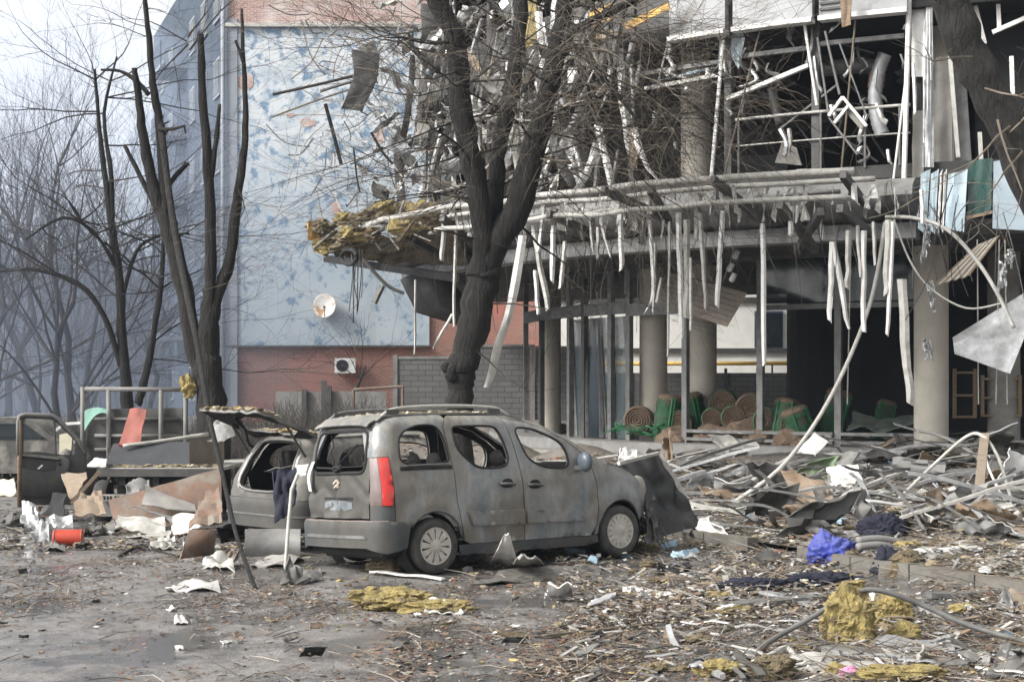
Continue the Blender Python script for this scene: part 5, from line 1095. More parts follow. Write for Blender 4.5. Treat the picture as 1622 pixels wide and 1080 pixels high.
ST_UP = [((817, 180), (820, 283), 14, 'offw'), ((873, 187), (910, 263), 9, 'white'), ((883, 227), (850, 300), 6, 'white'), ((703, 57), (697, 150), 7, 'steel', (673, 217)), ((920, 50), (933, 112), 12, 'white'), ((627, 200), (640, 360), 15, 'dsteel'), ((980, 77), (997, 243), 14, 'white'), ((913, 167), (967, 63), 6, 'white'), ((655, 90), (645, 190), 12, 'dsteel', (625, 260)),
         ((690, 60), (660, 130), 14, 'steel'), ((1000, 100), (1003, 190), 5, 'offw'), ((900, 70), (905, 150), 8, 'offw'), ((848, 145), (815, 178), 7, 'white'), ((765, 160), (740, 185), 6, 'white'), ((1447, 100), (1449, 180), 5, 'white'), ((780, 250), (776, 330), 8, 'offw'), ((860, 60), (856, 150), 11, 'white'), ((744, 262), (746, 300), 9, 'white'), ((675, 240), (672, 330), 7, 'steel')]
def strips(L, R):
    global mb
    for i, s in enumerate(L):
        P = [on(*s[0], R), on(*s[1], R)]
        if len(s) > 4: P.append(on(*s[4], R-.1))
        for q in P: q.y += 0
        Q = arcpts(P, 6); w = s[2]/2*P[0].y/F; k = len(Q)-1; tw = U(-.5, .5); ph = U(0, 6); cv = U(-.05, .05)
        def S(u, v):
            j = int(round(u*k)); p = Q[j].copy(); a = tw*u*1.4+.25*sin(u*5+ph); t = (v*2-1)*w*(1-.12*sin(u*7+ph)**2)
            kx = s[2]*.006*noise.noise(Vector((u*4+i*3.1, i*1.7, R)))*u; tr = (1-.5*max(0, u-.8)/.2*(.5+.5*sin(i*2.4+v*9)))
            return p+Vector((cos(a)*t*tr+kx, sin(a)*t-.06*u+.03*(v*2-1)**2+.08*u*noise.noise(Vector((u*3, i*2.2, 1))), cv*u*(v*2-1)))
        mb = MB(); mb.sheet(S, k, 2, .012); B('cladding_strip', s[3], smooth='angle')
strips(ST, 17.25); strips(ST_UP, 15.5)
EX = []
for i in range(78):                                         # torn sheathing hanging in the upper left storey
    px = U(610, 1015); py = U(-10, 250); L_ = U(30, 120); sl = U(-.5, .35); w_ = U(4, 15) if rnd.random() < .75 else U(14, 24)
    EX.append(((px, py), (px+sl*L_*.5, py+L_*.55), w_, rnd.choice(('white', 'offw', 'alu', 'steel', 'dsteel', 'dsteel', 'concd')), (px+sl*L_+U(-14, 14), py+L_)))
strips([e for e in EX if e[0][0] > 700], 15.7)
for e in EX:
    if e[0][0] <= 700: strips([((max(e[0][0], 672), e[0][1]), (max(e[1][0], 668), e[1][1]), *e[2:4], (max(e[4][0], 666), e[4][1]))], 15.9)
for i in range(34):                                         # torn edges over the wide opening
    px = U(1020, 1440); py = U(20, 110) if rnd.random() < .6 else U(110, 250); L_ = U(12, 60); strips([((px, py), (px+U(-10, 10), py+L_*.6), U(3, 9), rnd.choice(('white', 'offw', 'steel', 'dsteel', 'alu')), (px+U(-18, 18), py+L_))], 15.0)
for i in range(110):                                        # short ragged ends along the canopy edge
    px = U(690, 1440); R = U(16.2, 17.5); a = on(px, 0, R); a.z = 5.15+U(-.1, .35); h = U(.1, .55); w = U(.02, .07); mb = MB()
    mb.sheet(crumple(a, a+Vector((w, .02, 0)), a+Vector((w+U(-.1, .1), 0, -h)), a+Vector((U(-.1, .1), 0, -h*U(.7, 1))), .03, i*.7), 2, 5, .008); B('ragged_end', rnd.choice(('white', 'offw', 'steel', 'offw')))
for i in range(80):                                         # wires under the canopy
    px = U(690, 1600); a = on(px, 0, U(15.6, 17.4)); a.z = U(4.7, 5.3); L_ = U(.4, 1.9); mb = MB(); s_ = U(-.25, .25)
    mb.tube(arcpts([a, a+Vector((s_, 0, -L_*.5)), a+Vector((s_*U(-1, 2), U(-.1, .1), -L_))], 4), U(.005, .011), 3); B('wire', rnd.choice(('dsteel', 'dark', 'steel')))
for i in range(210):                                        # wreckage of the upper left storey
    px = 585+325*rnd.random()**.8; py = U(0, 330); R = U(14.6, 16.1); a = on(max(px, 660), py, R)+Vector(((min(px, 660)-660)/F*36, 0, 0)); s_ = U(.12, .62)
    u = Vector((U(-1, 1), U(-.5, .5), U(-1, 1))).normalized()*s_; v = Vector((U(-1, 1), U(-.6, .6), U(-1.3, 1))).normalized()*s_*U(.3, 1); mb = MB()
    mb.sheet(crumple(a, a+u, a+u+v, a+v, s_*.3, i*1.1), 5, 4, .01); B('torn_sheet', rnd.choice(('dsteel', 'steel', 'alu', 'alu', 'offw', 'concd', 'white', 'offw')), smooth='angle')
for i in range(185):                                        # bent bars and wires sticking out
    px = 470+420*rnd.random(); py = U(20, 350); a = on(px, py, U(15.0, 16.4)) if px > 620 else on(max(px, 560), py, 16.2)+Vector(((px-560)/F*33 if px < 560 else 0, 0, 0)); dv = Vector((U(-1, .6), U(-.3, .3), U(-.9, .9))).normalized()*U(.4, 1.5); mb = MB()
    mb.tube(arcpts([a, a+dv*.5+Vector((U(-.15, .15), 0, U(-.2, .15))), a+dv], 4), U(.006, .022), 4); B('bent_bar', rnd.choice(('offw', 'steel', 'dsteel', 'dsteel', 'wood')))
for P_, m, w in ((((432, 150), (500, 135), (570, 118)), 'twig', .03), (((430, 186), (500, 160), (560, 140)), 'ptwig', .02), (((507, 145), (545, 133), (600, 118)), 'dsteel', .03), (((478, 190), (462, 270), (433, 357)), 'offw', .012), (((515, 195), (478, 235), (468, 300)), 'offw', .014), (((560, 235), (565, 280), (570, 305)), 'dark', .02), (((440, 182), (520, 182), (560, 185)), 'offw', .014), (((515, 165), (530, 220), (540, 260)), 'bark', .04), (((588, 210), (605, 240), (622, 260)), 'bark', .03), (((575, 410), (610, 450), (640, 465)), 'dsteel', .04), (((605, 452), (592, 480)), 'steel', .07)):
    mb = MB(); d = 31.5; mb.tube(arcpts([at(x, y, d) for x, y in P_], 4), w, 5); B('bent_bar', m)
for q, m in ((((558, 78), (601, 86), (598, 132), (560, 122)), 'concd'), (((562, 120), (596, 130), (574, 177), (540, 172)), 'steel'), (((566, 76), (590, 64), (602, 84), (580, 86)), 'offw')):
    mb = MB(); mb.sheet(crumple(*[at(x, y, 30.6+.008*(x-560)) for x, y in q], .08, 3), 7, 7, .015); B('bent_duct', m, smooth='angle')
for q, m in ((((930, 48), (972, 30), (968, 5), (932, 22)), 'orange'), (((995, 48), (1062, 14), (1058, 4), (985, 40)), 'orange'), (((935, 60), (960, 45), (985, 52), (960, 66)), 'wood'), (((830, 0), (850, 0), (852, 70), (833, 76)), 'wool'), (((875, 0), (890, 0), (888, 52), (872, 50)), 'alu'), (((733, 72), (748, 84), (772, 128), (752, 110)), 'wood'), (((1330, -20), (1349, -20), (1348, 40), (1334, 44)), 'wood'), (((1000, 200), (1012, 220), (1010, 268), (1000, 262)), 'wood')):
    mb = MB(); mb.sheet(crumple(*[on(x, y, 15.7) for x, y in q], .05, 4), 5, 5, .03); B('loose_board', m, smooth='angle')
# cables and bars across the upper opening
for (x0, y0), (x1, y1), r, m in (((1127, 280), (1147, 47), .035, 'white'), ((1147, 277), (1213, 10), .018, 'ptwig'), ((1270, 10), (1294, 167), .028, 'white'), ((1357, 10), (1333, 267), .018, 'ptwig'), ((1307, 50), (1330, 150), .025, 'steel'), ((1295, 60), (1313, 185), .022, 'steel'), ((1330, 70), (1372, 182), .016, 'steel'), ((1440, 0), (1432, 286), .045, 'white'), ((1438, 100), (1415, 286), .02, 'white'), ((1313, 187), (1358, 245), .02, 'steel'), ((1060, 60), (1040, 140), .018, 'offw'), ((1262, 270), (1330, 268), .02, 'offw')):
    mb = MB(); mb.tube([on(x0, y0, 15.2), on(x1, y1, 15.2)], r, 6); B('hanging_rod', m)
mb = MB(); mb.bar(on(1152, 157, 15.1), on(1281, 104, 15.1), .10, .07); B('fallen_transom', 'white')
mb = MB(); mb.bar(on(1022, 141, 15.1), on(1150, 117, 15.1), .08, .07); B('fallen_transom', 'offw')
for (x0, y0), (x1, y1) in (((1313, 184), (1335, 154)), ((1335, 154), (1373, 200)), ((1322, 195), (1344, 168))):
    mb = MB(); mb.bar(on(x0, y0, 15.2), on(x1, y1, 15.2), .07, .05); B('swinging_frame', 'white')
mb = MB(); mb.sheet(crumple(*[on(x, y, 15.15) for x, y in ((1342, 170), (1370, 198), (1364, 206), (1343, 182))], .01, 1), 3, 3, .02); B('swinging_board', 'conc')
for q in (((1035, 130), (1075, 122), (1145, 105), (1100, 112)), ((1137, 105), (1140, 60), (1150, 52), (1152, 112)), ((1160, 20), (1180, 60), (1170, 110), (1158, 90))):
    mb = MB(); mb.sheet(crumple(*[on(x, y, 14.95) for x, y in q], .03, 6), 5, 4, .01); B('glass_shard', 'bglass')
# right hand pier and wing
def quad(name, q, R, m, amp=.03, th=.03, seed=1, n=6):
    global mb
    mb = MB(); mb.sheet(crumple(*[on(x, y, R) for x, y in q], amp, seed), n, n, th); return B(name, m, smooth='angle')
quad('pier_cladding', ((1444, 122), (1464, 122), (1464, -20), (1444, -20)), 15.0, 'white'); quad('pier_core', ((1445, 178), (1462, 178), (1462, 120), (1445, 120)), 14.9, 'dark'); quad('pier_core', ((1445, 350), (1465, 350), (1463, 176), (1446, 176)), 14.95, 'conc', .02, .1)
quad('torn_edge', ((1462, 265), (1479, 265), (1477, -10), (1463, -10)), 15.1, 'alu', .12, .015, 8, 14); quad('pier_panel', ((1480, 262), (1508, 262), (1510, 88), (1480, 92)), 14.8, 'conc', .01); quad('pier_panel', ((1512, 262), (1540, 265), (1530, 120), (1511, 110)), 14.6, 'steel', .02)
for i, (x0, x1, m) in enumerate(((1456, 1470, 'bglass'), (1472, 1484, 'bglass'), (1486, 1490, 'white'), (1493, 1497, 'white'), (1499, 1530, 'bglass'))):
    quad('glass_strip', ((x0-2, 362), (x1-3, 372-i), (x1+3, 268), (x0+3, 276)), 15.75, m, .05, .015, i+2)
quad('green_pane', ((1532, 345), (1570, 338), (1572, 250), (1534, 255)), 15.6, glassmat('green_glass', (.03, .075, .065), .12, .15), .02, .02); mb = MB(); mb.bar(on(1530, 346, 15.7), on(1572, 336, 15.7), .06, .05); B('pane_rail', 'wood')
quad('pale_panel', ((1572, 362), (1640, 366), (1640, 245), (1574, 256)), 15.7, mat('pale_blue_panel', (.36, .43, .48), (.28, .34, .38), 3, .5, .1), .03)
for (x0, y0), (x1, y1) in (((1540, -10), (1560, 70)), ((1580, -20), (1583, 50)), ((1572, 52), (1640, 22)), ((1545, 0), (1590, 0)), ((1505, 90), (1518, 250)), ((1552, 210), (1555, 270)), ((1602, 90), (1604, 150))):
    mb = MB(); mb.bar(on(x0, y0, 14.9), on(x1, y1, 14.9), .09, .07); B('window_bar', 'white' if x1 > 1580 else 'offw')
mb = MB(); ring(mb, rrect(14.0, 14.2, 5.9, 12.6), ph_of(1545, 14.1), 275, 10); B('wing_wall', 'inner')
quad('big_hanging_panel', ((1512, 560), (1600, 592), (1660, 440), (1509, 535)), 15.6, 'alu', .05, .02, 3, 10)
# loose corrugated flap, slat by slat
A4 = [on(x, y, 16.0) for x, y in ((1479, 452), (1537, 436), (1585, 372), (1548, 388))]
for i in range(9):
    t0, t1 = i/9, (i+.86)/9; mb = MB(); a, b, c, d = A4[0].lerp(A4[1], t0), A4[0].lerp(A4[1], t1), A4[3].lerp(A4[2], t1), A4[3].lerp(A4[2], t0); mb.prism([a, b, c, d], (0, .02, -.02*(i % 2))); B('flap_slat', 'offw' if i % 2 else 'wood')
A4 = [on(x, y, 14.2) for x, y in ((1040, 480), (1152, 518), (1184, 464), (1064, 432))]
for i in range(7):                                          # dropped plank ceiling
    t0, t1 = i/7, (i+.9)/7; mb = MB(); a, b, c, d = A4[0].lerp(A4[3], t0), A4[1].lerp(A4[2], t0), A4[1].lerp(A4[2], t1), A4[0].lerp(A4[3], t1); mb.prism([a, b, c, d], (0, .05, .03)); B('ceiling_plank', mat('grey_plank', (.20, .17, .14), (.13, .11, .09), 5, .85, .2) if i == 0 else bpy.data.materials['grey_plank'])
mb = MB(); mb.tube(arcpts([on(x, y, 16.6) for x, y in ((1402, 344), (1450, 346), (1500, 364), (1545, 410), (1580, 465), (1606, 520))], 6), .032, 7); B('curved_tube', 'offw', smooth=True)
mb = MB(); mb.tube(arcpts([on(x, y, 16.6) for x, y in ((1416, 348), (1440, 410), (1472, 455), (1530, 488), (1588, 480))], 5), .018, 5); B('cable', 'offw', smooth=True)
for x, y0, y1 in ((1466, 345, 420), (1472, 440, 500), (1585, 410, 470), (1466, 535, 580), (1598, 390, 440), (1460, 320, 350)):
    for j in range(5): mb = MB(); a = on(x+U(-6, 6), y0+U(0, 20), 16.3); b = on(x+U(-10, 10), y1-U(0, 30), 16.3); mb.sheet(crumple(a, a+Vector((.05, 0, 0)), b+Vector((.04, 0, 0)), b, .09, j+x, 4), 3, 9, .006); B('shredded_foil', 'alu', smooth='angle')
for x in (1548, 1583, 1592, 1348):
    mb = MB(); mb.tube([on(x, 380, 16), on(x+U(-6, 6), 640, 15.0)], .012, 4); B('wire', 'offw')
for x, y in ((1163, 410), (1154, 430), (1158, 446)): mb = MB(); mb.lathe([(.03, 0), (.055, .02), (.05, .16), (.02, .17)], 12, Matrix.Translation(on(x, y, 14.8))@Euler((.3, .4, 0)).to_matrix().to_4x4()); B('ceiling_lamp', 'white', smooth=True)
# furniture in the dark of the right bay
for (x0, x1, y0, y1) in ((1512, 1544, 590, 662), (1556, 1615, 600, 660)):
    for yy in (y0, (y0+y1)/2, y1-2): mb = MB(); mb.bar(on(x0, yy, 11.8), on(x1, yy, 11.8), .1, .04); B('shelf', 'wood')
    for xx in (x0, x1): mb = MB(); mb.bar(on(xx, y0-6, 11.8), on(xx, y1, 11.8), .06, .06); B('shelf_post', 'wood')
# ================================================================ rolls of matting in green netting
RL = [('u', 1052, 622, 690, 42, 12.35, 'green netted roll standing tallest behind the fallen straw roll'), ('u', 1100, 620, 684, 54, 11.7, 'widest green netted roll standing in front of the second column'), ('f', 1128, 663, 16, 0, 12.2, 'small green roll lying with its round straw end facing the street'),
      ('f', 1162, 662, 19, 0, 12.1, 'green roll lying right of the small roll, straw end outward'), ('s', 1189, 648, 23, 0, 11.9, 'bare brown straw roll between the green rolls'), ('u', 1237, 628, 686, 43, 12.2, 'green netted roll standing just right of the grey mullion'),
      ('u', 1277, 640, 690, 44, 12.2, 'green netted roll slumped beside the leaning white pole'), ('u', 1308, 612, 682, 42, 11.2, 'green netted roll behind the leaning white pole'), ('u', 1392, 630, 668, 32, 9.5, 'green netted roll alone in the dark interior'), ('f', 1075, 672, 0, 0, 12.3, 'green roll lying low between the two standing rolls on the left'), ('f', 1214, 668, 0, 0, 12.2, 'green roll lying just right of the second grey mullion'), ('f', 1258, 674, 0, 0, 12.3, 'green roll lying low in front of the slumped roll'), ('f', 1145, 640, 0, 0, 11.8, 'green roll lying on top of the other lying rolls'), ('s', 1010, 666, 21, 0, 12.7, 'loose straw roll fallen outside the left mullion')]
for kind, px, a, b, w, R, lab in RL:
    d = ray(px, R)[0]; base = at(px, 690, d); base.z = .95
    pass
    t = thing('matting_roll', lab, 'roll', base, 'rolls of matting in green netting')
    if kind == 'u':
        r = w/2*d/F; top = max(.5, at(px, a, d).z-.95)*.88; lean = Euler((U(-.28, .12), U(-.3, .3), 0)).to_matrix().to_4x4() if px != 1277 else Euler((.05, -.35, 0)).to_matrix().to_4x4()
        Mx = Matrix.Translation(base)@lean; mb = MB(); k = 10
        mb.lathe([(r*.9, 0)]+[(r*(1+.06*sin(i*2.1+px)), top*i/k) for i in range(1, k)]+[(r*.96, top*.97)], 22, Mx)
        mb.build('netting', M['green'], t, smooth=True)
        mb = MB(); mb.lathe([(r*.96, top*.96), (r*1.02, top*1.02), (r*.8, top*1.10), (r*.4, top*1.06), (.002, top*1.08)], 22, Mx); mb.build('straw_end', M['straw'], t, smooth=True)
        mb = MB()
        for j in range(3): an = U(-2.6, -.5); mb.tube([Mx@Vector((cos(an)*r*1.03, sin(an)*r*1.03, top*(.0+i/6))) for i in range(7)]+[Mx@Vector((cos(an)*r*.5, sin(an)*r*.5, top*1.11))], .02, 5)
        mb.build('net_cord', mat('bright_green_cord', (.012, .15, .05), (.01, .10, .035), 8, .6) if px == 1052 else bpy.data.materials['bright_green_cord'], t)
    else:
        r = a*0+b*d/F if False else (b if b else 16)*d/F; r = ((b if b > 30 else b) or 21)*d/F*1.1; c = at(px, a, d); L_ = .55; base.z = c.z-r
        Mx = Matrix.Translation(Vector((c.x, c.y, base.z+r)))@Matrix.Rotation(radians(-10), 4, 'Z')@Matrix.Rotation(radians(90), 4, 'X')
        mb = MB(); mb.lathe([(r*.9, 0)]+[(r*(1+.03*sin(i*2)), -L_*i/6) for i in range(7)], 22, Mx); mb.build('netting' if kind == 'f' else 'straw_body', M['green' if kind == 'f' else 'straw'], t, smooth=True)
        mb = MB()
        for q in range(5): mb.lathe([(r*(.92-.18*q), .02), (r*(.88-.18*q), .05), (r*(.80-.18*q), .02)], 22, Mx)
        mb.lathe([(r*.9, .012), (.001, .012)], 22, Mx); mb.build('straw_end', M['straw'], t, smooth=True)
        if px != 1010:
            mb = MB(); mb.wool((c.x, c.y-.1, .95+(base.z-.95)*.45), max(.2, r*1.25), 3, (1.3, .9, .8), px, .6); mb.build('straw_bed', M['straw'], t)
        if px == 1010:
            mb = MB()
            for j in range(26): p = base+Vector((U(-.5, .6), U(-.4, .1), U(0, .15))); mb.tube(arcpts([p, p+Vector((U(-.2, .2), -.1, U(0, .2))), p+Vector((U(-.3, .4), -.2, -.02))], 3), .015, 4)
            mb.build('loose_netting', bpy.data.materials['bright_green_cord'], t)
# ================================================================ single pieces of wreckage one can point at
def rod(name, label, cat, pts, r, m, n=6, smooth=True, sm=5):
    P = []
    for q in pts:
        if q[2] is None: p = gpt(q[0], q[1]); p.z += .03
        else: p = at(*q)
        P.append(p)
    mb = MB(); mb.tube(arcpts(P, sm), r, n); return tag(mb.build(name, M[m], smooth=smooth), label, cat)
def plank(name, label, cat, a, b, w, h, m):
    P = []
    for q in (a, b):
        if q[2] is None: p = gpt(q[0], q[1]); p.z += h/2+.02
        else: p = at(*q)
        P.append(p)
    mb = MB(); n = 8; d = P[1]-P[0]; s_ = d.cross(Vector((0, 0, 1))).normalized()*w/2; sd = U(0, 9)
    mb.sheet(lambda u, v: P[0]+d*u+s_*(v*2-1)+Vector((0, 0, .02*noise.noise(Vector((u*3, sd, 0)))+.012*sin(u*3+sd))), n, 2, h); return tag(mb.build(name, M[m], smooth='angle'), label, cat)
def lump(name, label, cat, px, py, r, sq, m, seed, rough=.45, sub=3):
    p = gpt(px, py); mb = MB(); mb.wool((p.x, p.y, p.z+r*sq[2]*.55), r, 5 if p.y < 16 else 4, sq, seed, rough*.8)
    c = Vector((p.x, p.y, p.z+r*sq[2]*.55)); V0 = [Vector(q) for q in mb.v]
    for k in range(46):                                     # torn layers and loose fibres
        q = rnd.choice(V0); mb.wool(c+(q-c)*U(.86, 1.02), r*U(.06, .20), 2, (1.6*U(.6, 1.2), 1.2, .45), k+seed, 1.3)
    for k in range(170):
        q = rnd.choice(V0); d = (q-c).normalized()+Vector((U(-1, 1), U(-1, 1), U(-.6, .8))); mb.tube([q, q+d*r*U(.04, .16)], [.0035, .001], 3, False)
    return tag(mb.build(name, M[m]), label, cat)
g = gpt(1190, 1052)
rod('bent_pipe', 'long grey pipe bent into an arch across the right foreground', 'pipe', [(1172, 1064, None), (1215, 1018, 12.6), (1288, 976, 12.9), (1337, 946, 13.0), (1368, 934, 13.0), (1403, 937, 13.0), (1460, 957, 13.0), (1537, 991, 12.9), (1640, 1026, None)], .024, 'steel')
lump('insulation_block', 'tall yellow insulation block behind the bent pipe', 'insulation', 1345, 1018, .23, (1.0, .7, 1.3), 'wool', 3, .7)
lump('insulation_block', 'rounded yellow insulation lump right of the tall block', 'insulation', 1432, 1014, .13, (1.1, .9, .75), 'wool', 8)
lump('insulation_block', 'yellow insulation clump behind the arch of the bent pipe', 'insulation', 1412, 985, .17, (1, .8, 1.0), 'wool', 12, .8)
lump('insulation_block', 'dusty yellow insulation slab leaning on the kerb', 'insulation', 1438, 912, .20, (1.0, .7, 1.0), 'woold', 17)
lump('insulation_heap', 'spread heap of torn yellow insulation on the road before the van', 'insulation', 625, 962, .29, (1.35, .9, .38), 'wool', 5, .95)
lump('insulation_heap', 'low ragged yellow insulation right of the spread heap', 'insulation', 690, 968, .22, (1.5, .8, .3), 'wool', 6, .9)
lump('insulation_heap', 'brown insulation beside the rear wheel of the van', 'insulation', 612, 905, .16, (1.3, .8, .7), 'woold', 9, .8)
lump('insulation_heap', 'brown mound of insulation at the foot of the shop doors', 'insulation', 915, 700, .45, (1.8, 1, .65), 'woold', 10, .8)
lump('insulation_block', 'flat yellow insulation piece near the black trim by the van', 'insulation', 1020, 872, .16, (1.2, .8, .45), 'wool', 21)
lump('insulation_block', 'yellow insulation block on the rubble above the blue cloth', 'insulation', 1222, 730, .2, (1, .9, .8), 'wool', 22)
shard('white_cloth', 'white torn cloth at the end of the insulation heap', 'cloth', [(672, 974, None), (735, 974, None), (722, 952, 14.9), (680, 950, 14.9)], 'white', .08, 3)
def cloth(name, label, px, py, r, sq, m, seed):
    p = gpt(px, py); mb = MB(); mb.wool((p.x, p.y, p.z+r*sq[2]*.6), r, 5, sq, seed, 1.0, True); return tag(mb.build(name, M[m], smooth=True), label, 'cloth')
cloth('blue_tarpaulin', 'bright blue tarpaulin bundled against the kerb', 1315, 896, .25, (1.05, .75, .95), 'blue', 4)
cloth('dark_clothes', 'dark navy clothes behind the blue tarpaulin', 1400, 850, .22, (1.2, .7, .75), 'navy', 6)
cloth('dark_clothes', 'dark navy cloth trailing on the road left of the yellow block', 1195, 934, .22, (1.5, .8, .35), 'navy', 9)
cloth('dark_clothes', 'dark navy cloth below the blue tarpaulin', 1300, 928, .24, (1.5, .8, .38), 'navy', 11)
cloth('dark_clothes', 'dark navy cloth draped over the kerb beside the insulation slab', 1408, 905, .18, (1, .7, 1.0), 'navy', 13)
cloth('pink_cloth', 'small pink cloth at the bottom edge of the view', 1345, 1068, .06, (1.2, .8, .6), 'pink', 3)
for k, (y, x0, x1, lab) in enumerate(((856, 1358, 1432, 'upper grey plastic pipe beside the blue tarpaulin'), (866, 1358, 1420, 'lower grey plastic pipe beside the blue tarpaulin'))):
    rod('plastic_pipe', lab, 'pipe', [(x0, y, 18.4-k*.1), (x0+35, y-3, 18.5-k*.1), (x1, y+3, 18.6-k*.1)], .045, 'concd', 10)
for i, (px, py, s_, lab) in enumerate(((912, 880, .26, 'pale blue foam block tilted beside the van sill'), (1280, 842, .3, 'pale blue foam slab behind the blue tarpaulin'), (985, 882, .24, 'pale blue foam slab in front of the front wheel'), (1085, 885, .3, 'pale blue foam slab right of the front wheel'), (1060, 872, .2, 'small pale blue foam scrap by the torn bumper'), (1330, 832, .2, 'pale blue foam scrap by the dark clothes'), (940, 895, .16, 'pale foam scrap in front of the tilted foam block'))):
    p = gpt(px, py); mb = MB(); R_ = Euler((U(-.5, .5), U(-.4, .4), U(0, 3))).to_matrix(); u, v = R_@Vector((s_, 0, 0)), R_@Vector((0, s_*.6, 0)); p.z += .07
    mb.sheet(crumple(p-u/2-v/2, p+u/2-v/2, p+u/2+v/2, p-u/2+v/2, .03, i+2), 6, 5, .07); tag(mb.build('foam_board', M['foam'], smooth='angle'), lab, 'foam board', 'pale blue foam boards')
shard('white_flake', 'white triangular sheet standing on edge beside the van sill', 'sheet', [(776, 896, None), (822, 896, None), (806, 846, 16.3), (800, 846, 16.3)], 'white', .04, 4)
shard('white_flake', 'grey crumpled sheet on the ground right of the white triangle', 'sheet', [(806, 898, None), (862, 896, None), (848, 880, 16.6), (822, 884, 16.6)], 'offw', .06, 7)
shard('black_trim', 'long black bumper trim lying on the road in front of the van', 'trim', [(748, 930, None), (950, 912, None), (955, 898, None), (790, 912, None)], 'plastic', .09, 2)
shard('black_trim', 'short black trim piece right of the long trim', 'trim', [(1036, 912, None), (1095, 908, None), (1092, 894, None), (1042, 902, None)], 'dark', .08, 5)
pn_ = thing('display_panel', 'large black panel with white edge leaning on the van nose', 'panel', gpt(1085, 850)); d = 20.9
mb = MB(); q = [at(x, y, d+dd) for x, y, dd in ((978, 738, -.2), (1042, 722, .3), (1108, 832, .35), (1046, 850, -.1))]; mb.sheet(crumple(*q, .16, 2, 2.2), 14, 14, .03); mb.build('board', mat('black_panel', (.018, .018, .018), (.035, .034, .032), 5, .5, .1, 30), pn_, smooth='angle')
mb = MB(); mb.bar(q[1]+Vector((.03, .05, .02)), q[1].lerp(q[2], .62)+Vector((.04, .05, .02)), .03, .06); mb.bar(q[0]+Vector((.02, .08, .03)), q[1]+Vector((.02, .08, .03)), .06, .05); mb.build('edge_frame', M['offw'], pn_)
shard('white_wreckage', 'tangled white plastic casing above the black panel', 'casing', [(978, 736, 21.2), (1010, 728, 21.3), (1006, 712, 21.5), (982, 712, 21.4)], 'white', .12, 9)
plank('metal_strip', 'white metal strip on the road below the rear wheel', 'strip', (588, 910, None), (702, 920, None), .07, .02, 'white')
plank('metal_strip', 'white board end lying on the road in front of the navy cloth', 'strip', (993, 938, None), (1078, 950, None), .12, .05, 'white')
plank('metal_beam', 'grey metal beam lying flat left of the arched pipe', 'beam', (1105, 970, None), (1300, 952, None), .22, .05, 'steel')
plank('metal_beam', 'pale rail resting on the flat grey beam', 'beam', (1210, 945, None), (1290, 962, None), .12, .03, 'alu')
shard('bent_sheet', 'white crumpled sheet in front of the tall insulation block', 'sheet', [(1300, 1040, None), (1520, 1046, None), (1500, 1012, None), (1310, 1008, None)], 'alu', .10, 3, .012, (14, 8))
plank('grey_board', 'long grey board at the bottom right under the crumpled sheet', 'board', (1296, 1030, None), (1540, 1056, None), .18, .03, 'steel')
rod('twisted_strip', 'twisted aluminium strip curling up in the foreground beside the bent pipe', 'strip', [(1058, 990, 13.0), (1066, 1015, 12.9), (1085, 1040, 12.6), (1112, 1060, None), (1145, 1078, None)], .03, 'alu', 4, False)
rod('twisted_strip', 'thin white strip looped over the foreground litter', 'strip', [(1180, 1062, None), (1215, 1040, 12.2), (1245, 1025, 12.4), (1262, 1040, 12.2), (1290, 1070, None)], .022, 'offw', 4, False)
for i, (a, b, m, lab) in enumerate((((1302, 768), (1562, 724), 'steel', 'long straight grey bar lying across the top of the rubble'), ((1200, 790), (1330, 765), 'alu', 'pale bar left of the long grey bar'), ((1420, 805), (1540, 770), 'white', 'wide white strip under the long grey bar'), ((1330, 790), (1440, 778), 'alu', 'aluminium strip below the long grey bar'), ((1560, 910), (1630, 868), 'white', 'upper white beam at the right edge'), ((1555, 932), (1630, 912), 'offw', 'lower pale beam at the right edge'), ((1345, 690), (1430, 702), 'white', 'white plank at the foot of the right column'), ((1120, 780), (1160, 712), 'offw', 'pale stick standing out of the rubble behind the black panel'), ((1550, 800), (1640, 745), 'alu', 'silver strip rising to the right edge'), ((1380, 830), (1500, 790), 'white', 'white slab edge sloping through the middle of the rubble'), ((1220, 820), (1360, 808), 'offw', 'off white strip behind the foam slab'), ((1440, 880), (1560, 872), 'white', 'white bent sill on top of the kerb'))):
    plank('metal_bar', lab, 'bar', (*a, None), (*b, None), U(.10, .17), .04, m)
rod('leaning_pole', 'long white pole leaning from the rubble up to the canopy', 'pole', [(1160, 800, None), (1232, 745, 24.0), (1290, 672, 24.6), (1335, 590, 25.2), (1372, 500, 25.4), (1390, 430, 25.5), (1402, 352, 25.6)], .034, 'offw', 8)
rod('bent_tube', 'white tube hooped over the rubble at the right', 'tube', [(1425, 792, None), (1480, 735, 22.2), (1530, 692, 22), (1556, 690, 21.8), (1580, 722, 21.5), (1596, 770, 21.2), (1606, 812, None)], .026, 'offw', 6)
rod('bent_tube', 'thin white tube inside the larger hoop', 'tube', [(1556, 696, 21.9), (1566, 740, 21.6), (1585, 780, 21.2), (1602, 812, None)], .018, 'white', 6)
plank('timber_prop', 'brown timber beside the hooped tube', 'timber', (1548, 810, None), (1560, 690, 21.9), .12, .08, 'wood')
shard('green_sheet', 'torn pale green sheet lying on the rubble slope', 'sheet', [(1258, 752, None), (1310, 762, None), (1330, 722, 25.2), (1285, 730, 25.2)], mat('faded_green', (.22, .30, .17), (.16, .22, .13), 5, .8), .08, 3)
shard('grey_slab', 'grey panel propped beside the torn green sheet', 'panel', [(1303, 770, None), (1332, 770, None), (1362, 716, 24.2), (1340, 716, 24.4)], 'steel', .03, 6, .03)
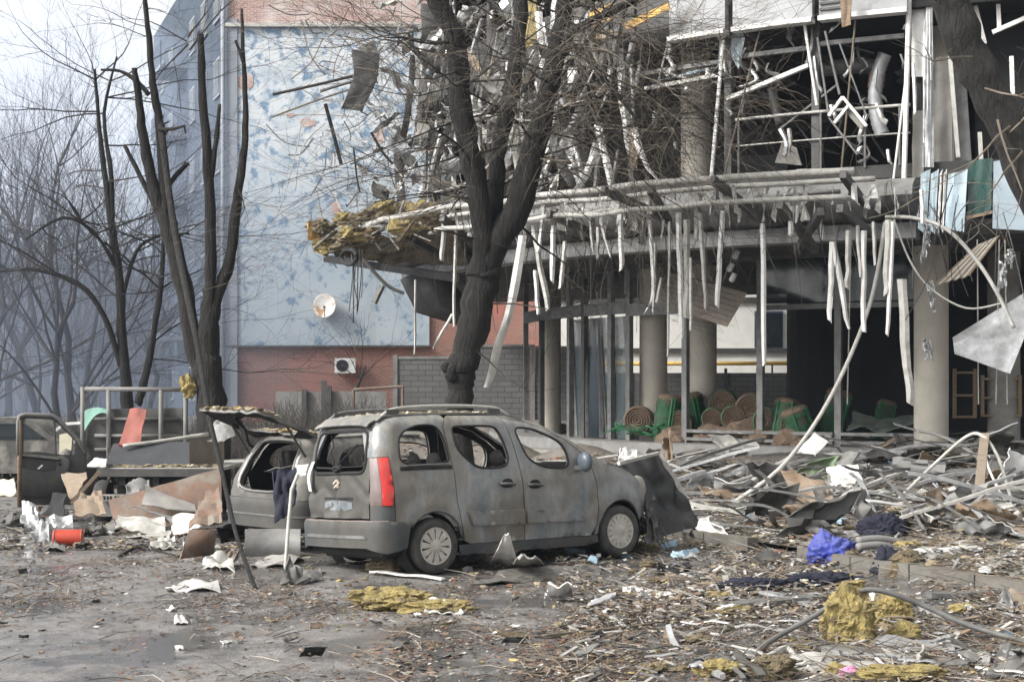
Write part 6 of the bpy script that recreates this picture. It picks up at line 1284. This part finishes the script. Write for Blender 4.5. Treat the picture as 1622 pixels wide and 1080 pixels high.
shard('grey_slab', 'upright grey panel near the foot of the right column', 'panel', [(1540, 712, None), (1575, 700, None), (1612, 668, 23.8), (1560, 690, 23.8)], 'alu', .03, 8, .02)
shard('tarpaulin', 'crumpled grey green tarpaulin on the floor of the gutted shop', 'tarpaulin', [(1340, 682, ray(1340, 12)[0]), (1458, 680, ray(1458, 12)[0]), (1450, 660, ray(1450, 11)[0]), (1352, 662, ray(1352, 11)[0])], mat('grey_green_tarp', (.13, .16, .13), (.08, .10, .085), 4, .8, .3), .18, 5, .02, (14, 10))
shard('white_board', 'white square board resting against the leaning pole', 'board', [(1262, 715, 25.6), (1292, 722, 25.4), (1312, 700, 25.7), (1290, 686, 25.8)], 'white', .02, 5, .03)
shard('grey_case', 'dark grey plastic casing lying behind the broken branch tip', 'casing', [(446, 930, None), (490, 925, None), (475, 898, 16.9), (455, 886, 17.0)], 'dsteel', .07, 5, .02)
shard('grey_case', 'grey blue plastic tray right of the dark casing', 'casing', [(478, 926, None), (512, 920, None), (508, 906, None), (474, 910, None)], 'steel', .06, 8, .02)
shard('white_sheet', 'white torn sheet flat on the road left of the branch tip', 'sheet', [(262, 938, None), (350, 938, None), (336, 918, None), (282, 926, None)], 'white', .09, 4)
shard('white_sheet', 'small white scrap on the open road at lower left', 'scrap', [(276, 990, None), (298, 990, None), (288, 978, None), (276, 980, None)], 'white', .03, 6)
shard('white_sheet', 'ragged white scrap in the road centre below the black trim', 'scrap', [(862, 950, None), (908, 948, None), (905, 920, 15.2), (870, 928, 15.2)], 'white', .10, 8)
lump('insulation_block', 'long olive yellow insulation slab at the bottom edge right of centre', 'insulation', 1425, 1076, .17, (1.9, .7, .42), 'wool', 31, .8)
lump('insulation_block', 'ragged yellow insulation at the foot of the curling aluminium strip', 'insulation', 1140, 1068, .12, (1.3, .9, .55), 'wool', 33, .9)
lump('insulation_block', 'brownish insulation clump just left of the bent pipe foot', 'insulation', 1225, 1072, .14, (1.2, .9, .7), 'woold', 35, .8)
shard('bent_sheet', 'crumpled grey sheet in the bottom right corner', 'sheet', [(1560, 1078, None), (1640, 1075, None), (1632, 1020, 12.2), (1585, 1022, 12.2)], 'steel', .10, 21, .012, (10, 10))
shard('bent_sheet', 'folded pale sheet beside the grey sheet in the bottom right corner', 'sheet', [(1500, 1066, None), (1560, 1070, None), (1575, 1038, 12.4), (1520, 1040, 12.5)], 'offw', .09, 23, .012, (9, 9))
shard('bent_sheet', 'grey triangular sheet standing above the right end of the bent pipe', 'sheet', [(1575, 968, None), (1608, 970, None), (1600, 938, 14.9), (1588, 936, 14.9)], 'steel', .04, 25)
shard('bent_sheet', 'long pale sheet lying in front of the crumpled white sheet', 'sheet', [(1230, 1062, None), (1420, 1068, None), (1410, 1050, None), (1250, 1046, None)], 'offw', .07, 27, .012, (12, 6))
shard('bent_sheet', 'dark folded sheet left of the bent pipe foot', 'sheet', [(1096, 1052, None), (1160, 1058, None), (1150, 1030, 12.7), (1110, 1028, 12.8)], 'dsteel', .08, 29)
for k, (pts, lab) in enumerate(((((1470, 1076, None), (1520, 1046, 12.2), (1580, 1034, 12.3), (1650, 1040, None)), 'upper black cable looping into the bottom right corner'), (((1440, 1082, None), (1510, 1060, 12.0), (1590, 1052, 12.0), (1650, 1062, None)), 'lower black cable looping into the bottom right corner'), (((860, 1012, None), (930, 1004, None), (1010, 996, None), (1070, 984, None)), 'pale thin stick lying left of the curling aluminium strip'))):
    rod('cable' if k < 2 else 'stick', lab, 'cable' if k < 2 else 'stick', pts, .012, 'dark' if k < 2 else 'ptwig')
plank('metal_beam', 'grey channel lying across the kerb at the far right', 'beam', (1470, 950, None), (1620, 925, None), .14, .05, 'steel')
shard('board', 'flat brown board on the road behind the flat grey beam', 'board', [(1100, 930, None), (1150, 932, None), (1160, 918, None), (1105, 916, None)], 'wood', .04, 41)
# ---------------------------------------------------------------- alike pieces in the rubble, each its own object
LM = [(1232, 745, 'the leaning white pole'), (1330, 745, 'the torn green sheet'), (1560, 720, 'the white hooped tube'), (1315, 870, 'the blue tarpaulin'), (1400, 830, 'the dark navy clothes'), (1070, 780, 'the black panel'), (1345, 970, 'the tall insulation block'), (1190, 960, 'the flat grey beam'),
      (1460, 700, 'the right column foot'), (1160, 705, 'the green rolls'), (1590, 900, 'the white beams at the right edge'), (1500, 980, 'the right end of the arched pipe'), (1080, 1030, 'the curling aluminium strip'), (640, 950, 'the spread insulation heap'), (850, 915, 'the long black trim'), (680, 890, 'the rear wheel'), (985, 870, 'the front wheel'),
      (885, 935, 'the ragged white scrap'), (470, 915, 'the dark grey casing'), (405, 930, 'the broken branch tip'), (108, 850, 'the red canister'), (310, 870, 'the standing rusty plate'), (290, 985, 'the small white scrap'), (240, 865, 'the short bent branch'), (800, 1040, 'the bottom centre of the view'), (100, 1000, 'the bottom left corner'), (1280, 1060, 'the looped white strip')]
CW = {'alu': 'silver', 'white': 'white', 'offw': 'dirty white', 'steel': 'grey', 'dsteel': 'dark grey', 'wood': 'brown', 'concd': 'mid grey', 'foam': 'pale blue', 'wool': 'yellow', 'woold': 'brownish', 'plastic': 'black', 'dark': 'charred black', 'rust': 'rusty'}
USED = {}
def where(p, m, what, size):
    px = CX+p.x/p.y*F; py = YH+(H-p.z)/p.y*F; b = min(LM, key=lambda q: (q[0]-px)**2+((q[1]-py)*1.8)**2); dx, dy = px-b[0], py-b[1]
    rel = ('right of ' if dx > 0 else 'left of ') if abs(dx) > abs(dy)*1.6 else ('in front of ' if dy > 0 else 'behind ')
    for k in (CW[m]+' '+what+' '+rel+b[2], ('larger ' if size else 'smaller ')+CW[m]+' '+what+' '+rel+b[2], CW[m]+' '+what+' farther '+rel+b[2], CW[m]+' '+what+' lying near '+b[2]+', '+rel.replace(' of ', '').strip()+' side'):
        if k not in USED: USED[k] = 1; return k
    return CW[m]+' '+what+' among several near '+b[2]
def field(n, reg, avoid=None):
    out = []
    while len(out) < n:
        px = U(reg[0], reg[2]); py = U(reg[1], reg[3])
        if avoid and avoid(px, py): continue
        out.append(gpt(px, py))
    return out
for p in field(85, (1000, 712, 1660, 850)):
    L_ = U(.35, 1.5); an = U(0, pi); pit = U(-.28, .28); dv = Vector((cos(an)*cos(pit), sin(an)*cos(pit), sin(pit)))*L_; mb = MB(); w = U(.03, .11); sd = U(0, 50); up = Vector((0, 0, .05+abs(dv.z)/2)); sv = dv.cross(Vector((0, 0, 1))).normalized()*w/2
    mb.sheet(lambda u, v: p+up+dv*(u-.5)+sv*(v*2-1)+Vector((0, 0, .10*noise.noise(Vector((u*2, sd, 0)))+.3*w*(v-.5)*sin(u*4+sd))), 7, 2, .014)
    m_ = rnd.choice(('alu', 'white', 'offw', 'steel', 'offw', 'steel')); tag(mb.build('cladding_strip', M[m_], smooth='angle'), where(p, m_, 'torn cladding strip', L_ > .8), 'strip', 'cladding strips in the rubble')
for p in field(58, (960, 925, 1660, 1078)):
    L_ = U(.2, .8); an = U(0, pi); dv = Vector((cos(an), sin(an)*.8, U(-.15, .15)))*L_; mb = MB(); w = U(.02, .07); sd = U(0, 50); sv = dv.cross(Vector((0, 0, 1))).normalized()*w/2
    mb.sheet(lambda u, v: p+Vector((0, 0, .04+abs(dv.z)/2))+dv*(u-.5)+sv*(v*2-1)+Vector((0, 0, .06*noise.noise(Vector((u*2, sd, 0))))), 6, 2, .01)
    m_ = rnd.choice(('alu', 'offw', 'steel', 'dsteel', 'wood', 'white')); tag(mb.build('metal_scrap', M[m_], smooth='angle'), where(p, m_, 'narrow scrap strip', L_ > .5), 'scrap', 'scrap strips in the foreground')
for p in field(60, (1040, 715, 1660, 900))+field(26, (900, 930, 1660, 1075)):
    mb = MB(); s_ = U(.12, .42)*min(1, p.y/20); a = Vector((U(-1, 1), U(-1, 1), U(-.3, .3))).normalized()*s_; b = Vector((U(-1, 1), U(-1, 1), U(-.2, .9))).normalized()*s_*U(.4, .9); p.z += .06
    mb.sheet(crumple(p, p+a, p+a+b, p+b, s_*.18, U(0, 99)), 5, 5, .014); m_ = rnd.choice(('white', 'offw', 'steel', 'concd', 'wood', 'alu', 'foam', 'dsteel')); tag(mb.build('broken_sheet', M[m_], smooth='angle'), where(p, m_, 'broken sheet piece', s_ > .28), 'sheet', 'broken sheets in the rubble')
for p in field(46, (980, 715, 1660, 1070)):
    mb = MB(); r = U(.04, .12)*p.y/20; mb.wool((p.x, p.y, p.z+r*.35), r, 3, (1.4, 1, .6), U(1, 90), 1.2); m_ = rnd.choice(('wool', 'woold', 'woold')); tag(mb.build('insulation_piece', M[m_]), where(p, m_, 'insulation piece', r > .08), 'insulation', 'insulation pieces in the rubble')
for p in field(44, (420, 875, 1100, 1060)):
    mb = MB(); s_ = U(.05, .18); a = Vector((U(-1, 1), U(-1, 1), U(-.1, .1))).normalized()*s_; b = Vector((U(-1, 1), U(-1, 1), U(0, .5))).normalized()*s_*U(.3, .8); p.z += .02
    mb.sheet(crumple(p, p+a, p+a+b, p+b, s_*.2, U(0, 99)), 4, 4, .008); m_ = rnd.choice(('white', 'dsteel', 'wood', 'plastic', 'woold', 'steel', 'dark')); tag(mb.build('scrap', M[m_], smooth='angle'), where(p, m_, 'small scrap', s_ > .11), 'scrap', 'scraps on the road before the van')
for p in field(34, (-20, 870, 420, 1040)):
    mb = MB(); s_ = U(.04, .14); a = Vector((U(-1, 1), U(-1, 1), U(-.1, .1))).normalized()*s_; b = Vector((U(-1, 1), U(-1, 1), U(0, .4))).normalized()*s_*U(.3, .8); p.z += .015
    mb.sheet(crumple(p, p+a, p+a+b, p+b, s_*.2, U(0, 99)), 4, 4, .008); m_ = rnd.choice(('white', 'dsteel', 'wood', 'plastic', 'offw', 'rust', 'dark')); tag(mb.build('scrap', M[m_], smooth='angle'), where(p, m_, 'small scrap', s_ > .09), 'scrap', 'scraps on the open road')
for i, p in enumerate(field(64, (1000, 708, 1660, 835))):      # long metal profiles heaped on the slope
    L_ = U(.9, 2.6); an = U(-.5, .6) if rnd.random() < .7 else U(0, pi); pit = U(-.30, .34); dv = Vector((cos(an)*cos(pit), sin(an)*cos(pit), sin(pit)))*L_; w = U(.03, .095); sd = U(0, 50); up = Vector((0, 0, .06+abs(dv.z)*.42)); sv = dv.cross(Vector((0, 0, 1))).normalized()*w/2
    mb = MB(); B_ = U(.0, .16)
    mb.sheet(lambda u, v: p+up+dv*(u-.5)+sv*(v*2-1)+Vector((0, 0, B_*sin(u*pi)+.06*noise.noise(Vector((u*2.5, sd, 0))))), 9, 1, .012)
    mb.sheet(lambda u, v: p+up+dv*(u-.5)+sv+Vector((0, 0, -w*.55*v+B_*sin(u*pi)+.06*noise.noise(Vector((u*2.5, sd, 0))))), 9, 1, .012)
    m_ = rnd.choice(('alu', 'steel', 'offw', 'steel', 'dsteel', 'offw')); tag(mb.build('metal_profile', M[m_], smooth='angle'), where(p, m_, 'long angle profile', L_ > 1.6), 'profile', 'metal profiles heaped before the building')
for i, p in enumerate(field(46, (1010, 706, 1660, 860))):
    s_ = U(.35, .95); a = Vector((U(-1, 1), U(-.6, .6), U(-.25, .25))).normalized()*s_; b = Vector((U(-.7, .7), U(-1, 1), U(.1, .8))).normalized()*s_*U(.35, .8); p.z += .05; mb = MB()
    mb.sheet(crumple(p-a/2, p+a/2, p+a/2+b, p-a/2+b, s_*.20, U(0, 99), 2.5), 9, 7, .014); m_ = rnd.choice(('steel', 'offw', 'concd', 'dsteel', 'alu', 'wood', 'white')); tag(mb.build('bent_cladding_sheet', M[m_], smooth='angle'), where(p, m_, 'bent cladding sheet', s_ > .6), 'sheet', 'bent cladding sheets heaped before the building')
LM += [(60, 830, 'the silver sheets'), (180, 800, 'the truck wheel'), (420, 870, 'the curved grey sheet'), (230, 850, 'the crushed panel'), (20, 800, 'the open truck door')]
for p in field(44, (-10, 800, 470, 880)):
    mb = MB(); s_ = U(.10, .38); a = Vector((U(-1, 1), U(-1, 1), U(-.2, .2))).normalized()*s_; b = Vector((U(-1, 1), U(-1, 1), U(-.1, .8))).normalized()*s_*U(.3, .8); p.z += .03
    mb.sheet(crumple(p, p+a, p+a+b, p+b, s_*.22, U(0, 99)), 5, 5, .012); m_ = rnd.choice(('white', 'dsteel', 'wood', 'plastic', 'offw', 'rust', 'dark', 'steel', 'concd')); tag(mb.build('broken_sheet', M[m_], smooth='angle'), where(p, m_, 'broken panel piece', s_ > .25), 'sheet', 'broken panels round the truck')
# ---------------------------------------------------------------- what nobody could count
PAL_ROAD = ((.13, .085, .055), (.17, .11, .07), (.10, .07, .05), (.20, .13, .085), (.07, .055, .045), (.24, .19, .14), (.38, .36, .33), (.045, .042, .04), (.19, .085, .05))
PAL_RUB = ((.13, .095, .065), (.17, .13, .09), (.10, .08, .06), (.20, .165, .12), (.07, .06, .05), (.24, .20, .155), (.17, .085, .055))+((.24, .185, .095), (.42, .40, .37), (.55, .53, .50), (.30, .28, .25), (.22, .19, .15), (.20, .18, .16), (.33, .27, .16), (.12, .115, .11))
def flake(mb, p, s_):
    a = U(0, 2*pi); t = Vector((U(-.32, .32), U(-.32, .32), 1)).normalized(); u = t.orthogonal().normalized(); v = t.cross(u); u, v = u*cos(a)+v*sin(a), v*cos(a)-u*sin(a); q = U(.35, .9)
    k = t*s_*U(-.25, .25); mb.add([p-u*s_-v*s_*q*.6, p+u*s_*.2-v*s_*q+k, p+u*s_, p+u*s_*.1+v*s_*q+k, p-u*s_*.9+v*s_*.3], [(0, 1, 2, 3), (0, 3, 4)])
def place(px, py, w):                                         # thinner on the open lower left
    return True
def dens(px, py):
    d = .35+.65*min(1, max(0, (px-350)/700))
    if 868 < py < 965: d = max(d, .8)
    if px < 620 and py > 985: d *= .30
    p = noise.noise(Vector((px*.006, py*.016, 2.0)))+.35*noise.noise(Vector((px*.02, py*.05, 5.0))); return d*min(1, max(.12, .55+p*1.3))
def scatter(n, reg):
    out = []
    while len(out) < n:
        px = U(reg[0], reg[2]); py = reg[1]+(reg[3]-reg[1])*rnd.random()**1.0
        if rnd.random() < dens(px, py): out.append(gpt(px, py))
    return out
mb = MB()
for p in scatter(26000, (-60, 850, 1700, 1110)):
    k_ = U(.6, 1.25); mb.col = tuple(c*k_ for c in rnd.choice(PAL_ROAD if p.x < 1.6 else PAL_RUB)); p.z += U(.003, .014); flake(mb, p, U(.006, .022)*(1 if rnd.random() < .93 else 2))
for p in scatter(4200, (560, 930, 1700, 1110)):
    k_ = U(.6, 1.2); mb.col = tuple(c*k_ for c in rnd.choice(PAL_ROAD)); p.z += U(.006, .03); flake(mb, p, U(.018, .040))
tag(stuff(mb.build('leaf_litter', M['litter'])), 'brown leaves and flakes strewn over the wet road', 'litter')
mb = MB()
for p in scatter(20000, (880, 700, 1720, 1000))+scatter(1800, (640, 690, 900, 790))+scatter(1800, (1700, 700, 1960, 1000)):
    k_ = U(.6, 1.25); mb.col = tuple(c*k_ for c in rnd.choice(PAL_RUB)); p.z += U(.01, .09); flake(mb, p, U(.010, .042)*(1 if rnd.random() < .9 else 2.2)*min(1.2, p.y/19))
for p in scatter(5200, (-60, 770, 560, 872)):
    k_ = U(.6, 1.25); mb.col = tuple(c*k_ for c in rnd.choice(PAL_RUB)); p.z += U(.004, .05); flake(mb, p, U(.015, .06))
for p in scatter(1300, (900, 702, 1720, 930))+scatter(420, (900, 930, 1720, 1090)):
    k_ = U(.6, 1.2); mb.col = tuple(c*k_ for c in rnd.choice(((.45, .44, .42), (.32, .31, .29), (.25, .24, .23), (.12, .115, .11), (.22, .16, .10), (.36, .33, .28), (.08, .075, .07)))); L_ = U(.06, .42)*p.y/22; a = U(0, pi); d = Vector((cos(a), sin(a), U(-.25, .35)))*L_; p.z += .03+abs(d.z)*.4; mb.bar(p-d/2, p+d/2, U(.008, .04), U(.004, .014))
tag(stuff(mb.build('rubble_flakes', M['litter'])), 'splintered flakes covering the rubble slope', 'rubble')
mb = MB()
for p in scatter(3600, (-60, 845, 1700, 1100))+scatter(2400, (900, 700, 1720, 900))+scatter(500, (640, 690, 900, 790))+scatter(400, (1700, 700, 1960, 960)):
    k_ = U(.55, 1.2); mb.col = tuple(c*k_ for c in rnd.choice(PAL_ROAD if p.x < 1.6 else PAL_RUB)); r = U(.004, .017) if kdist(p.x, p.y) < 0 else U(.014, .07); p.z += r*.4; mb.chunk(p, r, 1, .9, (U(.7, 2.0), U(.5, 1.2), U(.25, .7)), U(1, 99))
tag(stuff(mb.build('rubble', M['litter'])), 'small broken chunks mixed through the debris', 'rubble')
mb = MB()
for p in scatter(2000, (-60, 850, 1700, 1100))+scatter(900, (-60, 770, 560, 872))+scatter(2600, (900, 700, 1720, 930)):
    a = U(0, pi); L_ = U(.06, .38)*(1 if p.x < 1.6 else 1.8); d = Vector((cos(a), sin(a), U(-.1, .3))); p.z += .012; mb.col = rnd.choice(((.07, .055, .04), (.11, .085, .06), (.05, .042, .035), (.19, .15, .11), (.28, .25, .21)))
    mb.tube([p, p+d*L_*.5+Vector((U(-.03, .03), U(-.03, .03), U(0, .03))), p+d*L_], [U(.003, .006), .004, .002], 3, False)
tag(stuff(mb.build('twig_litter', M['litter'])), 'broken twigs strewn over road and rubble', 'twigs')
mb = MB()
for p in scatter(900, (900, 705, 1720, 1090))+scatter(160, (420, 870, 1000, 1060)):
    k_ = U(.55, 1.1); mb.col = tuple(c*k_ for c in rnd.choice(((.40, .31, .12), (.30, .24, .12), (.24, .19, .12), (.34, .29, .19)))); r = U(.010, .034)*p.y/17; p.z += r*.3; mb.chunk(p, r, 1, .9, (1.5, 1.1, .6), U(1, 99))
tag(stuff(mb.build('insulation_crumbs', M['litter'])), 'crumbs of yellow insulation scattered through the debris', 'insulation')
# ================================================================ smoke in the air
mb = MB(); mb.box((0, 190, 9.7), (640, 500, 22.4))
me = bpy.data.meshes.new('haze'); me.from_pydata([tuple(Vector(v)-Vector((0, 190, -1.5))) for v in mb.v], [], mb.f); ho = bpy.data.objects.new('haze', me); COL.objects.link(ho); ho.location = (0, 190, -1.5)
hm = bpy.data.materials.new('haze'); hm.use_nodes = True; t = hm.node_tree; t.nodes.clear(); o_ = t.nodes.new('ShaderNodeOutputMaterial'); pv = t.nodes.new('ShaderNodeVolumePrincipled')
pv.inputs['Color'].default_value = (.72, .84, 1.0, 1); pv.inputs['Density'].default_value = .0003; pv.inputs['Anisotropy'].default_value = .0
t.links.new(pv.outputs[0], o_.inputs['Volume']); me.materials.append(hm); stuff(ho); tag(ho, 'thin blue grey smoke filling the air over the street', 'haze')

# thicker drifting smoke among the trees down the street
tq, Tq = ICO[3]; me = bpy.data.meshes.new('smoke'); me.from_pydata([(q.x*32, q.y*52, q.z*17) for q in tq], [], Tq); sk_ = bpy.data.objects.new('smoke', me); COL.objects.link(sk_); sk_.location = (-35, 79, 5)
sm_ = bpy.data.materials.new('smoke'); sm_.use_nodes = True; t = sm_.node_tree; t.nodes.clear(); o_ = t.nodes.new('ShaderNodeOutputMaterial'); pv = t.nodes.new('ShaderNodeVolumePrincipled')
pv.inputs['Color'].default_value = (.70, .81, 1.0, 1); pv.inputs['Density'].default_value = .0105
t.links.new(pv.outputs[0], o_.inputs['Volume']); me.materials.append(sm_); stuff(sk_); tag(sk_, 'bluish smoke drifting among the bare trees at the left', 'smoke')
